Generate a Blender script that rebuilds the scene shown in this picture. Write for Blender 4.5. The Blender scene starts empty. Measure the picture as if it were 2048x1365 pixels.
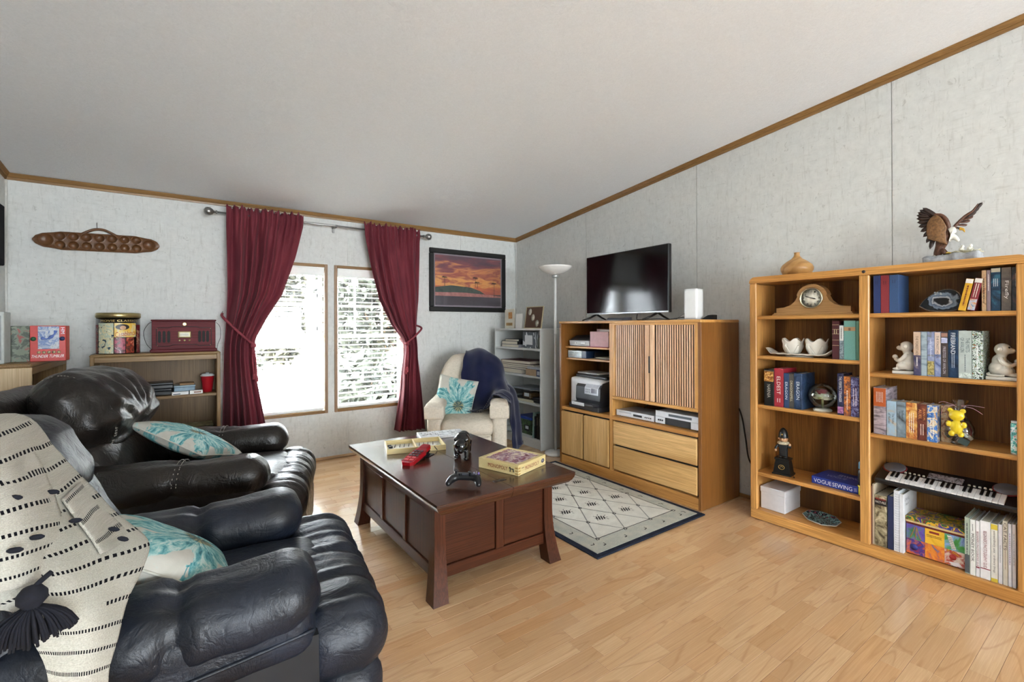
import bpy, math, random
from mathutils import Vector, Matrix, noise
random.seed(7)
S = bpy.context.scene
COL = S.collection
PI = math.pi

# ------------------------------------------------------------------ camera
YAW, PITCH, ROLL, FPX = 0.6188578, 0.0017429, 0.0035775, 935.985
def cam_axes():
    f = Vector((math.sin(YAW)*math.cos(PITCH), math.cos(YAW)*math.cos(PITCH), math.sin(PITCH)))
    r = Vector((math.cos(YAW), -math.sin(YAW), 0)); d = f.cross(r)
    return r*math.cos(ROLL)+d*math.sin(ROLL), -r*math.sin(ROLL)+d*math.cos(ROLL), f
RT, DN, FW = cam_axes()
cd = bpy.data.cameras.new('camera'); cam = bpy.data.objects.new('camera', cd); COL.objects.link(cam)
cd.sensor_fit = 'HORIZONTAL'; cd.sensor_width = 36; cd.lens = FPX/2048*36
cd.shift_y = -(682.5-650.425)/2048
cd.clip_start = 0.02
M = Matrix((RT, -DN, -FW)).transposed().to_4x4(); M.translation = (0, 0, 1.2)
cam.matrix_world = M
S.camera = cam

# ------------------------------------------------------------------ world, lights, exposure
W = bpy.data.worlds.new('overcast_sky'); S.world = W; W.use_nodes = True
nt = W.node_tree; nt.nodes.clear()
wo = nt.nodes.new('ShaderNodeOutputWorld'); bg = nt.nodes.new('ShaderNodeBackground')
bg.inputs['Color'].default_value = (0.86, 0.94, 1.0, 1); bg.inputs['Strength'].default_value = 14.0
nt.links.new(bg.outputs[0], wo.inputs[0])
def area(name, loc, target, sx, sy, power, col=(1, 1, 1)):
    l = bpy.data.lights.new(name, 'AREA'); l.shape = 'RECTANGLE'; l.size = sx; l.size_y = sy
    l.energy = power; l.color = col
    o = bpy.data.objects.new(name, l); COL.objects.link(o); o.location = loc
    o.rotation_euler = (Vector(target)-Vector(loc)).to_track_quat('-Z', 'Y').to_euler()
    return o
area('rear_fill', (1.2, -6.35, 1.3), (1.2, 3.0, 1.4), 3.7, 1.5, 150, (0.86, 0.94, 1.0))  # added soft fill before the solid rear wall, no window there
area('side_fill', (-0.905, -1.9, 1.45), (3.2, -1.0, 1.5), 2.2, 1.2, 20, (0.86, 0.94, 1.0))  # second added fill, from an invented source on the solid left wall
sl = bpy.data.lights.new('sun', 'SUN'); sl.energy = 34; sl.angle = .03; sl.color = (1, .97, .92)
so = bpy.data.objects.new('sun', sl); COL.objects.link(so); so.rotation_euler = Vector((.35, .75, -1)).to_track_quat('-Z', 'Y').to_euler()
S.view_settings.view_transform = 'Standard'; S.view_settings.look = 'None'
S.view_settings.gamma = 1; S.view_settings.use_curve_mapping = False
S.view_settings.exposure = 1.74
S.cycles.use_denoising = True
S.cycles.max_bounces = 7; S.cycles.diffuse_bounces = 4; S.cycles.glossy_bounces = 3; S.cycles.transmission_bounces = 4
S.cycles.use_adaptive_sampling = True; S.cycles.adaptive_threshold = .15; S.cycles.adaptive_min_samples = 16; S.cycles.transparent_max_bounces = 6

# ------------------------------------------------------------------ helpers
def L(h):
    h = h.lstrip('#'); out = []
    for i in (0, 2, 4):
        c = int(h[i:i+2], 16)/255
        out.append(c/12.92 if c <= .04045 else ((c+.055)/1.055)**2.4)
    return (*out, 1)
_m = {}
class NT:
    def __init__(s, name):
        s.mat = bpy.data.materials.new(name); s.mat.use_nodes = True; s.t = s.mat.node_tree
        s.b = s.t.nodes['Principled BSDF']
    def n(s, typ, **k):
        x = s.t.nodes.new('ShaderNode'+typ)
        for a, v in k.items(): setattr(x, a, v)
        return x
    def l(s, a, b): s.t.links.new(a, b)
    def coord(s, kind='Object', scale=(1, 1, 1), rot=(0, 0, 0), rnd=False):
        tc = s.n('TexCoord'); mp = s.n('Mapping'); mp.inputs['Scale'].default_value = scale
        mp.inputs['Rotation'].default_value = rot
        src = tc.outputs[kind]
        if rnd:
            oi = s.n('ObjectInfo'); ad = s.n('VectorMath', operation='MULTIPLY_ADD')
            cx = s.n('CombineXYZ'); ge = s.n('NewGeometry'); sm = s.n('Math', operation='ADD')
            s.l(oi.outputs['Random'], sm.inputs[0]); s.l(ge.outputs['Random Per Island'], sm.inputs[1])
            for i in range(3): s.l(sm.outputs[0], cx.inputs[i])
            ad.inputs[1].default_value = (37, 53, 71); s.l(cx.outputs[0], ad.inputs[0]); s.l(src, ad.inputs[2])
            src = ad.outputs[0]; s.rnd = sm.outputs[0]
        s.l(src, mp.inputs['Vector']); return mp.outputs[0]
    def noise(s, v, scale, detail=3, rough=.5, dist=0):
        x = s.n('TexNoise'); x.inputs['Scale'].default_value = scale; x.inputs['Detail'].default_value = detail
        x.inputs['Roughness'].default_value = rough; x.inputs['Distortion'].default_value = dist
        s.l(v, x.inputs['Vector']); return x.outputs['Fac']
    def ramp(s, fac, stops, interp='LINEAR'):
        r = s.n('ValToRGB'); e = r.color_ramp.elements; r.color_ramp.interpolation = interp
        while len(e) < len(stops): e.new(.5)
        for i, (p, c) in enumerate(stops):
            e[i].position = p; e[i].color = c if not isinstance(c, str) else L(c)
        s.l(fac, r.inputs[0]); return r.outputs['Color']
    def mix(s, fac, a, b, mode='MIX'):
        x = s.n('MixRGB', blend_type=mode)
        for sock, v in ((x.inputs[0], fac), (x.inputs[1], a), (x.inputs[2], b)):
            if isinstance(v, str): sock.default_value = L(v)
            elif isinstance(v, (int, float)): sock.default_value = v
            elif isinstance(v, tuple): sock.default_value = v
            else: s.l(v, sock)
        return x.outputs[0]
    def math(s, op, a, b=0):
        x = s.n('Math', operation=op)
        for sock, v in ((x.inputs[0], a), (x.inputs[1], b)):
            if isinstance(v, (int, float)): sock.default_value = v
            else: s.l(v, sock)
        return x.outputs[0]
    def bump(s, h, dist=.002, strength=1.0, prev=None):
        x = s.n('Bump'); x.inputs['Distance'].default_value = dist; x.inputs['Strength'].default_value = strength
        s.l(h, x.inputs['Height'])
        if prev is not None: s.l(prev, x.inputs['Normal'])
        s.l(x.outputs[0], s.b.inputs['Normal']); return x.outputs[0]
    def col(s, c): s.l(c, s.b.inputs['Base Color'])
    def set(s, **k):
        for a, v in k.items():
            i = s.b.inputs[a.replace('_', ' ')]
            if hasattr(v, 'is_linked') or not isinstance(v, (int, float, tuple)): s.l(v, i)
            else: i.default_value = v
        return s
def cm(hexc, rough=.5, metal=0., var=.10, spec=.5, bump=0., scale=40, coat=0., name=None):
    """plain painted / printed / plastic surface with a slight procedural unevenness"""
    key = ('c', hexc, rough, metal, var, spec, bump, scale, coat)
    if key in _m: return _m[key]
    t = NT(name or 'surface_'+hexc.lstrip('#')); v = t.coord()
    f = t.noise(v, scale, 3)
    c = L(hexc); d = tuple(max(0, x*(1-var)) for x in c[:3])+(1,); u = tuple(min(1, x*(1+var*.6)) for x in c[:3])+(1,)
    t.col(t.ramp(f, [(.3, d), (.7, u)])); t.set(Roughness=rough, Metallic=metal, Specular_IOR_Level=spec, Coat_Weight=coat)
    if bump: t.bump(f, bump)
    _m[key] = t.mat; return t.mat
def wood(name, dark, mid, light, axis='z', scale=1.0, rough=.38, figure=.5, coat=.15, rnd=False, ring=7, spec=.35):
    """grain runs along the given local axis; cathedral figure from warped bands"""
    key = ('w', name)
    if key in _m: return _m[key]
    t = NT(name); k = {'x': (.10, 1, 1), 'y': (1, .10, 1), 'z': (1, 1, .10)}[axis]
    v = t.coord(scale=tuple(q*scale for q in k), rnd=rnd)
    big = t.noise(v, 3.2, 2, .5, .4)
    bands = t.n('TexWave', wave_type='BANDS', bands_direction='DIAGONAL'); bands.inputs['Scale'].default_value = 1.2
    bands.inputs['Distortion'].default_value = ring; bands.inputs['Detail'].default_value = 2.5; bands.inputs['Detail Scale'].default_value = 1.1
    t.l(v, bands.inputs['Vector'])
    kk = {'x': (1.2, 90, 90), 'y': (90, 1.2, 90), 'z': (90, 90, 1.2)}[axis]
    fine = t.noise(t.coord(scale=tuple(q*scale for q in kk), rnd=rnd), 2.2, 4, .65)
    c = t.ramp(big, [(.25, mid), (.75, light)])
    c = t.mix(t.math('MULTIPLY', t.ramp(bands.outputs['Fac'], [(.0, (1, 1, 1, 1)), (.38, (0, 0, 0, 1))]), figure), c, dark)
    c = t.mix(t.math('MULTIPLY', t.ramp(fine, [(.42, (1, 1, 1, 1)), (.60, (0, 0, 0, 1))]), .55), c, dark)
    t.col(c); t.set(Roughness=rough, Coat_Weight=coat, Coat_Roughness=.2, Specular_IOR_Level=spec)
    t.bump(fine, .0004, .5)
    _m[key] = t.mat; return t.mat
def pic(name, cols, scale=30, dist=1.0, rough=.35, stretch=(1, 1, 1)):
    """blotchy printed picture"""
    if ('p', name) in _m: return _m[('p', name)]
    t = NT(name); v = t.coord(scale=stretch); f = t.noise(v, scale, 4, .6, dist)
    n = len(cols); t.col(t.ramp(f, [(.28+.44*i/(n-1), c) for i, c in enumerate(cols)], 'CONSTANT' if n > 4 else 'LINEAR'))
    t.set(Roughness=rough); _m[('p', name)] = t.mat; return t.mat
def glass(name='clear_glass', tint='#ffffff', rough=.0, alpha=None):
    if ('g', name) in _m: return _m[('g', name)]
    t = NT(name); f = t.noise(t.coord(), 3, 1)
    t.col(t.mix(f, tint, tint)); t.set(Roughness=rough, Transmission_Weight=1.0, IOR=1.45)
    _m[('g', name)] = t.mat; return t.mat
def pane_mat(name='window_glass', k=.08, tint=(1, 1, 1, 1)):
    if ('pm', name) in _m: return _m[('pm', name)]
    t = NT(name); tr = t.n('BsdfTransparent'); tr.inputs[0].default_value = tint
    gl = t.n('BsdfGlossy'); gl.inputs['Roughness'].default_value = .03
    mx = t.n('MixShader'); fr = t.n('Fresnel'); fr.inputs[0].default_value = 1.45
    f2 = t.math('ADD', t.math('MULTIPLY', fr.outputs[0], .8), k*.2)
    t.l(f2, mx.inputs[0]); t.l(tr.outputs[0], mx.inputs[1]); t.l(gl.outputs[0], mx.inputs[2])
    t.l(mx.outputs[0], t.t.nodes['Material Output'].inputs[0]); _m[('pm', name)] = t.mat; return t.mat

class MB:
    def __init__(s): s.v = []; s.f = []; s.m = []; s.s = []
    def add(s, vs, fs, mi=0, smooth=False):
        o = len(s.v); s.v += [tuple(x) for x in vs]
        for f in fs: s.f.append(tuple(i+o for i in f)); s.m.append(mi); s.s.append(smooth)
        return s
    def box(s, x0, x1, y0, y1, z0, z1, mi=0, b=0.):
        x0, x1 = min(x0, x1), max(x0, x1); y0, y1 = min(y0, y1), max(y0, y1); z0, z1 = min(z0, z1), max(z0, z1)
        if b <= 0:
            vs = [(x, y, z) for x in (x0, x1) for y in (y0, y1) for z in (z0, z1)]
            return s.add(vs, [(0, 1, 3, 2), (4, 6, 7, 5), (0, 4, 5, 1), (2, 3, 7, 6), (0, 2, 6, 4), (1, 5, 7, 3)], mi)
        b = min(b, .49*(x1-x0), .49*(y1-y0), .49*(z1-z0)); vs = []; ix = {}
        lo = (x0, y0, z0); hi = (x1, y1, z1)
        for a in (0, 1):
            for c in (0, 1):
                for d in (0, 1):
                    k = (a, c, d)
                    for ax in range(3):
                        p = [0, 0, 0]
                        for q in range(3):
                            e = hi[q] if k[q] else lo[q]
                            p[q] = e if q == ax else (e-b if k[q] else e+b)
                        ix[(k, ax)] = len(vs); vs.append(p)
        fs = []
        for ax in range(3):
            o1, o2 = [q for q in range(3) if q != ax]
            for sd in (0, 1):
                ring = []
                for (p, q) in ((0, 0), (1, 0), (1, 1), (0, 1)):
                    k = [0, 0, 0]; k[ax] = sd; k[o1] = p; k[o2] = q; ring.append(ix[(tuple(k), ax)])
                flip = (sd == 0) ^ (ax == 1)
                fs.append(tuple(ring[::-1] if flip else ring))
        for ax in range(3):
            o1, o2 = [q for q in range(3) if q != ax]
            for p in (0, 1):
                for q in (0, 1):
                    k0 = [0, 0, 0]; k0[o1] = p; k0[o2] = q; k1 = list(k0); k1[ax] = 1
                    k0 = tuple(k0); k1 = tuple(k1)
                    fs.append((ix[(k0, o1)], ix[(k1, o1)], ix[(k1, o2)], ix[(k0, o2)]))
        for a in (0, 1):
            for c in (0, 1):
                for d in (0, 1): fs.append(tuple(ix[((a, c, d), ax)] for ax in range(3)))
        cx = Vector(((x0+x1)/2, (y0+y1)/2, (z0+z1)/2)); out = []
        for f in fs:
            P = [Vector(vs[i]) for i in f]; n = (P[1]-P[0]).cross(P[2]-P[0]); c = sum(P, Vector())/len(P)
            out.append(f if n.dot(c-cx) >= 0 else f[::-1])
        return s.add(vs, out, mi)
    def grid(s, fn, nu, nv, mi=0, smooth=True, closeu=False, closev=False):
        vs = [fn(i/(nu if closeu else nu), j/nv) for i in range(nu if closeu else nu+1) for j in range(nv if closev else nv+1)]
        R = nv if closev else nv+1; U = nu if closeu else nu+1; fs = []
        for i in range(nu):
            for j in range(nv):
                a = i*R+j; b = ((i+1) % U)*R+j; c = ((i+1) % U)*R+(j+1) % R; d = i*R+(j+1) % R
                fs.append((a, b, c, d))
        return s.add(vs, fs, mi, smooth)
    def lathe(s, prof, n=24, c=(0, 0, 0), mi=0, smooth=True, axis='z', cap=True):
        vs = []; fs = []; m = len(prof)
        def P(r, h, a):
            x, y = r*math.cos(a), r*math.sin(a)
            return {'z': (c[0]+x, c[1]+y, c[2]+h), 'x': (c[0]+h, c[1]+x, c[2]+y), 'y': (c[0]+y, c[1]+h, c[2]+x)}[axis]
        for i in range(n):
            for r, h in prof: vs.append(P(r, h, 2*PI*i/n))
        for i in range(n):
            k = (i+1) % n
            for j in range(m-1):
                fs.append((i*m+j, k*m+j, k*m+j+1, i*m+j+1))
        if cap:
            if prof[0][0] > 1e-5: fs.append(tuple(i*m for i in range(n))[::-1])
            if prof[-1][0] > 1e-5: fs.append(tuple(i*m+m-1 for i in range(n)))
        return s.add(vs, fs, mi, smooth)
    def cyl(s, c, r, h, n=20, axis='z', mi=0, r2=None, smooth=True):
        r2 = r if r2 is None else r2
        return s.lathe([(r, 0), (r2, h)], n, c, mi, smooth, axis)
    def ball(s, c, r, n=14, mi=0, sc=(1, 1, 1), rot=None):
        vs = []; fs = []; m = n//2+1
        for i in range(n):
            for j in range(m):
                a = 2*PI*i/n; t = PI*j/(m-1)
                p = Vector((r*sc[0]*math.sin(t)*math.cos(a), r*sc[1]*math.sin(t)*math.sin(a), r*sc[2]*math.cos(t)))
                if rot is not None: p = rot @ p
                vs.append((c[0]+p.x, c[1]+p.y, c[2]+p.z))
        for i in range(n):
            for j in range(m-1):
                k = (i+1) % n; fs.append((i*m+j, i*m+j+1, k*m+j+1, k*m+j))
        return s.add(vs, fs, mi, True)
    def tube(s, pts, r, n=8, mi=0, smooth=True, closed=False, flat=1.0):
        pts = [Vector(p) for p in pts]; m = len(pts); vs = []; fs = []
        rr = r if isinstance(r, (list, tuple)) else [r]*m
        up = None
        for i, p in enumerate(pts):
            t = (pts[(i+1) % m]-pts[i-1]) if closed else (pts[min(i+1, m-1)]-pts[max(i-1, 0)])
            t.normalize()
            if up is None: up = Vector((0, 0, 1)) if abs(t.z) < .9 else Vector((1, 0, 0))
            a = t.cross(up)
            if a.length < 1e-6: a = t.cross(Vector((0, 1, 0)))
            a.normalize(); b = a.cross(t).normalized(); up = b
            for k in range(n):
                q = 2*PI*k/n; vs.append(p+a*rr[i]*math.cos(q)+b*rr[i]*flat*math.sin(q))
        for i in range(m if closed else m-1):
            for k in range(n):
                j = (i+1) % m; fs.append((i*n+k, i*n+(k+1) % n, j*n+(k+1) % n, j*n+k))
        if not closed: fs.append(tuple(range(n))[::-1]); fs.append(tuple((m-1)*n+k for k in range(n)))
        return s.add(vs, fs, mi, smooth)
    def prism(s, poly, a0, a1, axis='y', mi=0, smooth=False):
        """poly of 2D points extruded along axis ('y': (x,z); 'x': (y,z); 'z': (x,y))"""
        def P(p, a): return {'y': (p[0], a, p[1]), 'x': (a, p[0], p[1]), 'z': (p[0], p[1], a)}[axis]
        n = len(poly); vs = [P(p, a0) for p in poly]+[P(p, a1) for p in poly]
        ar = sum(poly[i][0]*poly[(i+1) % n][1]-poly[(i+1) % n][0]*poly[i][1] for i in range(n))
        fl = (ar > 0) ^ (a1 < a0) ^ (axis == 'y')
        f1 = tuple(range(n)); f2 = tuple(range(n, 2*n)); o = len(s.v)
        s.add(vs, [f1[::-1] if fl else f1, f2 if fl else f2[::-1]], mi, False)
        for i in range(n):
            j = (i+1) % n; q = (i, j, n+j, n+i); q = q if fl else q[::-1]
            s.f.append(tuple(k+o for k in q)); s.m.append(mi); s.s.append(smooth)
        return s
    def rbox(s, c, h, r, n=(12, 12, 12), fn=None, mi=0):
        """rounded box grid, half sizes h, corner radius r, optional deform fn(Vector)->Vector in local coords"""
        ix = {}; vs = []; fs = []
        def vid(i, j, k):
            key = (i, j, k)
            if key in ix: return ix[key]
            p = Vector(((2*i/n[0]-1)*h[0], (2*j/n[1]-1)*h[1], (2*k/n[2]-1)*h[2]))
            q = Vector([max(-(h[a]-min(r, h[a])), min(h[a]-min(r, h[a]), p[a])) for a in range(3)])
            d = p-q
            if d.length > 1e-9: p = q+d.normalized()*min(r, max(h))
            for a in range(3): p[a] = max(-h[a], min(h[a], p[a]))
            if fn: p = fn(p)
            ix[key] = len(vs); vs.append((p[0]+c[0], p[1]+c[1], p[2]+c[2])); return ix[key]
        for k in (0, n[2]):
            for i in range(n[0]):
                for j in range(n[1]):
                    q = (vid(i, j, k), vid(i+1, j, k), vid(i+1, j+1, k), vid(i, j+1, k)); fs.append(q if k else q[::-1])
        for j in (0, n[1]):
            for i in range(n[0]):
                for k in range(n[2]):
                    q = (vid(i, j, k), vid(i+1, j, k), vid(i+1, j, k+1), vid(i, j, k+1)); fs.append(q[::-1] if j else q)
        for i in (0, n[0]):
            for j in range(n[1]):
                for k in range(n[2]):
                    q = (vid(i, j, k), vid(i, j+1, k), vid(i, j+1, k+1), vid(i, j, k+1)); fs.append(q if i else q[::-1])
        return s.add(vs, fs, mi, True)
    def xf(s, mat, start=0):
        for i in range(start, len(s.v)): s.v[i] = tuple(mat @ Vector(s.v[i]))
        return s
    def mesh(s, name, mats):
        me = bpy.data.meshes.new(name); me.from_pydata(s.v, [], s.f)
        for m in (mats if isinstance(mats, (list, tuple)) else [mats]): me.materials.append(m)
        me.polygons.foreach_set('material_index', s.m); me.polygons.foreach_set('use_smooth', s.s)
        me.update(); return me
    def build(s, name, mats, parent=None, loc=None, rot=None, **k):
        return link(name, s.mesh(name, mats), parent, loc, rot, **k)
def link(name, me, parent=None, loc=None, rot=None, **k):
    o = bpy.data.objects.new(name, me); COL.objects.link(o)
    if parent is not None: o.parent = parent
    if loc is not None: o.location = loc
    if rot is not None: o.rotation_euler = rot if isinstance(rot, (tuple, list)) else (0, 0, rot)
    tag(o, **k); return o
def tag(o, label=None, cat=None, group=None, kind=None):
    if label: o['label'] = label
    if cat: o['category'] = cat
    if group: o['group'] = group
    if kind: o['kind'] = kind
    return o
def thing(name, label, cat, loc=(0, 0, 0), rotz=0, group=None):
    o = bpy.data.objects.new(name, None); COL.objects.link(o); o.empty_display_size = .05
    o.location = loc; o.rotation_euler = rotz if isinstance(rotz, (tuple, list)) else (0, 0, rotz)
    return tag(o, label, cat, group)
def dup(root, loc, rotz=None, label=None, group=None):
    def cp(o, par):
        c = o.copy(); COL.objects.link(c); c.parent = par
        for ch in list(o.children): cp(ch, c)
        return c
    r = cp(root, None); r.location = loc
    if rotz is not None: r.rotation_euler = (0, 0, rotz)
    if label: r['label'] = label
    if group: r['group'] = group
    return r
def text_mesh(s, res=2, bold=0.):
    cu = bpy.data.curves.new('t', 'FONT'); cu.body = s; cu.size = 1; cu.resolution_u = res
    cu.align_x = 'CENTER'; cu.align_y = 'CENTER'
    o = bpy.data.objects.new('t', cu); me = bpy.data.meshes.new_from_object(o)
    bpy.data.objects.remove(o); bpy.data.curves.remove(cu); return me
def lettering(parent, s, c, adv, up, w, h, mat, bold=.0, lift=.0005, name='lettering', shear=0):
    """flat lettering, its box w x h, centred at c, running along adv with up"""
    me = text_mesh(s, 2, bold)
    if not me.vertices: return None
    xs = [v.co.x for v in me.vertices]; ys = [v.co.y for v in me.vertices]
    x0, x1, y0, y1 = min(xs), max(xs), min(ys), max(ys)
    a = Vector(adv).normalized(); u = Vector(up).normalized(); n = a.cross(u)
    for v in me.vertices:
        px = ((v.co.x-x0)/(x1-x0)-.5)*w; py = ((v.co.y-y0)/(y1-y0)-.5)*h
        px += shear*py
        v.co = Vector(c)+a*px+u*py+n*lift
    me.name = name; me.materials.clear(); me.materials.append(mat); me.update()
    return link(name, me, parent)
def cat_rom(pts, n):
    """smooth path through points, n samples per span"""
    P = [Vector(p) for p in pts]; out = []
    for i in range(len(P)-1):
        a = P[max(i-1, 0)]; b = P[i]; c = P[i+1]; d = P[min(i+2, len(P)-1)]
        for k in range(n):
            t = k/n; out.append(.5*((2*b)+(c-a)*t+(2*a-5*b+4*c-d)*t*t+(3*b-a-3*c+d)*t**3))
    out.append(P[-1]); return out
def interp(tab, x):
    if x <= tab[0][0]: return tab[0][1]
    for (a, va), (b, vb) in zip(tab, tab[1:]):
        if x <= b: return va+(vb-va)*(x-a)/(b-a)
    return tab[-1][1]
def smooth(a, b, x):
    t = max(0, min(1, (x-a)/(b-a))); return t*t*(3-2*t)
def ns(p, sc=1, off=0): return noise.noise(Vector((p[0]*sc+off, p[1]*sc+off*1.7, p[2]*sc-off)))
# ------------------------------------------------------------------ the room
XW, YB, XL, YR = 3.21, 4.42, -0.925, -6.5
def ceil_z(y): return 2.215+.1047*(YB-y) if y > -.6 else 2.215+.1047*(YB+.6)+.1047*(y+.6)
def wall_mat():
    t = NT('vinyl_wallboard'); v = t.coord()
    blot = t.noise(v, 26, 4, .65, .3)
    sv = t.noise(t.coord(scale=(70, 70, 9)), 1.0, 3, .6, .6)
    sh = t.noise(t.coord(scale=(11, 11, 80)), 1.0, 3, .6, .6)
    fleck = t.noise(t.coord(scale=(1, 1, .8)), 46, 2, .5, 1.2)
    c = t.ramp(blot, [(.30, '#cccdca'), (.70, '#d8d9d6')])
    c = t.mix(t.math('MULTIPLY', t.ramp(sv, [(.56, (0, 0, 0, 1)), (.76, (1, 1, 1, 1))]), .34), c, '#9a9993')
    c = t.mix(t.math('MULTIPLY', t.ramp(sh, [(.58, (0, 0, 0, 1)), (.78, (1, 1, 1, 1))]), .34), c, '#a1a09a')
    c = t.mix(t.math('MULTIPLY', t.ramp(fleck, [(.66, (0, 0, 0, 1)), (.72, (1, 1, 1, 1))]), .30), c, '#85847e')
    t.col(c); t.set(Roughness=.62, Specular_IOR_Level=.25); t.bump(sv, .0006, .35); return t.mat
WALL = wall_mat()
def ceiling_mat():
    t = NT('stippled_ceiling_paint'); v = t.coord()
    a = t.noise(v, 60, 4, .7, 1.5); b = t.noise(v, 22, 2, .5, .5)
    h = t.math('ADD', a, t.math('MULTIPLY', b, .6))
    t.col(t.ramp(a, [(.3, '#e4e7ea'), (.7, '#edf0f3')])); t.set(Roughness=.8, Specular_IOR_Level=.2)
    t.bump(h, .004, .55); return t.mat
TRIM = wood('brown_trim_wood', '#5c4020', '#8a6537', '#a37b47', 'x', 2.0, .45, .2)
TRIMY = wood('brown_trim_wood_along_wall', '#5c4020', '#8a6537', '#a37b47', 'y', 2.0, .45, .2)
TRIMZ = wood('brown_trim_wood_upright', '#6a5034', '#94755a', '#ab8d70', 'z', 2.0, .45, .2)
def st(o): o['kind'] = 'structure'; return o

# ceiling: two slopes meeting at a ridge behind the camera
mb = MB(); zr = ceil_z(-.6)
mb.prism([(YB+.14, ceil_z(YB)-.0147), (-.6, zr), (YR-.14, ceil_z(YR)-.0147), (YR-.14, ceil_z(YR)+.1), (-.6, zr+.12), (YB+.14, ceil_z(YB)+.1)], XL-.14, XW+.14, 'x')
st(mb.build('ceiling', ceiling_mat()))

WIN = [(.40, 1.098), (1.157, 1.855)]; WZ0, WZ1 = .417, 1.76
def wall_with_holes(mb, x0, x1, z1, y0, y1, holes):
    cuts = sorted([x0, x1]+[q for h in holes for q in h[:2] if x0 < q < x1])
    for a, b in zip(cuts, cuts[1:]):
        m = (a+b)/2; hh = [h for h in holes if h[0] < m < h[1]]
        if hh:
            mb.box(a, b, y0, y1, 0, hh[0][2]); mb.box(a, b, y0, y1, hh[0][3], z1)
        else: mb.box(a, b, y0, y1, 0, z1)
HOLES = [(a, b, WZ0, WZ1) for a, b in WIN]
mb = MB(); wall_with_holes(mb, XL-.14, XW+.14, ceil_z(YB)+.02, YB+.005, YB+.13, HOLES)
wb = st(mb.build('wall_back', WALL))
seams = [XL, .100, 1.276, 2.472, XW]
for a, b in zip(seams, seams[1:]):
    mb = MB(); wall_with_holes(mb, a+.0022, b-.0022, ceil_z(YB), YB, YB+.006, HOLES); mb.build('wall_panel', WALL, wb)
# side walls (gables): panels with a sloped top
def gable(name, x0, x1, seams, xf0, xf1):
    mb = MB(); mb.prism([(YB+.1, 0), (YB+.1, ceil_z(YB)), (-.6, zr+.01), (YR-.1, ceil_z(YR)), (YR-.1, 0)], x0, x1, 'x')
    w = st(mb.build(name, WALL))
    for a, b in zip(seams, seams[1:]):
        mb = MB(); a2, b2 = a-.0022, b+.0022
        mb.prism([(a2, 0), (a2, ceil_z(a2)), (b2, ceil_z(b2)), (b2, 0)], xf0, xf1, 'x'); mb.build('wall_panel', WALL, w)
gable('wall_right', XW+.006, XW+.13, [YB, 3.268, 2.081, .885, -.31, -.6, -1.8, -3.0, -4.2, -5.4, YR], XW, XW+.006)
gable('wall_left', XL-.13, XL-.006, [YB, 3.22, 2.02, .82, -.38, -.6, -1.8, -3.0, -4.2, -5.4, YR], XL-.006, XL)
# far end of the room behind the camera, a solid wall
mb = MB(); wall_with_holes(mb, XL-.1, XW+.1, ceil_z(YR), YR-.13, YR, []); st(mb.build('wall_rear', WALL))

# crown mouldings and floor trims
def crown(name, p0, p1, inward, mat, h=.043, d=.026):
    p0, p1 = Vector(p0), Vector(p1); n = Vector(inward); up = Vector((0, 0, 1)); mb = MB()
    prof = [(0, -h), (d*.35, -h), (d*.42, -h*.72), (d*.42, -h*.62), (d*.6, -h*.6), (d, -h*.12), (d, 0), (0, 0)]
    vs = [p+n*a+up*b for p in (p0, p1) for a, b in prof]; k = len(prof)
    fs = [(i, (i+1) % k, k+(i+1) % k, k+i) for i in range(k)]+[tuple(range(k)), tuple(range(k, 2*k))]
    mb.add(vs, fs); return st(mb.build(name, mat))
crown('trim_1', (XL, YB, ceil_z(YB)), (XW, YB, ceil_z(YB)), (0, -1, 0), TRIM)
crown('trim_2', (XW, YB, ceil_z(YB)), (XW, -.6, zr), (-1, 0, 0), TRIMY)
crown('trim_3', (XL, YB, ceil_z(YB)), (XL, -.6, zr), (1, 0, 0), TRIMY)
def base(name, p0, p1, mat):
    mb = MB(); x0, y0 = p0; x1, y1 = p1; mb.box(x0, x1, y0, y1, 0, .024, b=.005); return st(mb.build(name, mat))
base('baseboard_back', (XL, YB-.016), (XW, YB), wood('pale_floor_trim', '#a9835a', '#c8a67e', '#dcc09a', 'x', 2, .4, .2))
base('baseboard_right', (XW-.016, YR), (XW, YB-.016), TRIMY)
base('baseboard_left', (XL, YR), (XL+.016, YB-.016), TRIMY)
# small corner beads where the walls meet
for i, (x, nm) in enumerate(((XW-.006, 'trim_4'), (XL+.006, 'trim_5'))):
    mb = MB(); mb.box(x-.006, x+.006, YB-.012, YB, .024, ceil_z(YB)-.043, b=.003); st(mb.build(nm, cm('#c9c8c3', .5)))

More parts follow.
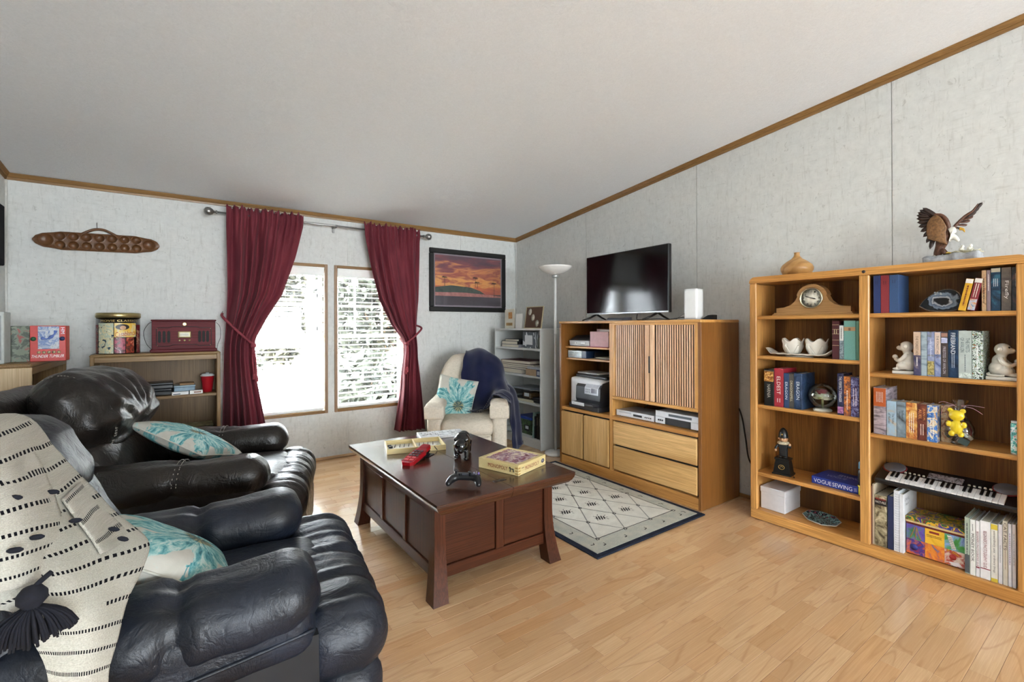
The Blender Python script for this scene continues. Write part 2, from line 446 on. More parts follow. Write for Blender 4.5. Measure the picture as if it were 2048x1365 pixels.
# ------------------------------------------------------------------ laminate floor, strip by strip
def floor_mat():
    t = NT('beech_laminate_strip'); v = t.coord(scale=(.55, 4.2, 1), rnd=True)
    r = t.n('TexWhiteNoise', noise_dimensions='1D'); t.l(t.rnd, r.inputs['W'])
    warp = t.noise(v, 1.6, 2, .5, .4)
    ringv = t.math('ADD', t.math('MULTIPLY', warp, 9.0), 0)
    ring = t.math('FRACT', ringv); ring = t.math('ABSOLUTE', t.math('SUBTRACT', ring, .5))
    fine = t.noise(t.coord(scale=(6, 240, 1), rnd=True), 1.0, 3, .6)
    c = t.ramp(r.outputs['Value'], [(0, '#cda478'), (.35, '#d9b287'), (.7, '#e0bb90'), (1, '#d0a070')])
    c = t.mix(t.math('MULTIPLY', t.ramp(ring, [(.0, (1, 1, 1, 1)), (.10, (0, 0, 0, 1))]), .34), c, '#a3754a')
    c = t.mix(t.math('MULTIPLY', t.ramp(fine, [(.45, (1, 1, 1, 1)), (.62, (0, 0, 0, 1))]), .22), c, '#b08556')
    t.col(c); t.set(Roughness=.2, Specular_IOR_Level=.5, Coat_Weight=.4, Coat_Roughness=.1); t.bump(fine, .0002, .3); return t.mat
FLOOR = floor_mat()
mb = MB(); mb.box(XL-.14, XW+.14, YR-.14, YB+.14, -.08, -.0005); fl = st(mb.build('floor', cm('#7d5a38', .6, name='floor_joint_brown')))
fl['label'] = 'pale beech strip laminate floor running across the room'
def to_px(p):
    q = Vector(p)-Vector((0, 0, 1.2)); z = q.dot(FW)
    return (1024+FPX*q.dot(RT)/z, 650.4+FPX*q.dot(DN)/z, z)
OCC = [((.90, 1.60), (1.85, 3.08), (.1, .43)), ((2.73, 3.2), (1.74, 3.12), (0, 1.24)), ((2.9, 3.2), (.33, 1.52), (0, 1.5)), ((1.74, 2.7), (1.70, 3.14), (0, .012)),
       ((-.55, .45), (1.25, 1.95), (0, .6)), ((-.5, .58), (2.3, 3.25), (0, .6)), ((2.0, 2.75), (3.85, 4.4), (0, .5)), ((2.81, 3.2), (3.47, 4.28), (0, 1.1))]
def hidden(p):
    o = Vector((0, 0, 1.2)); d = Vector(p)-o
    for bx in OCC:
        t0, t1 = 0, 1
        for a in range(3):
            lo, hi = bx[a]
            if abs(d[a]) < 1e-9:
                if not lo <= o[a] <= hi: t0 = 2
            else:
                u, w = (lo-o[a])/d[a], (hi-o[a])/d[a]
                t0 = max(t0, min(u, w)); t1 = min(t1, max(u, w))
        if t0 < t1-1e-6: return True
    return False
SW = .0655; strips = []; rng = random.Random(3); yy = YB-.016; row = 0
while yy > -3.6:
    x = XL-.0-rng.random()*.3; y0 = yy-SW
    while x < XW:
        ln = rng.choice((.12, .19, .26, .30, .36, .42, .50)); a, b = max(x, XL+.001), min(x+ln, XW-.001)
        if b-a > .01: strips.append((a, b, y0, yy))
        x += ln
    yy = y0; row += 1
scored = []
for sp in strips:
    a, b, c, d = sp; sc = 0
    if c > -.3:
        n = 0
        for fx in (.1, .5, .9):
            for fy in (.2, .8):
                p = (a+(b-a)*fx, c+(d-c)*fy, 0)
                q = to_px(p)
                if q[2] > .2 and 0 < q[0] < 2048 and 0 < q[1] < 1365 and not hidden(p): n += 1
        if n: sc = n/6*(b-a)*(d-c)/max(.3, to_px(((a+b)/2, (c+d)/2, 0))[2])**3
    scored.append((sc, sp))
scored.sort(key=lambda q: -q[0])
G = .0004; meshes = {}
for sc, (a, b, c, d) in scored[:300]:
    key = (round(b-a, 4), round(d-c, 4))
    if key not in meshes:
        mb = MB(); w, h = (b-a)/2-G, (d-c)/2-G; mb.box(-w, w, -h, h, -.004, .0, b=.0006); meshes[key] = mb.mesh('plank', FLOOR)
    link('plank', meshes[key], fl, ((a+b)/2, (c+d)/2, 0))
mb = MB()
for sc, (a, b, c, d) in scored[300:]: mb.box(a+G, b-G, c+G, d-G, -.004, 0)
o = mb.build('plank_field', FLOOR, fl); o['kind'] = 'stuff'

# ------------------------------------------------------------------ windows
WHITE = cm('#e9ebec', .4, var=.04, name='white_vinyl'); SLAT = cm('#f0f1ee', .45, var=.03, name='white_blind_slat')
_t = NT('white_blind_slat_translucent')
for wi, (a, b) in enumerate(WIN):
    mb = MB(); t_ = .026; yf = YB-.008
    mb.box(a-.001, a+t_, yf, YB+.05, WZ0, WZ1, b=.003); win = st(mb.build('window_%d' % (wi+1), TRIMZ))
    mb = MB(); mb.box(b-t_, b+.001, yf, YB+.05, WZ0, WZ1, b=.003); mb.build('casing', TRIMZ, win)
    mb = MB(); mb.box(a+t_, b-t_, yf, YB+.05, WZ0, WZ0+t_, b=.003); mb.build('casing', TRIM, win)
    mb = MB(); mb.box(a+t_, b-t_, yf, YB+.05, WZ1-t_, WZ1, b=.003); mb.build('casing', TRIM, win)
    A, B, Z0, Z1 = a+t_, b-t_, WZ0+t_, WZ1-t_
    mb = MB()
    for bx in ((A, A+.03, Z0, Z1), (B-.03, B, Z0, Z1), (A+.03, B-.03, Z0, Z0+.03), (A+.03, B-.03, Z1-.03, Z1)):
        mb.box(bx[0], bx[1], YB+.075, YB+.12, bx[2], bx[3], b=.003)
    mb.build('window_frame', WHITE, win)
    zm = (Z0+Z1)/2+.02
    mb = MB(); mb.box(A+.03, B-.03, YB+.085, YB+.115, zm-.018, zm+.018, b=.003); mb.build('meeting_rail', WHITE, win)
    if wi == 1:
        for z in (Z1-.34, ):
            mb = MB(); mb.box(A+.03, B-.03, YB+.095, YB+.105, z-.009, z+.009); mb.build('muntin', WHITE, win)
        for x in (A+.19, B-.19):
            mb = MB(); mb.box(x-.009, x+.009, YB+.0955, YB+.1045, zm+.018, Z1-.03); mb.build('muntin', WHITE, win)
    for z0, z1 in ((Z0+.03, zm-.018), (zm+.018, Z1-.03)):
        mb = MB(); mb.box(A+.03, B-.03, YB+.098, YB+.102, z0, z1); mb.build('pane', pane_mat(), win)
    # blind
    bl = thing('window_blind', ['white slatted blind lowered in the window behind the tied curtain by the radio', 'white slatted blind lowered in the window nearer the framed sunset picture'][wi], 'blind', ((A+B)/2, YB+.032, Z0), 0, 'white window blinds')
    hw = (B-A)/2-.004; H = Z1-Z0
    mb = MB(); mb.box(-hw, hw, -.026, .026, H-.045, H-.002, b=.003); mb.build('head_rail', SLAT, bl)
    mb = MB(); mb.box(-hw-.001, hw+.001, -.036, -.028, H-.078, H-.001, b=.002); mb.box(-hw-.001, hw+.001, -.040, -.036, H-.014, H-.001, b=.0015); mb.box(-hw-.001, hw+.001, -.040, -.036, H-.078, H-.066, b=.0015); mb.build('valance', SLAT, bl)
    ms = MB(); ang = -.16
    for q in (-1, 1):
        pass
    ca, sa = math.cos(ang)*.024, math.sin(ang)*.024
    n = 5; vs = []
    for i in range(n):
        u = i/(n-1)*2-1; bow = .0018*(1-u*u)
        for x in (-hw+.003, hw-.003):
            for dz in (.0012, -.0012): vs.append((x, u*ca, -u*sa+bow+dz))
    fs = []
    for i in range(n-1):
        k = i*4; fs += [(k, k+2, k+6, k+4), (k+1, k+5, k+7, k+3)]
        fs += [(k, k+4, k+5, k+1), (k+2, k+3, k+7, k+6)]
    fs += [(0, 1, 3, 2), (n*4-4, n*4-2, n*4-1, n*4-3)]
    ms.add(vs, fs); sm = ms.mesh('slat', SLAT); pitch = .0445; z = H-.085
    while z > .05:
        link('slat', sm, bl, (0, 0, z)); z -= pitch
    mb = MB(); mb.box(-hw+.003, hw-.003, -.024, .024, .004, .026, b=.004); mb.build('bottom_rail', SLAT, bl)
    for x in (-hw+.10, 0, hw-.10):
        mb = MB(); mb.tube([(x, -.026, .026), (x, -.026, H-.05)], .0009, 5); mb.build('ladder_cord', SLAT, bl)
    mb = MB(); mb.tube([(hw-.06 if wi == 0 else -hw+.06, -.034, H-.08), (hw-.06 if wi == 0 else -hw+.06, -.034, H-.55)], .0012, 5)
    for z in (H-.25, H-.55): mb.lathe([(.001, 0), (.006, .004), (.006, .03), (.002, .036)], 8, (hw-.06 if wi == 0 else -hw+.06, -.034, z-.02))
    mb.build('pull_cord', cm('#4a4a48', .5), bl)

# ------------------------------------------------------------------ outside the windows
mb = MB(); mb.box(-14, 22, YB+.3, 40, -.75, -.70); st(mb.build('ground', cm('#b9b6a6', .9, var=.25, scale=3, name='dry_pale_lawn')))
LEAFM = [cm(c, .6, var=.3, scale=6, name='leaf_'+c[1:]) for c in ('#1a1f14', '#232416', '#1e241b')]
def tree(name, label, loc, h, w, n, mi, trunk=.05, seed=1, cat='tree'):
    rg = random.Random(seed); t = thing(name, label, cat, loc, 0)
    mb = MB(); mb.tube(cat_rom([(0, 0, 0), (.05*w, 0, h*.3), (-.03*w, .03, h*.6), (.02, 0, h*.85)], 4), [trunk*(1-.75*i/12) for i in range(13)], 7); mb.build('trunk', cm('#6b5a48', .9), t)
    for k in range(4):
        an = rg.random()*6.28; mb = MB(); e = Vector((math.cos(an)*w*.6, math.sin(an)*w*.6, h*(.7+.2*rg.random())))
        mb.tube(cat_rom([(0, 0, h*.3), e*.5+Vector((0, 0, h*.15)), e], 4), [trunk*.5*(1-.8*i/8) for i in range(9)], 5); mb.build('branch', cm('#6b5a48', .9), t)
    mb = MB()
    for i in range(n):
        an = rg.random()*6.28; rr = w*math.sqrt(rg.random()); z = h*(.35+.65*rg.random())
        k = math.sqrt(max(.05, 1-((z/h-.66)/.40)**2)) if h > 1.5 else 1
        p = Vector((math.cos(an)*rr*k, math.sin(an)*rr*k, z)); q = Matrix.Rotation(rg.random()*6.28, 3, Vector((rg.random()-.5, rg.random()-.5, rg.random()-.5)).normalized())
        s = .07+.08*rg.random(); vs = [p+q @ Vector(v)*s for v in ((-1, 0, 0), (0, .45, .1), (1, 0, 0), (0, -.45, .1))]
        mb.add(vs, [(0, 1, 2), (0, 2, 3)])
    o = mb.build('foliage', LEAFM[mi], t); o['kind'] = 'stuff'; return t
tree('garden_tree', 'leafy pale green tree seen through the window blind nearer the framed picture', (3.15, 8.4, -.7), 3.8, 1.25, 4200, 0, .08, 1)
tree('garden_tree', 'slender tree with thin foliage seen through the window blind behind the radio side curtain', (1.5, 9.3, -.7), 3.6, .40, 1300, 1, .05, 2)
tree('garden_shrub', 'low shrub seen low in the window blind nearer the framed picture', (2.25, 6.6, -.7), 1.5, .55, 900, 2, .03, 3, 'shrub')
tree('garden_shrub', 'round green shrub far off behind the radio side curtain window', (.85, 11.5, -.7), 2.4, .8, 1400, 0, .04, 4, 'shrub')
hb = thing('neighbour_house', 'white neighbouring house with low roof seen through the window blinds', 'house', (3.5, 15, -.7))
mb = MB()
for k in range(12): mb.box(-7, 7, -.02-.006*(k % 1), .2, .15*k, .15*k+.145, b=.008)
mb.build('siding', cm('#c4c8cc', .6, var=.05), hb)
mb = MB(); mb.prism([(-.4, 1.8), (2.5, 2.7), (5.4, 1.8), (5.4, 1.7), (2.5, 2.58), (-.4, 1.7)], -7.3, 7.3, 'x'); mb.build('roof', cm('#8a8e92', .8), hb)
for x in (-3.2, -.4, 2.6):
    mb = MB(); mb.box(x-.5, x+.5, -.06, -.03, .7, 1.5, b=.01); f = mb.build('window_frame', WHITE, hb)
    mb = MB(); mb.box(x-.44, x+.44, -.065, -.06, .76, 1.44); mb.build('pane', cm('#3a4046', .1), f)
# ------------------------------------------------------------------ wood finishes
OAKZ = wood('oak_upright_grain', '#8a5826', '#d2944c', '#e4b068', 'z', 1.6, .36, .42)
OAKY = wood('oak_long_grain', '#8a5826', '#d2944c', '#e4b068', 'y', 1.6, .36, .42)
OAKX = wood('oak_deep_grain', '#8a5826', '#d2944c', '#e4b068', 'x', 1.6, .36, .42)
OAKB = wood('shaded_back_oak', '#4e3015', '#936432', '#a9773f', 'z', 1.5, .42, .9, .05)  # same oak, darkened to paint in the shade at the back of the shelves
PALEZ = wood('light_oak_upright', '#a87c40', '#dcac6a', '#eec88e', 'z', 1.8, .36, .35)
PALEY = wood('light_oak_long', '#a87c40', '#dcac6a', '#eec88e', 'y', 1.5, .36, .6)
CABX = wood('shaded_side_oak', '#5c3717', '#8a5a2a', '#96642f', 'z', 1.4, .36, .25)  # same oak, darkened so the cabinet ends look shaded
DARK = cm('#15120f', .6, name='shadow_gap_black')  # black standing in for shade behind doors, drawers and slats

# ------------------------------------------------------------------ bookcase on the gable wall
BX, BY0, BY1, BZ = 2.90, .337, 1.518, 1.495
bk = thing('bookcase', 'wide oak bookcase with two bays full of books and ornaments', 'bookcase', (0, 0, 0))
def part(name, mat, par, *boxes, b=.002):
    mb = MB()
    for q in boxes: mb.box(*q, b=b)
    return mb.build(name, mat, par)
part('side_panel', OAKZ, bk, (BX+.018, 3.195, BY1-.022, BY1, .002, BZ-.04)); part('side_panel', OAKZ, bk, (BX+.018, 3.195, BY0, BY0+.022, .002, BZ-.04))
part('stile', OAKZ, bk, (BX, BX+.02, BY1-.041, BY1, .062, BZ-.038), b=.004); part('stile', OAKZ, bk, (BX, BX+.02, BY0, BY0+.040, .062, BZ-.038), b=.004)
part('stile', OAKZ, bk, (BX, BX+.02, .898, .942, .062, BZ-.038), b=.004)
part('divider', OAKZ, bk, (BX+.02, 3.178, .909, .931, .03, BZ-.04))
mb = MB(); r = .034; pl = []
for cx, a0 in ((BY0+r, PI), (BY1-r, PI/2)):
    for k in range(7): a = a0-PI/2*k/6; pl.append((cx+r*math.cos(a), BZ-r+r*math.sin(a)))
pl += [(BY1, BZ-.038), (BY0, BZ-.038)]
mb.prism(pl, BX-.004, 3.197, 'x'); mb.build('top_board', OAKY, bk)
part('base_rail', OAKY, bk, (BX, BX+.02, BY0, BY1, .004, .063), b=.004)
part('bottom_board', OAKY, bk, (BX+.02, 3.178, BY0+.022, BY1-.022, .044, .061), b=.001)
part('back_panel', OAKB, bk, (3.178, 3.19, BY0+.02, BY1-.02, .01, BZ-.038), b=0)
LSH = [1.256, 1.010, .708, .292]; RSH = [1.258, .951, .637]
for z in LSH: part('shelf', OAKY, bk, (BX+.012, 3.178, .931, BY1-.022, z-.022, z), b=.006)
for z in RSH: part('shelf', OAKY, bk, (BX+.012, 3.178, BY0+.022, .909, z-.022, z), b=.006)
mb = MB(); mb.lathe([(.008, 0), (.008, .003), (.004, .005)], 14, (BX-.004, .918, 1.474), axis='x'); mb.xf(Matrix.Translation((-.005, 0, 0))); mb.build('screw_cap', cm('#2b2119', .5), bk)

# ------------------------------------------------------------------ television cabinet
CX, CY0, CY1, CZ, CXB = 2.73, 1.742, 3.115, 1.237, 3.185
cb = thing('television_cabinet', 'oak television cabinet with slatted sliding doors, drawers and open shelves', 'cabinet', (0, 0, 0))
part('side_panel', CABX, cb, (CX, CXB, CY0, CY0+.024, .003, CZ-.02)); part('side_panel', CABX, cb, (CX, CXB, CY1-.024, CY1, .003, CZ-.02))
part('top_board', OAKY, cb, (CX-.004, CXB, CY0-.002, CY1+.002, CZ-.02, CZ), b=.004)
part('base_plinth', OAKY, cb, (CX, CX+.025, CY0+.024, CY1-.024, .003, .078), b=.003)
part('floor_board', OAKY, cb, (CX+.025, CXB-.01, CY0+.024, CY1-.024, .055, .078), b=0)
part('back_panel', OAKB, cb, (CXB-.012, CXB-.002, CY0+.024, CY1-.024, .02, CZ-.02), b=0)
part('divider', OAKZ, cb, (CX+.002, CXB-.012, 2.500, 2.532, .078, CZ-.02))
for z in (1.021, .921): part('shelf', OAKY, cb, (CX+.05, CXB-.012, 2.532, CY1-.024, z-.016, z), b=.003)
part('desk_shelf', OAKY, cb, (CX+.004, CXB-.012, 2.532, CY1-.024, .470, .497), b=.003)
for y0, y1 in ((2.830, 3.086), (2.540, 2.812)):
    d = part('door', PALEZ, cb, (CX-.004, CX+.018, y0, y1, .088, .458), b=.005)
    w = (y1-y0)/4
    for k in range(4): part('stave', PALEZ, d, (CX-.0046, CX-.0036, y0+w*k+.004, y0+w*(k+1)-.0005, .093, .453), b=.0002)
part('door_gap_shade', DARK, cb, (CX+.03, CX+.032, 2.534, CY1-.026, .08, .468), b=0)  # dark sheet imitating shade in the gaps round the doors
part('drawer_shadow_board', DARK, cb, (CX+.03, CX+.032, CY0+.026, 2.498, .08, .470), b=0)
for z0, z1 in ((.287, .462), (.092, .274)): part('drawer', PALEY, cb, (CX-.004, CX+.018, 1.774, 2.492, z0, z1), b=.005)
part('player_shelf', OAKY, cb, (CX-.014, CXB-.012, CY0+.024, 2.500, .474, .503), b=.004)
part('door_rail', OAKY, cb, (CX-.006, CXB-.012, CY0+.024, 2.500, .634, .656), b=.004)
part('top_rail', OAKY, cb, (CX, CX+.03, CY0+.024, 2.500, 1.203, CZ-.02), b=.002)
part('slat_gap_shade', DARK, cb, (CX+.0108, CX+.013, CY0+.026, 2.498, .658, 1.203), b=0)  # black sheet put in as the shade between slats
part('jamb', OAKZ, cb, (CX, CX+.02, CY0+.024, CY0+.048, .656, 1.205)); part('jamb', OAKZ, cb, (CX, CX+.02, 2.474, 2.500, .656, 1.205))
SLATM = wood('slat_oak', '#a87448', '#e2b488', '#f4d4b2', 'z', 2.2, .34, .25, rnd=True)
ms = MB(); ms.prism([(-.0052, .0045), (-.0052, .001), (-.0034, -.002), (.0034, -.002), (.0052, .001), (.0052, .0045)], .658, 1.203, 'z')
# slat profile: x is depth after swap, made by rotating the (y, x) outline
for i, v in enumerate(ms.v): ms.v[i] = (v[1], v[0], v[2])
ms.f = [f[::-1] for f in ms.f]
slm = ms.mesh('slat', SLATM)
for (ya, yb, le) in ((2.472, 2.190, 1), (2.098, 1.792, -1)):
    d = thing('tambour_door', None, None); d.parent = cb
    n = int((ya-yb)/.0178)
    for k in range(n): link('slat', slm, d, (CX+.006, ya-.009-(ya-yb-.009)*k/(n-1)*1.0, 0))
part('lead_stile', SLATM, cb, (CX-.006, CX+.016, 2.146, 2.182, .658, 1.203), b=.004); part('lead_stile', SLATM, cb, (CX-.008, CX+.016, 2.108, 2.140, .658, 1.203), b=.004)
mb = MB(); mb.box(CX-.0085, CX-.006, 2.136, 2.152, .86, .98, b=.003); mb.build('finger_pull', cm('#2c1d10', .6), cb)

# ------------------------------------------------------------------ coffee table
def mahog(ax, nm): return wood('mahogany_'+nm, '#1f0e07', '#452315', '#5a2f1b', ax, 1.3, .34, .3, .08, spec=.22)
MAY, MAX_, MAZ = mahog('y', 'long'), mahog('x', 'cross'), mahog('z', 'upright')
TOPY = wood('mahogany_top_polished', '#1f0e07', '#452315', '#5a2f1b', 'y', 1.3, .22, .3, .55, spec=.5); TOPX = wood('mahogany_end_polished', '#1f0e07', '#452315', '#5a2f1b', 'x', 1.3, .24, .3, .45, spec=.5)
ct = thing('coffee_table', 'dark mahogany trunk coffee table with panelled sides and flared feet', 'table', (0, 0, 0))
TX0, TX1, TY0, TY1, TZ = .862, 1.632, 1.745, 2.972, .46
xm = (TX0+TX1)/2; eb = .135
def leaf(x0, x1, y0, y1, side, ysides):
    """top board with an undercut, curved outer edge; side -1/+1 marks the outer long edge, ysides the outer ends"""
    mb = MB(); prof = [(0, 0), (0, -.012), (.004, -.024), (.014, -.038), (.030, -.050), (.045, -.054)]
    xo = x0 if side < 0 else x1; xi = x1 if side < 0 else x0; sg = 1 if side < 0 else -1
    g = .001; ya, yb = y0+(0 if ysides[0] else g), y1-(0 if ysides[1] else g); xi -= sg*g
    vs = []; n = len(prof)
    for (d, z) in prof:
        a = ya+(d*.55 if ysides[0] else 0); b = yb-(d*.55 if ysides[1] else 0)
        vs += [(xo+sg*d, a, TZ+z), (xo+sg*d, b, TZ+z), (xi, b, TZ+z), (xi, a, TZ+z)]
    fs = [(0, 1, 2, 3)]
    for i in range(n-1):
        for k in range(4): fs.append((i*4+k, i*4+4+k, i*4+4+(k+1) % 4, i*4+(k+1) % 4))
    fs.append(tuple((n-1)*4+k for k in (3, 2, 1, 0)))
    if sg < 0: fs = [f[::-1] for f in fs]
    fs = [f[::-1] for f in fs]
    mb.add(vs, fs); return mb
for sd, x0, x1 in ((-1, TX0, xm), (1, xm, TX1)):
    leaf(x0, x1, TY0+eb, TY1-eb, sd, (0, 0)).build('top_board', TOPY, ct)
    leaf(x0, x1, TY0, TY0+eb, sd, (1, 0)).build('end_board', TOPX, ct); leaf(x0, x1, TY1-eb, TY1, sd, (0, 1)).build('end_board', TOPX, ct)
for y in (TY0+eb-.02, TY1-eb+.02):
    mb = MB(); mb.box(xm-.035, xm+.035, y-.012, y+.012, TZ-.001, TZ+.0012, b=.0005); mb.lathe([(.011, .0012), (.011, .0022), (.007, .0026)], 14, (xm+.014, y, TZ)); mb.lathe([(.011, .0012), (.011, .0022), (.007, .0026)], 14, (xm-.022, y, TZ)); mb.build('hinge', cm('#3a332d', .45, .7), ct)
bx0, bx1, by0, by1 = .905, 1.562, 1.855, 2.862
part('body', MAZ, ct, (bx0+.018, bx1-.018, by0+.018, by1-.018, .085, .408), b=0)
for y in (by0, by1-.02):
    part('end_rail', MAX_, ct, (bx0+.03, bx1-.03, y, y+.02, .088, .140)); part('end_rail', MAX_, ct, (bx0+.03, bx1-.03, y, y+.02, .372, .408))
    part('end_stile', MAZ, ct, (xm-.022, xm+.022, y, y+.02, .140, .372))
    for a, b in ((bx0+.045, xm-.024), (xm+.024, bx1-.045)): part('end_panel', MAX_, ct, (a, b, y+.006, y+.016, .142, .371), b=.004)
for x in (bx0, bx1-.02):
    part('side_rail', MAY, ct, (x, x+.02, by0+.03, by1-.03, .088, .140)); part('side_rail', MAY, ct, (x, x+.02, by0+.03, by1-.03, .372, .408))
    ys = [by0+.045, by0+.045+.30, by1-.045-.30, by1-.045]
    for k in (1, 2): part('side_stile', MAZ, ct, (x, x+.02, ys[k]-.018, ys[k]+.018, .140, .372))
    for k in range(3): part('side_panel', MAZ, ct, (x+.006, x+.016, ys[k]+(.019 if k else 0), ys[k+1]-(.019 if k < 2 else 0), .142, .371), b=.004)
for sx, sy in ((-1, -1), (1, -1), (-1, 1), (1, 1)):
    ox, oy = (bx0 if sx < 0 else bx1), (by0 if sy < 0 else by1); mb = MB(); vs = []; lv = 12
    for i in range(lv+1):
        z = .408*(1-i/lv); fl_ = max(0, (1-z/.27))**1.9; w = .052+.022*max(0, 1-z/.30)**1.6
        o_ = .006+.036*fl_
        xo = ox+sx*o_*.72; yo = oy+sy*o_*1.1; xi = xo-sx*w; yi = yo-sy*w*1.02
        vs += [(xo, yo, z), (xi, yo, z), (xi, yi, z), (xo, yi, z)]
    fs = [(0, 1, 2, 3), tuple(lv*4+k for k in (3, 2, 1, 0))]
    for i in range(lv):
        for k in range(4): fs.append((i*4+k, i*4+4+k, i*4+4+(k+1) % 4, i*4+(k+1) % 4))
    if sx*sy < 0: fs = [f[::-1] for f in fs]
    mb.add(vs, [f[::-1] for f in fs]); mb.build('leg', MAZ, ct)

# ------------------------------------------------------------------ rug
def rug_mat(nm, a, b):
    t = NT(nm); v = t.coord(); f = t.noise(v, 260, 2, .6); g = t.noise(v, 18, 3)
    t.col(t.mix(t.math('MULTIPLY', f, .5), t.ramp(g, [(.3, a), (.7, b)]), '#8f8a7d', 'MULTIPLY') if False else t.ramp(t.math('ADD', t.math('MULTIPLY', f, .6), t.math('MULTIPLY', g, .4)), [(.3, a), (.7, b)]))
    t.set(Roughness=.95, Specular_IOR_Level=.1); t.bump(f, .0025, .8); return t.mat
RX0, RX1, RY0, RY1 = 1.742, 2.700, 1.698, 3.140
rg = thing('area_rug', 'cream lattice patterned area rug with navy bound edge before the cabinet', 'rug', (0, 0, 0))
part('binding', rug_mat('navy_rug_pile', '#171a24', '#333745'), rg, (RX0, RX1, RY0, RY0+.035, .0005, .010), (RX0, RX1, RY1-.035, RY1, .0005, .010), (RX0, RX0+.035, RY0+.035, RY1-.035, .0005, .010), (RX1-.035, RX1, RY0+.035, RY1-.035, .0005, .010), b=.003)
part('border', rug_mat('sage_rug_pile', '#9aa09a', '#cbc6b4'), rg, (RX0+.035, RX1-.035, RY0+.035, RY1-.035, .0005, .0105), b=.001)
FX0, FX1, FY0, FY1 = 1.885, 2.573, 1.850, 2.985
part('field', rug_mat('cream_rug_pile', '#c4c2b8', '#e2e0d6'), rg, (FX0, FX1, FY0, FY1, .0105, .0112), b=0)
RD = cm('#2f2a2a', .95, var=.3, scale=200, name='dark_rug_yarn'); RG = cm('#8f908a', .95, var=.2, scale=200, name='grey_rug_yarn')
mb = MB()
for q in ((FX0, FX1, FY0, FY0+.005), (FX0, FX1, FY1-.005, FY1), (FX0, FX0+.005, FY0, FY1), (FX1-.005, FX1, FY0, FY1)): mb.box(*q, .0112, .0118)
mb.build('field_outline', RD, rg)
# lattice: nodes every .2285 in x and .190 in y (rows alternate)
px_, py_ = .2285, .190; mb = MB(); nodes = []; cents = []
def clipseg(p, q):
    t0, t1 = 0, 1; d = (q[0]-p[0], q[1]-p[1])
    for a, lo, hi in ((0, FX0, FX1), (1, FY0, FY1)):
        if abs(d[a]) < 1e-9: continue
        u, w = (lo-p[a])/d[a], (hi-p[a])/d[a]; t0 = max(t0, min(u, w)); t1 = min(t1, max(u, w))
    return None if t1-t0 < .02 else ((p[0]+d[0]*t0, p[1]+d[1]*t0), (p[0]+d[0]*t1, p[1]+d[1]*t1))
def strip(mb, p, q, w, z=.0119):
    d = Vector((q[0]-p[0], q[1]-p[1])); n = Vector((-d.y, d.x)).normalized()*w
    mb.add([(p[0]+n.x, p[1]+n.y, z), (p[0]-n.x, p[1]-n.y, z), (q[0]-n.x, q[1]-n.y, z), (q[0]+n.x, q[1]+n.y, z)], [(0, 1, 2, 3)])
for j in range(-1, 8):
    for i in range(-1, 5):
        x = 2.123-px_+i*px_+(0 if j % 2 == 0 else -.114)+0*j; y = 1.850+j*py_
        nodes.append((x, y)); cents.append((x+.114, y))
        for dx in (-.114, .114):
            sg_ = clipseg((x, y), (x+dx*1.0, y+py_))
            if sg_: strip(mb, sg_[0], sg_[1], .0035)
mb.build('lattice', RG, rg)
def motif(pts, name, mat, z=.0122):
    mb = MB()
    for p, q, w in pts: strip(mb, p, q, w, z)
    return mb.mesh(name, mat)
bee = motif([((-.034, -.02), (-.022, .022), .004), ((-.018, -.026), (-.006, .026), .0045), ((-.002, -.028), (.010, .026), .0045), ((.014, -.024), (.024, .018), .004), ((-.045, -.004), (.044, -.002), .0022), ((-.04, .03), (-.028, .016), .002), ((.03, .02), (.042, .03), .002), ((-.01, .034), (.0, .05), .0018), ((.028, -.02), (.04, -.03), .002), ((-.03, -.024), (-.04, -.034), .002)], 'motif', RD)
knot = motif([((-.016, -.006), (.0, .010), .003), ((.0, .010), (.016, -.004), .003), ((-.010, -.010), (.010, -.010), .003)], 'knot', RD)
for x, y in cents:
    if FX0+.02 < x < FX1-.02 and FY0+.02 < y < FY1-.02: link('motif', bee, rg, (x, y, 0), (0, 0, -.35))
for x, y in nodes:
    if FX0-.01 < x < FX1+.01 and FY0-.01 < y < FY1+.01: link('knot', knot, rg, (x, y, 0), (0, 0, .5))
leafm = motif([((-.014, .006), (.002, -.008), .0035), ((.002, -.008), (.018, .004), .0025)], 'sprig', RD, .0108)
for k in range(8): link('sprig', leafm, rg, (RX0+.085, RY0+.12+k*.17, 0), (0, 0, .4)); link('sprig', leafm, rg, (RX1-.085, RY0+.10+k*.17, 0), (0, 0, 2.2))
for k in range(5): link('sprig', leafm, rg, (RX0+.14+k*.17, RY0+.085, 0), (0, 0, .9)); link('sprig', leafm, rg, (RX0+.14+k*.17, RY1-.085, 0), (0, 0, .9))

# ------------------------------------------------------------------ torchiere lamp
WP = cm('#dfe0de', .35, var=.04, name='white_enamel')
lp = thing('floor_lamp', 'tall white torchiere floor lamp with an upturned glass bowl', 'lamp', (2.862, 3.322, 0))
mb = MB(); mb.lathe([(0, 0), (.102, .002), (.105, .012), (.100, .024), (.06, .034), (.02, .040), (0, .040)], 32); mb.build('base', WP, lp)
mb = MB(); mb.lathe([(.0125, .038), (.0125, .60), (.0145, .602), (.0145, .61), (.0125, .612), (.0125, 1.12), (.0145, 1.122), (.0145, 1.13), (.0125, 1.132), (.0125, 1.655)], 16); mb.build('pole', WP, lp)
mb = MB(); mb.lathe([(.020, 1.645), (.034, 1.652), (.034, 1.668), (.028, 1.676)], 24); mb.build('collar', cm('#b9bcbc', .3, .6), lp)
mb = MB(); mb.lathe([(.03, 1.674), (.075, 1.686), (.125, 1.712), (.150, 1.738), (.158, 1.752), (.152, 1.752), (.12, 1.722), (.07, 1.698), (0, 1.690)], 40); mb.build('bowl_shade', cm('#eceae6', .25, var=.02, name='opal_glass'), lp)

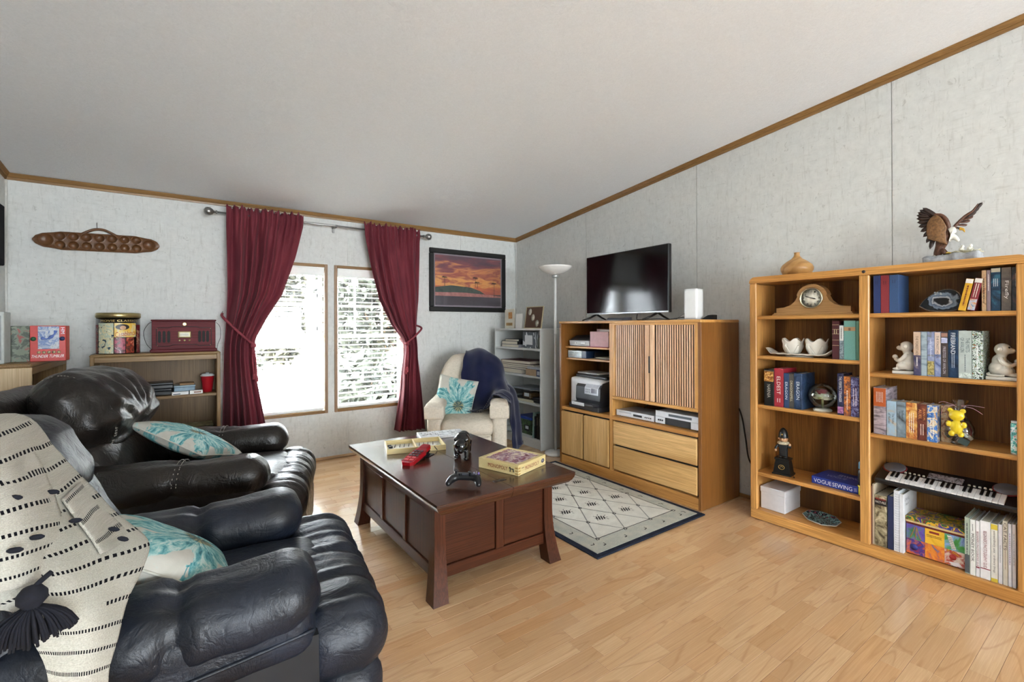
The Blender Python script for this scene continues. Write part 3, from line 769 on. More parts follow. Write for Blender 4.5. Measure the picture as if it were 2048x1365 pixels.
# ------------------------------------------------------------------ white shelf unit in the corner
sh = thing('white_shelf_unit', 'white open shelf unit standing in the corner beside the floor lamp', 'shelf unit', (0, 0, 0))
WS = cm('#d2d4d1', .5, var=.03, name='white_melamine')
SX, SY0, SY1, SZ = 2.81, 3.475, 4.275, 1.172
part('side_panel', WS, sh, (SX, 3.195, SY0, SY0+.018, .001, SZ-.018)); part('side_panel', WS, sh, (SX, 3.195, SY1-.018, SY1, .001, SZ-.018))
part('top_board', WS, sh, (SX-.002, 3.197, SY0-.001, SY1+.001, SZ-.018, SZ)); part('back_panel', WS, sh, (3.186, 3.192, SY0+.018, SY1-.018, .02, SZ-.018), b=0)
part('kick_board', WS, sh, (SX+.02, SX+.036, SY0+.018, SY1-.018, .001, .077))
WSH = [.975, .708, .437, .095]
for z in WSH: part('shelf', WS, sh, (SX+.004, 3.186, SY0+.018, SY1-.018, z-.018, z), b=.001)

# ------------------------------------------------------------------ low bookcases on the left
GRZ = wood('grey_oak_upright', '#5d4526', '#8a6c46', '#a08257', 'z', 1.6, .45, .4, .05)
GRX = wood('grey_oak_long', '#5d4526', '#8a6c46', '#a08257', 'x', 1.6, .45, .4, .05)
GRY = wood('grey_oak_wall', '#5d4526', '#8a6c46', '#a08257', 'y', 1.6, .45, .4, .05)
GBACK = wood('grey_oak_back', '#4a3721', '#6d5437', '#7d6342', 'z', 1.2, .5, .4, .0)
lb = thing('low_bookcase', 'low oak bookcase holding the painted tin and the red radio', 'bookcase', (0, 0, 0))
lx0, lx1, ly, lz = -.482, .256, 4.152, 1.016
part('side_panel', GRZ, lb, (lx0, lx0+.024, ly, YB-.006, .002, lz-.004), b=.004); part('side_panel', GRZ, lb, (lx1-.024, lx1, ly, YB-.006, .002, lz-.004), b=.004)
part('top_board', GRX, lb, (lx0-.002, lx1+.002, ly-.004, YB-.006, lz-.020, lz), b=.008); part('top_rail', GRX, lb, (lx0+.024, lx1-.024, ly, ly+.02, lz-.056, lz-.021))
part('back_panel', GBACK, lb, (lx0+.024, lx1-.024, YB-.02, YB-.008, .02, lz-.02), b=0); part('plinth', GRX, lb, (lx0+.024, lx1-.024, ly, ly+.02, .002, .07))
LBS = [.706, .40, .09]
for z in LBS: part('shelf', GRX, lb, (lx0+.024, lx1-.024, ly+.008, YB-.02, z-.022, z), b=.004)
dk = thing('side_bookcase', 'oak bookcase end on against the side wall with toy box on top', 'bookcase', (0, 0, 0))
dx0, dx1, dy0, dy1, dz = XL+.018, -.628, 3.45, 4.395, 1.012
part('side_panel', wood('lit_end_oak', '#a08560', '#c9b08c', '#d8c3a2', 'z', 1.2, .5, .35, 0), dk, (dx0, dx1, dy0, dy0+.024, .002, dz-.022), b=.003); part('side_panel', GRZ, dk, (dx0, dx1, dy1-.024, dy1, .002, dz-.022), b=.003)  # near end panel's oak is lightened to look lit
part('top_board', GRY, dk, (dx0, dx1+.003, dy0-.003, dy1, dz-.022, dz), b=.006); part('top_rail', GRY, dk, (dx1-.02, dx1, dy0+.024, dy1-.024, dz-.060, dz-.022))
part('back_panel', GBACK, dk, (dx0, dx0+.01, dy0+.024, dy1-.024, .02, dz-.022), b=0)
for z in (.70, .40, .09): part('shelf', GRY, dk, (dx0+.01, dx1-.006, dy0+.024, dy1-.024, z-.022, z), b=.003)

# ------------------------------------------------------------------ curtains, rod, tiebacks
STEEL = cm('#9a9a98', .28, 1.0, var=.05, name='brushed_nickel')
rd = thing('curtain_rod', 'brushed metal curtain rod with ball finials above the two windows', 'curtain rod', (1.12, YB-.10, 2.098))
mb = MB(); mb.tube([(-.87, 0, 0), (.88, 0, 0)], .008, 12); mb.build('rod', STEEL, rd)
for s in (-1, 1):
    mb = MB(); mb.lathe([(.008, 0), (.014, .004), (.014, .010), (.008, .014), (.010, .026), (.022, .034), (.031, .050), (.033, .062), (.027, .080), (.012, .090), (0, .092)], 20, axis='x')
    if s < 0: mb.xf(Matrix.Rotation(PI, 4, 'Z'))
    mb.xf(Matrix.Translation((s*.87, 0, 0))); mb.build('finial', STEEL, rd)
for x in (-.78, .03, .80):
    mb = MB(); mb.box(x-.008, x+.008, .002, .098, -.014, -.006, b=.002); mb.box(x-.010, x+.010, .092, .0985, -.045, .012, b=.002); mb.lathe([(.012, -.008), (.012, .008)], 14, (x, 0, 0), axis='x'); mb.build('bracket', STEEL, rd)
def curtain_mat():
    t = NT('burgundy_curtain_cloth'); v = t.coord(scale=(1, 1, .3)); f = t.noise(v, 14, 3); w = t.noise(t.coord(scale=(1, 1, 6)), 120, 2)
    c = t.ramp(f, [(.3, '#6a2833'), (.7, '#80343e')]); c = t.mix(t.math('MULTIPLY', w, .25), c, '#4a1a24'); t.col(c)
    t.set(Roughness=.75, Specular_IOR_Level=.25, Sheen_Weight=.08, Sheen_Roughness=.4)
    tl = t.n('BsdfTranslucent'); tl.inputs[0].default_value = L('#8a2b3c'); mx = t.n('MixShader'); mx.inputs[0].default_value = .09
    t.l(t.b.outputs[0], mx.inputs[1]); t.l(tl.outputs[0], mx.inputs[2]); t.l(mx.outputs[0], t.t.nodes['Material Output'].inputs[0])
    t.bump(w, .0006, .5); return t.mat
CURT = curtain_mat(); ROPE = cm('#8c3440', .7, var=.35, scale=150, bump=.002, name='burgundy_rope')
def curtain(label, xl, xr, hookx, hookz, knot, flip, seed):
    t = thing('curtain', label, 'curtain', (0, 0, 0), 0, 'burgundy tied back curtains'); y0 = YB-.10
    ztop, zb = 2.155, .195
    def P(u, v):
        z = ztop+(zb-ztop)*v
        a, b = interp(xl, -z), interp(xr, -z)
        uu = 1-u if flip else u     # gathers denser on the outer (wall) side
        N = 6.5; k = uu**1.0
        pin = math.exp(-((z-knot[1])/.20)**2)
        amp = (.012+.010*smooth(2.12, 1.8, z)*(1-.3*pin)+.012*smooth(.9, .3, z))*(.75+.5*math.sin(5*u+seed))
        w = min(1, max(0, u+.010*math.sin(7*z+seed)))
        dy = amp*math.sin(2*PI*N*(w**(1.25) if not flip else 1-(1-w)**1.25)+.5*math.sin(2.3*z+seed))+.010*math.sin(2*PI*2.6*u+seed+z)
        hang = .04*math.sin(PI*u)*smooth(2.1, 1.3, z)*(1-.5*smooth(1.0, .6, z))
        rod = math.exp(-((z-2.098)/.022)**2)
        dy = dy*(1-.35*rod)
        x = a+(b-a)*u+.004*math.sin(2*PI*N*u*1.0+1.1)*smooth(2.0, 1.7, z); dy += .007*math.sin(2*PI*15*u+seed)*smooth(1.75, 2.08, z)
        zz = z+(.012*math.sin(2*PI*11*u+seed)+.008*math.sin(2*PI*23*u))*smooth(2.10, 2.155, z)
        zz -= .035*smooth(.35, .195, z)*(u if not flip else .9*u)*.6
        return (x, y0-.014-.014*math.exp(-((z-2.098)/.05)**2)-hang+dy*1.35, zz)
    mb = MB(); mb.grid(P, 150, 90); o = mb.build('cloth', CURT, t); m = o.modifiers.new('thickness', 'SOLIDIFY'); m.thickness = .002
    # rope
    s = 1 if not flip else -1; kx, kz = knot
    path = cat_rom([(hookx, YB-.012, hookz+.02), (hookx-s*.004, y0-.045, hookz-.01), ((hookx*.6+kx*.4), y0-.075, hookz*.55+kz*.45), (kx*.93+hookx*.07, y0-.066, kz+.02), (kx+s*.012, y0-.035, kz), (kx+s*.012, YB-.03, kz+.05)], 8)
    mb = MB(); mb.tube(path, .010, 8); mb.build('tieback_rope', ROPE, t)
    mb = MB(); mb.ball((kx, y0-.07, kz), .022, 12, sc=(1, .8, 1)); mb.tube(cat_rom([(kx, y0-.07, kz), (kx+s*.012, y0-.075, kz-.10), (kx+s*.022, y0-.07, kz-.24)], 6), .008, 7); mb.tube(cat_rom([(kx, y0-.07, kz), (kx-s*.006, y0-.078, kz-.10), (kx+s*.004, y0-.074, kz-.22)], 6), .008, 7)
    for q in ((kx+s*.022, kz-.24), (kx+s*.004, kz-.22)): mb.lathe([(.006, .0), (.012, -.008), (.014, -.05), (.010, -.052)], 10, (q[0], y0-.072, q[1]))
    mb.build('rope_knot', ROPE, t)
    mb = MB(); mb.tube([(hookx, YB-.001, hookz+.02), (hookx, YB-.03, hookz+.02), (hookx, YB-.034, hookz+.04)], .003, 6); mb.build('wall_hook', STEEL, t)
neg = lambda tab: [(-z, x) for z, x in tab]
curtain('burgundy curtain tied back with rope, beside the red radio', neg([(2.155, .306), (1.77, .308), (1.468, .311), (1.257, .303), (1.053, .290), (.81, .284), (.456, .277), (.19, .268)]),
        neg([(2.155, .873), (2.05, .868), (1.769, .808), (1.468, .711), (1.257, .585), (1.12, .515), (1.053, .498), (.95, .497), (.809, .512), (.456, .572), (.19, .612)]), .285, 1.285, (.485, 1.050), False, .3)
curtain('burgundy curtain tied back with rope, beside the framed sunset picture', neg([(2.155, 1.394), (2.05, 1.402), (1.774, 1.454), (1.449, 1.524), (1.214, 1.645), (1.09, 1.745), (1.019, 1.776), (.92, 1.780), (.825, 1.766), (.536, 1.738), (.19, 1.690)]),
        neg([(2.155, 1.957), (1.462, 1.946), (1.115, 1.916), (.9, 1.93), (.566, 1.966), (.19, 1.995)]), 1.945, 1.19, (1.790, 1.030), True, 1.9)

# ------------------------------------------------------------------ television
tv = thing('television', 'flat black television standing on the oak cabinet', 'television', (2.925, 2.553, CZ), -.045)
BLK = cm('#101113', .35, var=.1, name='black_plastic'); SCR = cm('#07080a', .10, var=.05, spec=.55, name='dark_screen')
hsg = part('housing', BLK, tv, (.0, .035, -.442, .442, .058, .562), b=.004); part('screen', SCR, hsg, (-.0025, .0, -.436, .436, .072, .556), b=.0006)
part('lower_bezel', cm('#8a8c8e', .3, .8), hsg, (-.004, .004, -.441, .441, .058, .070), b=.001)
mb = MB(); mb.box(.035, .06, -.25, .25, .10, .40, b=.01); mb.build('rear_housing', BLK, tv)
for y in (-.33, .33):
    mb = MB(); mb.tube([(-.13, y+.02, .006), (-.05, y+.006, .03), (.014, y, .060), (.07, y-.006, .03), (.12, y-.02, .006)], [.006, .008, .010, .008, .006], 6); mb.build('foot', BLK, tv)

# ------------------------------------------------------------------ framed sunset picture
pf = thing('framed_picture', 'black framed sunset picture hanging beside the window curtain', 'picture', (2.572, YB, 1.682))
FR = cm('#141414', .35, name='black_frame_lacquer'); w2, h2, fw = .475, .330, .052
for a, b, c, d in ((-w2, w2, h2-fw, h2), (-w2, w2, -h2, -h2+fw), (-w2, -w2+fw, -h2+fw, h2-fw), (w2-fw, w2, -h2+fw, h2-fw)):
    mb = MB(); mb.box(a, b, -.026, -.004, c, d, b=.007); mb.build('frame_rail', FR, pf)
part('mat_board', cm('#8a7f88', .7, var=.05), pf, (-w2+fw, w2-fw, -.012, -.009, -h2+fw, h2-fw), b=0)
def sunset():
    t = NT('sunset_print'); tc = t.n('TexCoord'); sp = t.n('SeparateXYZ'); t.l(tc.outputs['Object'], sp.inputs[0])
    wv = t.noise(t.coord(scale=(2.2, 1, 9), rot=(0, .16, 0)), 1.6, 4, .55, .5)
    h = t.math('ADD', t.math('MULTIPLY', sp.outputs['Z'], 1.15), t.math('MULTIPLY', t.math('SUBTRACT', wv, .5), .62))
    f = t.math('ADD', t.math('MULTIPLY', h, 1.5), .45)
    t.col(t.ramp(f, [(.14, '#a8584a'), (.30, '#c26c48'), (.42, '#dca05e'), (.52, '#9c4f4a'), (.64, '#cf8a58'), (.74, '#844850'), (.92, '#5e4450')])); t.set(Roughness=.3); return t.mat
iw, ih = w2-fw-.014, h2-fw-.016
prn = part('print', sunset(), pf, (-iw, iw, -.0135, -.012, -ih, ih), b=0)
def patch(par, name, mat, poly, y=-.0138, dy=.0004):
    par = prn; mb = MB(); mb.prism(poly, y, y-dy, 'y'); return mb.build(name, mat, par)
patch(pf, 'printed_hill', cm('#46514a', .4, var=.25), [(-iw, -.075), (-.22, -.050), (.02, -.065), (.14, -.10), (.20, -.135), (-iw, -.135)])
patch(pf, 'printed_shore', cm('#a8706a', .4, var=.3, scale=40), [(-iw, -.128), (-.05, -.122), (.30, -.140), (iw, -.150), (iw, -.165), (-iw, -.165)], -.0142)
patch(pf, 'printed_drive', cm('#4b444b', .4, var=.2), [(-iw, -.135), (iw, -.135), (iw, -ih), (-iw, -ih)], -.0136)
for x, z, hh in ((-.30, -.06, .09), (.075, -.06, .10), (.10, -.07, .06), (.32, -.16, .15)):
    mb = MB(); mb.prism([(x-.003, z), (x+.003, z), (x+.002, z+hh), (x-.002, z+hh)], -.0148, -.0152, 'y')
    for q in range(7):
        a = PI*(q/6); mb.prism([(x, z+hh+.004), (x+.034*math.cos(a)-.004, z+hh+.016*math.sin(a)-.004), (x+.034*math.cos(a), z+hh+.018*math.sin(a)), (x, z+hh-.004)], -.0150, -.0154, 'y')
    mb.build('printed_palm', cm('#4a3a34', .5), prn)
part('glazing', pane_mat('picture_glass', .0), pf, (-w2+fw, w2-fw, -.0185, -.017, -h2+fw, h2-fw), b=0)
# ------------------------------------------------------------------ leather recliners
def leather(nm, a, b, rough):
    t = NT(nm); v = t.coord()
    wr = t.noise(t.coord(scale=(1, 1.6, 1.3)), 15, 4, .55, 2.2); grain = t.n('TexVoronoi'); grain.inputs['Scale'].default_value = 420; t.l(v, grain.inputs['Vector'])
    crk = t.math('ABSOLUTE', t.math('SUBTRACT', t.noise(t.coord(scale=(1.2, .8, 1)), 9, 3, .5, 2.8), .5))
    big = t.noise(v, 5, 3)
    t.col(t.ramp(big, [(.3, a), (.72, b)]))
    t.set(Roughness=t.math('ADD', t.math('MULTIPLY', big, .18), rough), Specular_IOR_Level=.45, Coat_Weight=.08, Coat_Roughness=.3)
    n1 = t.bump(wr, .006, .38); n2 = t.bump(t.ramp(crk, [(0, (0, 0, 0, 1)), (.10, (1, 1, 1, 1))]), .0022, .26, n1); t.bump(grain.outputs['Distance'], .0006, .25, n2)
    return t.mat
NAVY = leather('navy_black_leather', '#0b1018', '#192130', .36)
BROWN = leather('brown_black_leather', '#14110f', '#241e1a', .22)
STITCH = cm('#8f8880', .8, name='pale_topstitch')
def soft(mb, c, h, r, n, amp=.01, sc=6, seed=0, fn=None, rot=None, puff=0.):
    R = rot.to_matrix().to_4x4() if rot is not None else None
    def f(p):
        q = Vector(p)
        if puff:
            for a in range(3):
                o = [b for b in range(3) if b != a]
                k = (1-(p[o[0]]/h[o[0]])**2)*(1-(p[o[1]]/h[o[1]])**2)
                q[a] += puff*h[a]*k*(p[a]/h[a])
        if fn: q = fn(q)
        d = q.normalized() if q.length > 1e-6 else q
        q = q+d*amp*(ns(q, sc, seed)+.5*ns(q, sc*2.3, seed+3))
        return q
    st_ = len(mb.v); mb.rbox((0, 0, 0), h, r, n, f)
    m = Matrix.Translation(c)
    if R is not None: m = m @ R
    mb.xf(m, st_); return mb
def dashes(path, mat, par, w=.0016, ln=.006, gap=.005, off=(0, 0, 0)):
    P = [Vector(p)+Vector(off) for p in path]; mb = MB(); acc = 0; L_ = ln+gap
    for a, b in zip(P, P[1:]):
        d = (b-a).length; t = (L_-acc) % L_
        while t+ln < d:
            mb.tube([a+(b-a)*(t/d), a+(b-a)*((t+ln)/d)], w, 4, smooth=False); t += L_
        acc = (acc+d) % L_
    return mb.build('stitching', mat, par)
from mathutils import Euler
def crease(p, x, w, d):  # squeeze towards the axis near x
    k = 1-d*math.exp(-((p.x-x)/w)**2); return Vector((p.x, p.y*k, p.z*k))
# --- near recliner (navy), three-quarter from its arm side
nr = thing('recliner', 'navy black leather recliner with a cream tasselled throw over its back', 'recliner', (-.058, 1.588, 0), math.radians(-6))
def recliner_arm(par, y, x0, x1, zt, hw, hh, mat, seams, tilt, seed, name='armrest'):
    mb = MB(); cx, hx = (x0+x1)/2, (x1-x0)/2
    def f(p):
        u = p.x/hx
        q = Vector(p)
        for s_, d_ in seams: q = crease(q, s_-cx, .022, d_)
        q.z *= 1+.10*math.sin(PI*(u*.5+.5)*2); q.z += tilt*u
        g = abs(q.x-(seams[0][0]-cx)) if seams else 1
        q.z += .006*math.sin(q.y*95+seed)*math.exp(-g/.06)
        return q
    soft(mb, (cx, y, zt-hh), (hx, hw, hh), min(hw, hh)*.96, (44, 18, 18), .010, 9, seed, f)
    return mb.build(name, mat, par)
for s, nm in ((-1, 'near'), (1, 'far')):
    recliner_arm(nr, s*.268, -.36, .385, .605, .118, .092, NAVY, [(.085, .20)], .030, 4+s)
    mb = MB(); soft(mb, (-.02, s*.318, .46), (.39, .055, .085), .05, (36, 8, 12), .008, 12, 7+s, lambda p: Vector((p.x, p.y, p.z+.035*p.x/.39))); mb.build('arm_side_roll', NAVY, nr)
    mb = MB(); mb.prism([(-.40, .05), (.36, .05), (.375, .20), (.372, .455), (.30, .455), (-.40, .40)], s*.325, s*.355, 'y'); mb.build('side_panel', cm('#14181e', .42, var=.25, scale=12, bump=.001, name='navy_vinyl_side'), nr)
    mb = MB(); mb.tube(cat_rom([(-.36, s*.372, .405), (-.1, s*.376, .428), (.15, s*.376, .452), (.36, s*.370, .478)], 6), .0045, 6); mb.build('welt', NAVY, nr)
mb = MB(); soft(mb, (.10, 0, .425), (.32, .185, .075), .06, (24, 18, 10), .008, 10, 2, puff=.12); mb.build('seat_cushion', NAVY, nr)
def footpad(p):
    q = Vector(p); k = math.sin(p.y*70)*.004+math.sin(p.y*113+1)*.003
    if p.x > 0 or p.z > 0: q += Vector((.6, 0, .8))*k*(1 if abs(p.y) < .36 else 0)
    return q
mb = MB(); soft(mb, (.435, .03, .385), (.125, .385, .105), .10, (14, 60, 14), .010, 9, 5, footpad); mb.build('footrest_top', NAVY, nr)
mb = MB(); soft(mb, (.455, .03, .20), (.085, .375, .135), .07, (12, 40, 12), .008, 9, 8, footpad); mb.build('footrest_front', NAVY, nr)
part('footrest_mechanism', cm('#191b20', .5), nr, (-.38, .36, -.30, .30, .03, .33), b=.01)
RB = Euler((0, math.radians(-26), 0))
mb = MB(); soft(mb, (-.245, 0, .635), (.115, .345, .335), .10, (12, 26, 26), .010, 7, 11, rot=RB); mb.build('backrest', NAVY, nr)
mb = MB(); soft(mb, (-.165, 0, .56), (.09, .25, .14), .08, (10, 22, 16), .010, 9, 12, rot=RB, puff=.15); mb.build('lumbar_cushion', NAVY, nr)
mb = MB(); soft(mb, (-.295, .02, .815), (.105, .28, .135), .09, (12, 30, 18), .012, 10, 13, rot=RB, puff=.15); mb.build('head_cushion', NAVY, nr)
# --- far recliner (brown black)
fr_ = thing('recliner', 'brown black leather recliner with pillow head cushion and pale stitching', 'recliner', (.016, 2.82, 0), math.radians(-16))
for s in (-1, 1):
    recliner_arm(fr_, s*.365, -.40, .43, .625, .112, .090, BROWN, [(.10, .06)], .012, 20+s)
    mb = MB(); soft(mb, (0, s*.40, .44), (.40, .065, .11), .05, (30, 8, 12), .006, 9, 27+s); mb.build('arm_side_roll', BROWN, fr_)
    mb = MB(); mb.prism([(-.42, .04), (.40, .04), (.41, .20), (.40, .40), (-.42, .40)], s*.415, s*.445, 'y'); mb.build('side_panel', cm('#1c1714', .4, var=.25, scale=12, bump=.001, name='brown_vinyl_side'), fr_)
    for dx in (-.008, .008):
        pts = [(.10+dx, s*.365+.112*math.cos(a)*1.0, .537+.094*math.sin(a)) for a in [PI*k/16 for k in range(17)]]
        dashes(pts, STITCH, fr_)
mb = MB(); soft(mb, (.12, 0, .42), (.34, .265, .08), .065, (26, 24, 10), .008, 9, 22, puff=.14); mb.build('seat_cushion', BROWN, fr_)
mb = MB(); soft(mb, (.47, .0, .375), (.115, .43, .11), .10, (14, 64, 14), .010, 9, 25, footpad); mb.build('footrest_top', BROWN, fr_)
mb = MB(); soft(mb, (.50, .0, .18), (.07, .42, .13), .06, (10, 44, 12), .007, 9, 28, footpad); mb.build('footrest_front', BROWN, fr_)
part('footrest_mechanism', cm('#1b1613', .5), fr_, (-.38, .42, -.40, .40, .03, .33), b=.01)
RB2 = Euler((0, math.radians(-30), 0))
def shellf(p):
    q = Vector(p); q.y *= 1-.10*smooth(.1, .36, p.z); return q
mb = MB(); soft(mb, (-.45, 0, .62), (.085, .43, .35), .08, (10, 28, 26), .006, 6, 31, shellf, rot=RB2); mb.build('backrest', BROWN, fr_)
mb = MB(); soft(mb, (-.245, 0, .555), (.09, .30, .15), .08, (10, 26, 16), .010, 8, 32, rot=RB2, puff=.15); mb.build('lumbar_cushion', BROWN, fr_)
def headf(p):
    q = Vector(p); r_ = math.hypot(p.y, p.z+.14); an = math.atan2(p.z+.14, p.y)
    if p.x > -.02: q.x += .009*math.sin(an*13)*smooth(.05, .14, r_)*(1-smooth(.2, .34, r_))
    q.x += .020*math.exp(-((p.z+.02)/.12)**2)-.03*math.exp(-((p.z+.15)/.03)**2)*(p.x > 0)
    return q
mb = MB(); soft(mb, (-.345, .03, .815), (.125, .300, .185), .115, (20, 64, 36), .012, 9, 33, headf, rot=RB2, puff=.12); mb.build('head_cushion', BROWN, fr_)
R3 = RB2.to_matrix()
for y in (-.205, -.193):
    pts = [Vector((-.345, 0, .815))+R3 @ Vector((.134*math.cos(a)+.004, y, .190*math.sin(a))) for a in [-1.25+2.9*k/24 for k in range(25)]]
    dashes(pts, STITCH, fr_)
for k in (.0, .012):
    pts = [Vector((-.45, 0, .62))+R3 @ Vector((.070-k, -.418+.04*smooth(.1, .36, z), z)) for z in [-.30+.64*i/20 for i in range(21)]]
    dashes(pts, STITCH, fr_)

# ------------------------------------------------------------------ cushions
def floral(nm, cx, cy, sc, base='#b4b1a6'):
    t = NT(nm); tc = t.n('TexCoord'); mp = t.n('Mapping'); mp.inputs['Location'].default_value = (-cx, -cy, 0); t.l(tc.outputs['Object'], mp.inputs[0])
    sp = t.n('SeparateXYZ'); t.l(mp.outputs[0], sp.inputs[0]); x, y = sp.outputs[0], sp.outputs[1]
    r = t.math('SQRT', t.math('ADD', t.math('MULTIPLY', x, x), t.math('MULTIPLY', y, y))); an = t.math('ARCTAN2', y, x)
    wob = t.noise(mp.outputs[0], 16*sc, 3, .6, 1.0)
    pet = t.math('SINE', t.math('ADD', t.math('MULTIPLY', an, 9), t.math('MULTIPLY', wob, 5)))
    edge = t.math('ADD', t.math('MULTIPLY', pet, .045/sc), t.math('ADD', t.math('MULTIPLY', wob, .12/sc), .085/sc))
    ins = t.math('SUBTRACT', edge, r); m = t.ramp(t.math('ADD', t.math('MULTIPLY', ins, 18*sc), .5), [(.42, (0, 0, 0, 1)), (.55, (1, 1, 1, 1))])
    pv = t.n('CombineXYZ'); t.l(t.math('MULTIPLY', an, 3.2), pv.inputs[0]); t.l(t.math('MULTIPLY', r, 9*sc), pv.inputs[1]); t.l(t.math('MULTIPLY', wob, .8), pv.inputs[2])
    streak = t.noise(pv.outputs[0], 2.2, 5, .68, .6)
    teal = t.ramp(streak, [(.30, '#1c4a52'), (.42, '#4a8a90'), (.52, '#86b4b2'), (.60, '#bcccc4'), (.68, '#6fa8a8')])
    bgc = t.ramp(wob, [(.35, base), (.62, '#bfbcb2'), (.72, '#a9cbc6')])
    c = t.mix(m, bgc, teal)
    ce = t.ramp(t.math('MULTIPLY', r, 22*sc), [(.55, (1, 1, 1, 1)), (.8, (0, 0, 0, 1))]); c = t.mix(t.math('MULTIPLY', ce, .8), c, t.ramp(streak, [(.45, '#2a332c'), (.56, '#b59a4a')], 'CONSTANT'))
    t.col(c); t.set(Roughness=.85, Specular_IOR_Level=.2); t.bump(t.noise(tc.outputs['Object'], 300, 2), .0006, .5); return t.mat
def pillow(name, label, loc, rot, w, h, th, mat, seed, group='teal floral cushions'):
    def P(u, v, s):
        a, b = u*2-1, v*2-1
        k = max(0, (1-abs(a)**2.6))*max(0, (1-abs(b)**2.6)); z = s*th*k**.45
        pinch = 1-.07*(a*a*b*b) ; ea = 1-.045*(1-b*b)*a*a*0-.05*(1-b*b)*abs(a)**3; eb = 1-.05*(1-a*a)*abs(b)**3
        x, y = a*w/2*ea, b*h/2*eb
        z += .006*ns((a*2, b*2, s), 1.5, seed)*k
        return (x, y, z)
    t = thing(name, label, 'cushion', loc, rot, group)
    mb = MB(); mb.grid(lambda u, v: P(u, v, 1), 30, 30); n0 = len(mb.f); mb.grid(lambda u, v: P(1-u, v, -1), 30, 30)
    mb.build('cover', mat, t)
    mb = MB(); ring = [P(k/20, 0, 0) for k in range(20)]+[P(1, k/20, 0) for k in range(20)]+[P(1-k/20, 1, 0) for k in range(20)]+[P(0, 1-k/20, 0) for k in range(20)]
    mb.tube(ring, .0035, 6, closed=True); mb.build('piping', cm('#b9b7ab', .9), t); return t
pillow('throw_pillow', 'teal flower throw pillow lying on the brown recliner seat', (.045, 2.93, .615), (math.radians(-16), math.radians(22), math.radians(-38)), .40, .40, .055, floral('teal_flower_cloth', .03, -.02, .78), 1)
pillow('throw_pillow', 'teal flower throw pillow tucked in the navy recliner under the cream throw', (-.035, 1.565, .585), (math.radians(-8), math.radians(34), math.radians(-4)), .36, .36, .06, floral('teal_flower_cloth_two', .06, .03, .74), 2)

# ------------------------------------------------------------------ cream throw with tassel on the navy recliner
def throw_mat():
    t = NT('cream_knit_throw'); at = t.n('Attribute', attribute_name='pat'); sp = t.n('SeparateXYZ'); t.l(at.outputs['Vector'], sp.inputs[0])
    u, v = sp.outputs[0], sp.outputs[1]
    fr = t.math('FRACT', t.math('MULTIPLY', v, 1)); row = t.math('LESS_THAN', t.math('ABSOLUTE', t.math('SUBTRACT', fr, .5)), .085)
    fl = t.math('FLOOR', t.math('MULTIPLY', v, 1)); wn = t.n('TexNoise'); wn.inputs['Scale'].default_value = 1.0; cx = t.n('CombineXYZ')
    t.l(t.math('MULTIPLY', u, 5.0), cx.inputs[0]); t.l(t.math('MULTIPLY', fl, 7.3), cx.inputs[1]); t.l(cx.outputs[0], wn.inputs['Vector'])
    dash = t.math('GREATER_THAN', t.math('SINE', t.math('MULTIPLY', u, 620)), -.1)
    on = t.math('MULTIPLY', t.math('MULTIPLY', row, dash), t.math('GREATER_THAN', wn.outputs['Fac'], .36))
    weave = t.noise(t.coord(scale=(1, 1, 1)), 380, 2, .6)
    t.col(t.mix(on, t.ramp(weave, [(.3, '#b9b5aa'), (.7, '#d0ccc2')]), '#16161c')); t.set(Roughness=.95, Specular_IOR_Level=.1)
    ribs = t.math('SINE', t.math('MULTIPLY', v, 120)); t.bump(t.math('ADD', weave, t.math('MULTIPLY', ribs, .3)), .0018, .6); return t.mat
def net(rows, nu, nv, ripple=0, seed=0):
    """smooth surface through a control net"""
    cols = []
    for r_ in rows: cols.append(cat_rom(r_, nu))
    m = len(cols[0]); lines = [cat_rom([cols[i][j] for i in range(len(cols))], nv) for j in range(m)]
    return lines
def sheet(name, rows, mat, par, nu=8, nv=8, th=.004, rip=.004, seed=0, vrep=2.0, voff=0, ulen=.35, fold=None):
    Ls = net(rows, nu, nv); m, k = len(Ls), len(Ls[0]); mb = MB(); vs = []; pat = []
    for j in range(m):
        for i in range(k):
            p = Ls[j][i]; p = p+Vector((ns(p, 9, seed), ns(p, 9, seed+5), ns(p, 9, seed+9)))*rip
            if fold:
                a_ = Ls[min(j+1, m-1)][i]-Ls[max(j-1, 0)][i]; b_ = Ls[j][min(i+1, k-1)]-Ls[j][max(i-1, 0)]; n_ = a_.cross(b_)
                if n_.length > 1e-9: p = p+n_.normalized()*fold[0]*math.sin(fold[1]*(j/(m-1))+1.5*math.sin(2.2*i/(k-1)+seed))*smooth(0, .25, i/(k-1))
            vs.append(p); pat.append((ulen*j/(m-1), voff+vrep*i/(k-1), 0))
    fs = [(j*k+i, (j+1)*k+i, (j+1)*k+i+1, j*k+i+1) for j in range(m-1) for i in range(k-1)]
    mb.add(vs, fs, 0, True); o = mb.build(name, mat, par)
    at = o.data.attributes.new('pat', 'FLOAT_VECTOR', 'POINT'); at.data.foreach_set('vector', [c for p in pat for c in p])
    md = o.modifiers.new('thickness', 'SOLIDIFY'); md.thickness = th; md.offset = 1; return o
THROW = throw_mat()
tw = thing('throw_blanket', 'cream knitted throw with black dashed stripes and navy tassel', 'blanket', (0, 0, 0))
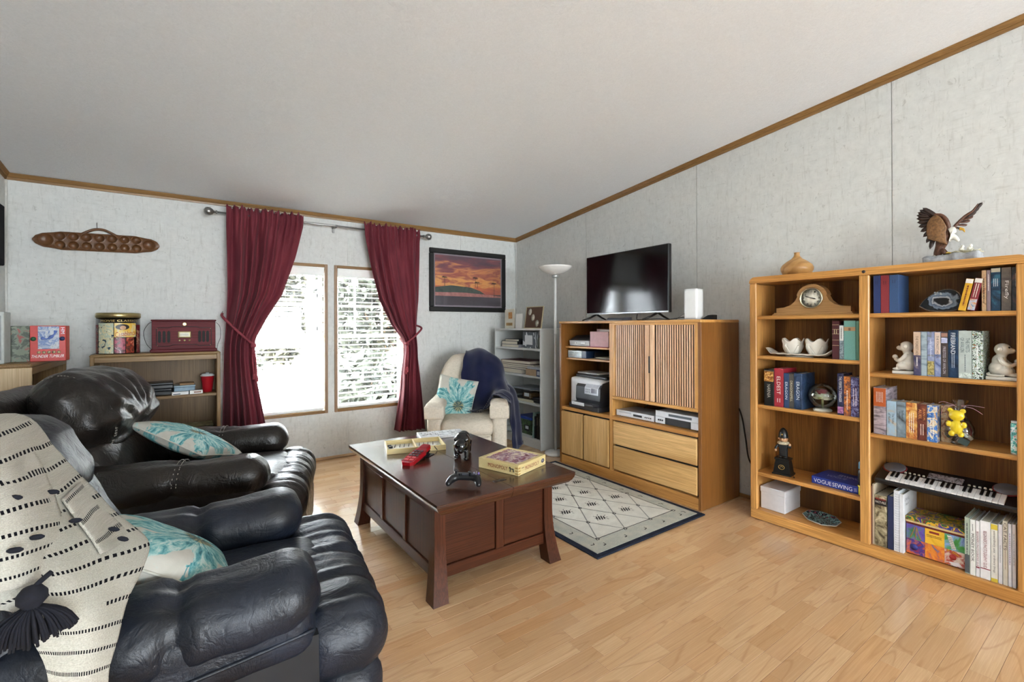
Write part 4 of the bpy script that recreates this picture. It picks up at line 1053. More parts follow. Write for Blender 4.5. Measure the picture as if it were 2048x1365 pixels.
rows = [[(-.52, 1.75, .945), (-.47, 1.50, .985), (-.42, 1.30, 1.00), (-.46, 1.17, .985), (-.52, 1.12, .95)],
        [(-.330, 1.66, .985), (-.305, 1.42, 1.005), (-.305, 1.25, 1.015), (-.345, 1.165, 1.00), (-.45, 1.12, .93)],
        [(-.250, 1.585, .900), (-.253, 1.38, .925), (-.262, 1.2, .945), (-.325, 1.14, .935), (-.43, 1.11, .88)],
        [(-.192, 1.55, .825), (-.208, 1.33, .850), (-.230, 1.17, .881), (-.303, 1.12, .880), (-.41, 1.10, .83)],
        [(-.120, 1.48, .740), (-.168, 1.28, .795), (-.209, 1.14, .826), (-.28, 1.105, .832), (-.37, 1.09, .79)],
        [(-.055, 1.36, .700), (-.130, 1.2, .745), (-.175, 1.115, .772), (-.225, 1.095, .786), (-.29, 1.085, .76)],
        [(-.082, 1.20, .671), (-.122, 1.12, .702), (-.158, 1.09, .716), (-.19, 1.085, .735), (-.222, 1.08, .745)],
        [(-.092, 1.12, .627), (-.12, 1.085, .646), (-.148, 1.075, .659), (-.168, 1.072, .668), (-.190, 1.07, .679)],
        [(-.104, 1.09, .573), (-.124, 1.066, .582), (-.144, 1.06, .590), (-.158, 1.058, .600), (-.170, 1.06, .612)],
        [(-.110, 1.09, .46), (-.125, 1.07, .46), (-.14, 1.06, .46), (-.152, 1.062, .47), (-.160, 1.065, .48)],
        [(-.112, 1.10, .36), (-.125, 1.08, .35), (-.138, 1.07, .35), (-.150, 1.075, .36), (-.156, 1.08, .37)]]
sheet('knit', rows, THROW, tw, 8, 8, .004, .005, 3, 19, 0)
rows2 = [[(-.275, 1.44, .962), (-.295, 1.23, .978), (-.34, 1.130, .968), (-.44, 1.085, .91)],
         [(-.222, 1.345, .884), (-.245, 1.16, .915), (-.318, 1.095, .912), (-.42, 1.065, .86)],
         [(-.190, 1.262, .822), (-.222, 1.12, .862), (-.300, 1.075, .860), (-.40, 1.05, .81)],
         [(-.182, 1.185, .797), (-.214, 1.09, .818), (-.276, 1.062, .818), (-.36, 1.045, .775)],
         [(-.183, 1.120, .776), (-.208, 1.072, .784), (-.255, 1.055, .784), (-.32, 1.045, .75)]]
sheet('folded_flap', rows2, THROW, tw, 8, 8, .004, .004, 8, 6, .3)
rows3 = [[(-.196, 1.52, .828), (-.192, 1.42, .842), (-.196, 1.32, .846)], [(-.148, 1.47, .770), (-.150, 1.35, .790), (-.160, 1.26, .798)], [(-.088, 1.37, .722), (-.110, 1.27, .744), (-.128, 1.21, .756)]]
sheet('turned_corner', rows3, THROW, tw, 6, 6, .004, .005, 12, 3, 1.2, .2)
YARN = cm('#0c0e1b', .9, var=.4, scale=200, name='navy_yarn')
mb = MB()
for p in ((-.268, 1.20, .945, .3), (-.232, 1.17, .905, .2), (-.205, 1.30, .872, .2), (-.262, 1.115, .905, 0), (-.198, 1.13, .842, .1), (-.165, 1.25, .822, .1), (-.215, 1.085, .842, .1), (-.290, 1.085, .872, 0), (-.112, 1.30, .774, .4), (-.095, 1.27, .760, .5)):
    m = MB(); m.ball((0, 0, 0), .0085, 10, sc=(1.25, .45, .58)); m.build('tuft', YARN, tw, (p[0], p[1]-.008, p[2]), (0, p[3], 0))
mb = MB(); mb.tube(cat_rom([(-.170, 1.062, .800), (-.182, 1.052, .792), (-.190, 1.046, .784)], 4), .004, 6); mb.lathe([(.0, .0), (.012, -.004), (.019, -.014), (.019, -.024), (.011, -.034), (.013, -.037)], 14, (-.190, 1.046, .792)); ts = mb.build('tassel', YARN, tw)
mb = MB(); rg_ = random.Random(5)
for k in range(170):
    a = rg_.random()*6.28; q = math.sqrt(rg_.random()); x, y = q*math.cos(a), q*math.sin(a)
    bot = Vector((-.190+.056*x, 1.046+.018*y-.004, .700+.010*rg_.random()+.014*abs(x)**2))
    mb.tube(cat_rom([(-.190+.008*x, 1.046+.008*y, .758), (-.190+.040*x, 1.046+.022*y-.006, .742), bot], 3), .0021, 4)
mb.build('tassel_fringe', YARN, tw); 

# ------------------------------------------------------------------ beige armchair
def linen():
    t = NT('beige_linen_weave'); v = t.coord(); a = t.noise(t.coord(scale=(3, 3, 40)), 12, 3); b = t.noise(t.coord(scale=(40, 40, 3)), 12, 3); g = t.noise(v, 6, 2)
    f = t.math('ADD', t.math('MULTIPLY', a, .5), t.math('MULTIPLY', b, .5))
    t.col(t.mix(t.math('MULTIPLY', g, .25), t.ramp(f, [(.32, '#b6ab9b'), (.66, '#e2d9c9')]), '#c4b9a8')); t.set(Roughness=.92, Specular_IOR_Level=.15); t.bump(f, .0012, .5); return t.mat
LIN = linen()
ac = thing('armchair', 'beige linen armchair with buttoned back beside the white shelf unit', 'armchair', (2.14, 3.674, 0), math.atan2(-.835, -.55))
for s in (-1, 1):
    mb = MB(); soft(mb, (.03, s*.268, .30), (.355, .062, .215), .035, (24, 8, 16), .004, 9, 40+s, lambda p: Vector((p.x, p.y, p.z))); mb.build('arm_base', LIN, ac)
    mb = MB(); soft(mb, (.04, s*.268, .515), (.365, .078, .042), .042, (26, 10, 8), .004, 9, 43+s, lambda p: Vector((p.x, p.y, p.z+.012*smooth(-.2, .3, p.x)))); mb.build('arm_pad', LIN, ac)
    mb = MB(); soft(mb, (.392, s*.268, .49), (.016, .080, .055), .015, (4, 12, 10), .002, 9, 46); mb.build('arm_cap', LIN, ac)
mb = MB(); soft(mb, (.09, 0, .355), (.325, .212, .068), .05, (24, 18, 10), .004, 9, 50, puff=.12); mb.build('seat_cushion', LIN, ac)
mb = MB(); soft(mb, (.02, 0, .17), (.36, .205, .13), .03, (16, 14, 10), .003, 9, 51); mb.build('seat_base', LIN, ac)
mb = MB(); mb.tube([(.405, -.20, .30), (.412, 0, .295), (.405, .20, .30)], .005, 6); mb.build('front_piping', LIN, ac)
RA = Euler((0, math.radians(-14), 0))
def abk(p):
    q = Vector(p); top = smooth(.0, .28, p.z); q.y *= 1-.22*top*top
    for by in (0.,):
        d2 = ((p.y-by)/.045)**2+((p.z-.06)/.045)**2
        if p.x > 0: q.x -= .045*math.exp(-d2)+.012*math.exp(-((p.z-.06)/.012)**2)*smooth(.2, .0, abs(p.y))
    return q
mb = MB(); soft(mb, (-.235, 0, .63), (.095, .275, .285), .085, (14, 36, 36), .005, 8, 55, abk, rot=RA, puff=.10); mb.build('backrest', LIN, ac)
mb = MB(); mb.ball(tuple(Vector((-.235, 0, .63))+RA.to_matrix() @ Vector((.062, 0, .06))), .014, 12, sc=(.5, 1, 1)); mb.build('button', LIN, ac)
mb = MB()
for sx in (-1, 1):
    for sy in (-1, 1): mb.lathe([(.02, 0), (.024, .045)], 10, (sx*.3, sy*.24, 0))
mb.build('glide_feet', cm('#3a2c20', .6), ac)
pl3 = pillow('throw_pillow', 'teal leaf throw pillow standing in the beige armchair', (0, 0, 0), 0, .35, .35, .055, floral('teal_leaf_cloth', .05, -.08, .66, '#b9b6aa'), 3)
m = ac.matrix_basis @ Matrix.Translation((.035, -.125, .565)) @ Euler((0, math.radians(72), 0)).to_matrix().to_4x4() @ Euler((0, 0, math.radians(78))).to_matrix().to_4x4()
pl3.matrix_basis = m
# navy blanket over the chair back and arm
def fleece():
    t = NT('navy_fleece'); v = t.coord(); f = t.noise(v, 160, 3, .6); g = t.noise(v, 7, 3)
    t.col(t.mix(t.math('MULTIPLY', f, .5), t.ramp(g, [(.3, '#0e1126'), (.7, '#181c38')]), '#222748')); t.set(Roughness=.95, Specular_IOR_Level=.1, Sheen_Weight=.35, Sheen_Roughness=.5); t.bump(f, .0015, .5); return t.mat
FLE = fleece()
bl = thing('throw_blanket', 'navy fleece blanket draped over the beige armchair back and arm', 'blanket', (2.14, 3.674, 0), math.atan2(-.835, -.55))
rows = [[(-.40, -.03, .62), (-.41, .08, .60), (-.41, .20, .55), (-.38, .33, .48), (-.30, .40, .40)],
        [(-.385, -.04, .86), (-.40, .08, .84), (-.39, .20, .80), (-.36, .31, .68), (-.28, .385, .52)],
        [(-.33, -.045, .945), (-.33, .07, .955), (-.33, .19, .930), (-.30, .30, .80), (-.22, .38, .60)],
        [(-.22, -.055, .905), (-.20, .06, .895), (-.205, .17, .87), (-.20, .29, .76), (-.14, .375, .60)],
        [(-.135, -.07, .76), (-.11, .05, .74), (-.12, .16, .73), (-.11, .27, .68), (-.07, .375, .575)],
        [(-.09, -.08, .62), (-.05, .05, .60), (-.055, .16, .605), (-.03, .25, .605), (.0, .372, .56)],
        [(-.05, -.085, .485), (.0, .04, .47), (.02, .15, .50), (.06, .225, .590), (.07, .372, .535)],
        [(.02, -.06, .455), (.06, .05, .452), (.085, .15, .455), (.13, .21, .575), (.12, .372, .52)]]
rows = [[(x+(.030 if i >= 2 else -.02), y, q+(.022 if 1 <= i <= 5 else .010)) for x, y, q in r_] for i, r_ in enumerate(rows)]
o = sheet('fleece', rows, FLE, bl, 12, 8, .006, .012, 21, 1, 0, fold=(.013, 15))
rows = [[(.135, .215, .600), (.04, .22, .612), (-.10, .24, .64), (-.20, .26, .68)], [(.14, .30, .612), (.02, .315, .622), (-.12, .34, .64), (-.22, .36, .66)], [(.10, .375, .535), (.0, .39, .55), (-.14, .415, .57), (-.25, .43, .58)], [(.06, .388, .36), (-.03, .41, .36), (-.17, .45, .38), (-.26, .47, .40)], [(.03, .395, .18), (-.06, .425, .17), (-.18, .47, .19), (-.26, .49, .22)], [(.0, .40, .07), (-.08, .43, .06), (-.19, .48, .08), (-.27, .50, .10)]]
sheet('side_drape', rows, FLE, bl, 10, 8, .006, .014, 25, 1, 0, fold=(.012, 14))
mb = MB(); rg_ = random.Random(9)
for k in range(46):
    u = k/45; x = .0-.27*u; y = .40+.10*u; mb.tube([(x, y, .072+.02*u), (x+.004*rg_.random(), y+.003, .038+.02*u+.012*rg_.random())], .0022, 4)
for k in range(30):
    u = k/29; x = .13-.05*u; y = .215-.27*u; z = .585-.13*smooth(0, .4, u); mb.tube([(x, y, z+.004), (x+.028, y-.006+.008*rg_.random(), z-.012)], .0022, 4)
mb.build('fringe', FLE, bl)
# ------------------------------------------------------------------ small things: helpers
PAGE = cm('#d9d2c0', .9, var=.15, scale=300, name='page_edges')
def strokes(par, c, adv, up, w, h, rows, mat, seed=0, nm='small_print', lift=.0006):
    """lines of small print too fine to read"""
    a, u = Vector(adv), Vector(up); n = a.cross(u); mb = MB(); rg_ = random.Random(seed)
    for r_ in range(rows):
        y = h*(.5-(r_+.5)/rows); x = -w/2; hh = h/rows*.20
        while x < w/2-.001:
            l = min(w/2-x, w*(.03+.07*rg_.random()))
            P = [Vector(c)+a*p+u*q+n*lift for p, q in ((x, y-hh), (x+l, y-hh), (x+l, y+hh), (x, y+hh))]; mb.add(P, [(0, 1, 2, 3)]); x += l+w*.02
    return mb.build(nm, mat, par)
def book(label, y0, y1, zb, h, d, mat, xf=2.93, title=None, tc='#e8e2d0', tw=.62, tp=.0, th=.55, bands=(), pics=(), small=None, lean=0., group='books in the oak bookcase', name='book', up=1, second=None, cat='book', bold=.01):
    """upright book, spine towards -x; y0 > y1 are its edges, lean tips the top towards -y"""
    w = abs(y0-y1)-.0008; yc = (y0+y1)/2
    t = thing(name, label, cat, (xf, yc, zb), (lean, 0, 0), group)
    mb = MB(); k = .0022
    mb.box(0, k, -w/2, w/2, 0, h, b=.0008); mb.box(k, d, -w/2, -w/2+k, 0, h); mb.box(k, d, w/2-k, w/2, 0, h); cov = mb.build('cover', mat, t)
    part('pages', PAGE, t, (k, d-.004, -w/2+k, w/2-k, .003, h-.004), b=0)
    for (z0, z1, c) in bands: part('spine_band', cm(c, .5) if isinstance(c, str) else c, cov, (-.0005, .0004, -w/2+.0004, w/2-.0004, z0*h, z1*h), b=0)
    for (z0, z1, m) in pics: part('spine_picture', m, cov, (-.0006, .0004, -w/2+.0006, w/2-.0006, z0*h, z1*h), b=0)
    A, U = (0, 0, -1), (0, -1, 0)
    if title: lettering(cov, title, (-.0006, second[3] if second else 0, h*(.5+tp)), A, U, h*tw, w*th, cm(tc, .5), bold, .0006)
    if second: lettering(cov, second[0], (-.0006, second[4], h*(.5+second[2])), A, U, h*second[1], w*second[5], cm(second[6], .5), bold, .0006)
    if small: strokes(cov, (-.0006, 0, h*(.5+small[0])), A, U, h*small[1], w*small[2], small[3], cm(small[4], .5), int(h*1e4))
    return t
def skin(name, V, E_, mat, par, sub=2, root=0):
    me = bpy.data.meshes.new(name); me.from_pydata([v[0] for v in V], E_, []); me.materials.append(mat)
    o = link(name, me, par); o.modifiers.new('skin', 'SKIN')
    for i, v in enumerate(V):
        sv = me.skin_vertices[0].data[i]; r_ = v[1]; sv.radius = (r_, r_) if not isinstance(r_, tuple) else r_; sv.use_root = (i == root)
    o.modifiers['skin'].use_smooth_shade = True
    s_ = o.modifiers.new('smooth', 'SUBSURF'); s_.levels = sub; s_.render_levels = sub; return o
GOLD = cm('#c9a760', .4, .6, name='gold_foil')

# ------------------------------------------------------------------ books: two-bay bookcase, first bay
z = LSH[1]
book('maroon hardback with gold banded spine beside the white dish', 1.077, 1.043, z, .209, .15, cm('#4a1a20', .5), bands=[(.90, .91, '#c9b08a'), (.78, .79, '#c9b08a'), (.66, .67, '#c9b08a'), (.50, .51, '#c9b08a'), (.36, .37, '#c9b08a')], small=(.22, .12, .6, 2, '#d8c49a'), title=None)
book('thin book with white upper spine between maroon and teal books', 1.042, 1.022, z, .187, .14, pic('dark_photo_print', ['#20262b', '#7b8a90', '#c3cbd0'], 90), bands=[(.55, .98, '#e3e3df')], small=(.26, .34, .5, 1, '#3c3c3c'))
book('thick teal cloth hardback with a tan spine label', 1.021, .967, z, .211, .16, cm('#6fa39a', .75, var=.15, bump=.0006, scale=300), bands=[(.74, .84, '#b08a62')], small=(.28, .07, .5, 1, '#5d4030'))
book('thin sage green book tucked against the bookcase divider', .966, .952, z, .208, .15, cm('#5f8d7a', .7))
z = LSH[2]
book('black hardback with lion picture on its spine, first on its shelf', 1.446, 1.388, z, .222, .16, cm('#141210', .4), title='NARNIA', tc='#c9c2b4', tw=.36, tp=-.10, th=.34, pics=[(.66, .94, pic('lion_print', ['#3a1c0e', '#9c5c22', '#e0b060', '#f1d9a0'], 70))], bands=[(.95, .965, '#8a867c')])
book('red hardback with white lettering beside the lion book', 1.386, 1.333, z, .230, .17, cm('#a52a38', .4), title='ELDEST', tc='#f0e2dc', tw=.46, tp=.06, th=.40, small=(-.33, .1, .5, 2, '#ecdcd8'))
book('blue narrow hardback directly beside the red hardback', 1.330, 1.302, z, .204, .16, cm('#2d4468', .4), title='ERAGON', tc='#d8dde6', tw=.50, tp=.0, th=.5)
book('narrow grey brown book between the two blue dragon books', 1.301, 1.275, z, .203, .16, cm('#4a4640', .5), title='DRAGONSPELL', tc='#c9bfa0', tw=.6, tp=.0, th=.5)
book('navy hardback with a dragon picture on its cover, beside the rose globe', 1.274, 1.231, z, .208, .17, pic('navy_dragon_print', ['#18263e', '#22344f', '#3a5070', '#24364f'], 22), title='ERAGON', tc='#dfe4ea', tw=.5, tp=.02, th=.42)
book('dark blue paperback with white title, right of the rose globe', 1.053, 1.023, z, .226, .12, pic('night_cover', ['#14182a', '#232a4a', '#5c4a78'], 30), title='THE PERFECT STRANGER', tc='#e6e8ee', tw=.62, tp=.12, th=.45, pics=[(.04, .2, pic('pink_glow', ['#3a2a5a', '#b070a0', '#e8c0d0'], 80))])
book('fiery orange and blue paperback between two dark paperbacks', 1.022, .991, z, .212, .12, pic('fire_cover', ['#26385c', '#7a4a3a', '#d8823a', '#f0c070'], 45), small=(-.1, .5, .4, 1, '#f0e8d8'))
book('dark red and violet paperback against the bookcase divider', .990, .953, z, .210, .12, pic('storm_cover', ['#5a1f2a', '#33285a', '#8a8ab8', '#d0d4e8'], 50), small=(.0, .45, .6, 2, '#e8dce0'))
# second bay
z = RSH[0]
book('dark blue cloth book at the left end of the top shelf row', .888, .858, z, .194, .15, cm('#2c3f74', .7, var=.2, bump=.0006, scale=300), small=(.32, .1, .5, 2, '#1d2a50'))
book('faded red cloth book between blue cloth books', .857, .822, z, .193, .15, cm('#8e3038', .7, var=.2, bump=.0006, scale=300), small=(.3, .1, .5, 2, '#5d1a20'))
book('thick blue cloth book with its board showing, before the agate', .821, .784, z, .192, .16, cm('#35527e', .7, var=.2, bump=.0006, scale=300), small=(.32, .1, .5, 2, '#20365c'))
book('yellow paperback leaning beside the agate slice', .566, .540, z+.004, .148, .10, cm('#d8a52c', .4), small=(-.02, .62, .5, 1, '#7a3a20'), bands=[(.86, .99, '#ece8e2')], lean=.20)
book('maroon paperback leaning on the yellow one', .536, .510, z+.004, .148, .10, cm('#8a3038', .4), small=(.12, .42, .6, 2, '#e8d8c8'), bands=[(.86, .99, '#ece8e2')], pics=[(.02, .36, pic('harbour_print', ['#2c4a70', '#b0c4d8', '#d89860', '#5a3428'], 60))], lean=.20)
book('thin tan book standing left of the film cases', .487, .472, z, .183, .12, pic('tan_cover', ['#8a6a48', '#c9a880', '#a04a38'], 40), small=(0, .6, .5, 1, '#4a3828'))
book('thin mauve grey book beside the film cases', .471, .459, z, .182, .12, cm('#8c7a80', .5), small=(.2, .4, .6, 1, '#e4dcd8'))
book('dark blue film case with a face on its spine', .458, .428, z, .190, .13, pic('blue_face', ['#0f1a26', '#20415c', '#4a90a8'], 26), xf=2.935, bands=[(.90, .99, '#c9c4b0')], small=(.16, .18, .6, 3, '#dfe8f0'), name='disc_case', group='film cases in the oak bookcase', cat='disc case')
book('grey film case with white script title on its spine', .426, .395, z, .189, .13, pic('grey_western', ['#3a3634', '#6a625c', '#8a7a6a'], 18), xf=2.935, title='Firefly', tc='#f0ede8', tw=.42, tp=-.02, th=.5, name='disc_case', group='film cases in the oak bookcase', cat='disc case')
book('dark film case half hidden by the bookcase stile, top shelf', .394, .364, z, .188, .13, pic('dark_case', ['#23262b', '#3c4046', '#8a5a48'], 24), xf=2.935, small=(.2, .3, .4, 3, '#c8c4c0'), name='disc_case', group='film cases in the oak bookcase', cat='disc case')
z = RSH[1]
G2 = 'paperbacks between the monkey bookends'
book('tan topped paperback touching the monkey bookend that looks away', .727, .699, z, .214, .13, pic('forest_a', ['#2a2a48', '#4c4a6a', '#c8b09a'], 20), title='THE FOREST HOUSE', tc='#5a3a28', tw=.52, tp=.14, th=.36, bands=[(.46, .99, '#cfb49c')], small=(-.18, .2, .5, 1, '#e8e4e0'), group=G2)
book('silver blue misty paperback, second in the monkey row', .698, .676, z, .213, .13, pic('misty', ['#5a7280', '#a8b8c0', '#34485a'], 9, .5, stretch=(1, 1, 3)), group=G2)
book('light blue paperback with castle picture, third in the monkey row', .675, .649, z, .213, .13, pic('avalon_a', ['#6a6a3a', '#8a94b8', '#b8c4dc'], 25), title='Lady of Avalon', tc='#e8ecf4', tw=.4, tp=.14, th=.4, pics=[(.03, .34, pic('gold_reeds', ['#2c3420', '#a89858', '#e0d8a0'], 80))], group=G2)
book('cream topped paperback, fourth in the monkey row', .648, .626, z, .213, .13, pic('forest_b', ['#3a4a7a', '#8a98c0', '#d8d0cc'], 25), title='THE FOREST HOUSE', tc='#4a3a38', tw=.5, tp=.16, th=.4, bands=[(.5, .99, '#dcc8b8')], group=G2)
book('dark brown paperback with a pale moon, fifth in the monkey row', .625, .601, z, .211, .13, cm('#4a3f3c', .45), title='PRIESTESS OF AVALON', tc='#c8c0c8', tw=.6, tp=-.12, th=.45, pics=[(.76, .88, pic('moon', ['#6a6a90', '#c0c8e8', '#e0e4f0'], 60))], bands=[(.90, .98, '#a88070')], group=G2)
book('navy paperback with large white title, in the monkey row', .600, .565, z, .222, .14, pic('deep_sea', ['#101c30', '#1c3450', '#2c5478'], 22), title='FIREBRAND', tc='#e4e8ec', tw=.44, tp=.22, th=.45, small=(-.14, .3, .4, 2, '#b8c4d0'), group=G2)
book('pale grey green thick paperback with boxed title in the monkey row', .564, .520, z, .219, .14, cm('#b9c4c0', .45), title='THE MISTS', second=('OF AVALON', .30, .20, -.009, .009, .30, '#4a5a60'), tc='#4a5a60', tw=.30, tp=.20, th=.30, small=(-.18, .36, .16, 1, '#5a6a70'), pics=[(.01, .12, pic('grey_reeds', ['#7a8a84', '#c8d4cc', '#eef4ee'], 90))], group=G2)
book('black and white jungle paperback, last in the monkey row', .519, .484, z, .218, .14, pic('jungle', ['#1c2420', '#405048', '#dfe8e4', '#3c7a4a', '#c04a3a', '#eef4f4'], 55, 1.5), small=(-.05, .5, .4, 1, '#f0f4f4'), group=G2)
z = RSH[2]
G3 = 'paperbacks left of the gift jar'
book('thick hardback with orange top and grey stone cover', .890, .837, z, .238, .17, pic('canyon', ['#4a4448', '#8a8088', '#c4b8c0', '#6a5a68'], 14, .6, stretch=(1, 1, 4)), bands=[(.60, .99, '#c0602c')], small=(.30, .22, .6, 5, '#f0e0d0'), group=G3)
book('pale blue paperback beside the orange topped book', .835, .795, z, .176, .11, pic('valley', ['#b8a488', '#9cb4c4', '#a8c4d8'], 20), title='The Valley', second=('of Horses', .30, .0, -.006, .008, .28, '#1c2430'), tc='#1c2430', tw=.30, tp=.0, th=.28, group=G3)
book('blue grey paperback with dark hill, third from the orange topped book', .794, .758, z, .177, .11, pic('mammoth', ['#3a3834', '#7a8a94', '#a8b8c4'], 16), title='The Mammoth', second=('Hunters', .2, .12, -.006, .006, .24, '#20242a'), tc='#20242a', tw=.32, tp=.12, th=.24, group=G3)
book('orange and yellow desert paperback left of the brown one', .757, .714, z, .178, .11, pic('plains', ['#5a2c1c', '#b86a34', '#e0b060', '#e8d098'], 30), small=(-.05, .55, .55, 3, '#f4ead8'), group=G3)
book('brown paperback with large orange author name', .713, .678, z, .176, .11, pic('clan', ['#3a1c18', '#6a3428', '#8a5040'], 25), title='JEAN M.', second=('AUEL', .28, .22, -.007, .007, .32, '#e0a060'), tc='#e0a060', tw=.34, tp=.22, th=.30, small=(-.2, .3, .5, 2, '#f0dcc8'), group=G3)
book('blue and sand paperback touching the gift jar', .677, .640, z, .175, .11, pic('shelters', ['#2a4a90', '#4a80c8', '#e0d0b0', '#a05838', '#2a2420'], 40), small=(-.1, .5, .5, 2, '#f4f0e4'), group=G3)
book('sandy paperback mostly hidden behind the gift jar', .637, .602, z, .174, .11, pic('shelters_two', ['#34507a', '#c8b08a', '#8a5a40', '#2a2420'], 40), xf=2.975, group=G3)
# bottom row
z = .061; GB = 'tall books on the bookcase floor'
book('brown spined record sleeve at the far left of the keyboard row', .907, .898, z, .300, .22, cm('#8a5a4a', .6), group=GB); book('tan record sleeve next to the wildlife binder', .897, .888, z, .312, .22, cm('#c8b8a0', .7), group=GB)
t = book('thick wildlife binder with a red and black title strip', .887, .836, z, .262, .20, pic('mouse_photo', ['#1c1a16', '#6a6048', '#b8b090', '#e4dec8'], 24, 1.2), bands=[(.80, .93, '#1a1618')], group=GB)
lettering(t, 'WILDLIFE', (-.0006, 0, .242), (0, -1, 0), (0, 0, 1), .044, .010, cm('#c83a34', .5), .02, .0006); lettering(t, 'FACT-FILE', (-.0006, 0, .226), (0, -1, 0), (0, 0, 1), .044, .011, cm('#eeeae2', .5), .02, .0006)
book('plain navy blue hardback beside the wildlife binder', .833, .809, z, .270, .20, cm('#222c50', .5), group=GB)
t = book('white spiral bound manual beside the navy hardback', .808, .786, z, .304, .21, cm('#dcdee2', .5), group=GB)
mb = MB()
for k in range(24): mb.tube([(-.003+.005*math.cos(a), -.004+.008*math.sin(a), .012+k*.012) for a in [6.283*i/8 for i in range(8)]], .0008, 4, closed=True)
mb.build('spiral_binding', cm('#b8bcc4', .4, .6), t)
t = book('white booklet with grey initials on its cover', .785, .768, z, .292, .21, cm('#dfe1e4', .5), group=GB)
lettering(t, 'C.W.H.S.', (.05, -.0088, .262), (1, 0, 0), (0, 0, 1), .07, .014, cm('#6a6e74', .5)); lettering(t, 'Class of', (.05, -.0088, .238), (1, 0, 0), (0, 0, 1), .05, .010, cm('#6a6e74', .5))
for lab, y0, y1, h, mat, ttl, tcol, kw in (
    ('pale green grey paperback beside the painted picture box', .547, .530, .256, cm('#a8b4a4', .5), None, '#40484a', dict(small=(.1, .6, .5, 1, '#50585a'), bands=[(.02, .34, '#4a5054')])),
    ('white paperback with large black money title', .529, .511, .252, cm('#e6e6e0', .45), 'MONEY BOOK', '#1c1c1e', dict(tw=.5, tp=.0, th=.55, small=(.36, .12, .4, 1, '#7a7a7a'))),
    ('slim photography guide left of the thick one', .510, .497, .252, cm('#e8e6e6', .45), "BEGINNER'S PHOTOGRAPHY GUIDE", '#7a2030', dict(tw=.66, tp=-.02, th=.55, bands=[(.16, .18, '#8a2434')])),
    ('thick white photography guide with red line', .496, .463, .258, cm('#eae8e8', .45), "BEGINNER'S PHOTOGRAPHY GUIDE", '#7a2030', dict(tw=.66, tp=-.0, th=.36, bands=[(.17, .185, '#8a2434')])),
    ('white and yellow household tips paperback', .462, .440, .256, cm('#e6e4dc', .45), 'extraordinary uses · ordinary things', '#202022', dict(tw=.72, tp=.02, th=.4, bands=[(.90, .99, '#d8c040'), (.0, .06, '#d8c040')])),
    ('white thin paperback with a crimson edge', .439, .426, .260, cm('#e4e2e6', .45), None, '#7a7a80', dict(small=(0, .3, .3, 1, '#8a8a90'))),
    ('cream cat paperback with tall red and black title', .425, .410, .280, cm('#dcd4c4', .45), 'CAT FACTS', '#3a2424', dict(tw=.42, tp=.26, th=.6, small=(-.1, .3, .3, 1, '#a08070'))),
    ('white slim paperback with violet lettering', .409, .398, .272, cm('#e8e6ec', .45), None, '#5a3a7a', dict(small=(.1, .5, .4, 1, '#6a4a8a'))),
    ('white slim paperback hard against the bookcase side, bottom row', .397, .385, .274, cm('#e2e0e4', .45), None, '#7a7a80', dict(small=(.1, .5, .3, 1, '#8a8a90')))):
    book(lab, y0, y1, z, h, .19, mat, title=ttl, tc=tcol, group=GB, **kw)
# flat sewing book
t = thing('book', 'thick blue sewing manual lying flat with white title', 'book', (2.955, 1.080, LSH[3]), math.radians(-3), 'books in the oak bookcase')
part('cover', cm('#22368c', .35), t, (0, .0025, -.115, .115, .001, .042), (.0025, .20, -.115, .115, .001, .0035), (.0025, .20, -.115, .115, .0395, .042), b=.0006); part('pages', PAGE, t, (.0025, .195, -.112, .112, .0035, .0395), b=0)
lettering(t, 'VOGUE', (-.0003, .058, .0205), (0, -1, 0), (0, 0, 1), .090, .022, cm('#e8eaf2', .4), 0, .0006); lettering(t, 'SEWING', (-.0003, -.040, .0205), (0, -1, 0), (0, 0, 1), .096, .022, cm('#f2f3f8', .4), .02, .0006)
lettering(t, 'VOGUE', (.08, .02, .0422), (0, -1, 0), (1, 0, 0), .10, .035, cm('#b8c0dc', .4), 0, .0006); lettering(t, 'SEWING', (.13, -.02, .0422), (0, -1, 0), (1, 0, 0), .10, .035, cm('#dfe4f2', .4), 0, .0006)
strokes(t, (-.0003, -.1035, .021), (0, -1, 0), (0, 0, 1), .014, .020, 3, cm('#c8cce0', .4), 4)

# ------------------------------------------------------------------ ornaments in the bookcase
CER = cm('#e3dfd4', .22, var=.04, coat=.4, name='white_glazed_ceramic')
# mantel clock
CW = wood('clock_wood', '#8a6236', '#b98c56', '#cfa672', 'y', 2.2, .4, .3)
t = thing('mantel_clock', 'wooden mantel clock with a round numbered dial', 'clock', (3.0, 1.196, LSH[0]))
mb = MB(); mb.box(-.045, .045, -.212, .212, 0, .008, b=.002); mb.box(-.040, .040, -.205, .205, .008, .016, b=.002); mb.build('plinth', CW, t)
ol = [(-.194, .016), (-.194, .045), (-.15, .048), (-.115, .060), (-.090, .082), (-.075, .110)]
arc = [(.082*math.cos(a), .098+.080*math.sin(a)) for a in [PI-.25-(PI-.5)*k/16 for k in range(17)]]
pl_ = ol+arc+[(-a, b) for a, b in ol[::-1]]
mb = MB(); mb.prism(pl_, -.028, .030, 'x'); mb.build('case', CW, t)
mb = MB(); mb.lathe([(.050, 0), (.060, -.002), (.062, -.006), (.056, -.010), (.053, -.006)], 36, (-.0285, 0, .098), axis='x', cap=False); mb.build('bezel', cm('#d9d2b8', .25, .9), t)
mb = MB(); mb.lathe([(.054, 0), (0, -.001)], 36, (-.030, 0, .098), axis='x'); dl = mb.build('dial', cm('#e6e2d2', .4), t)
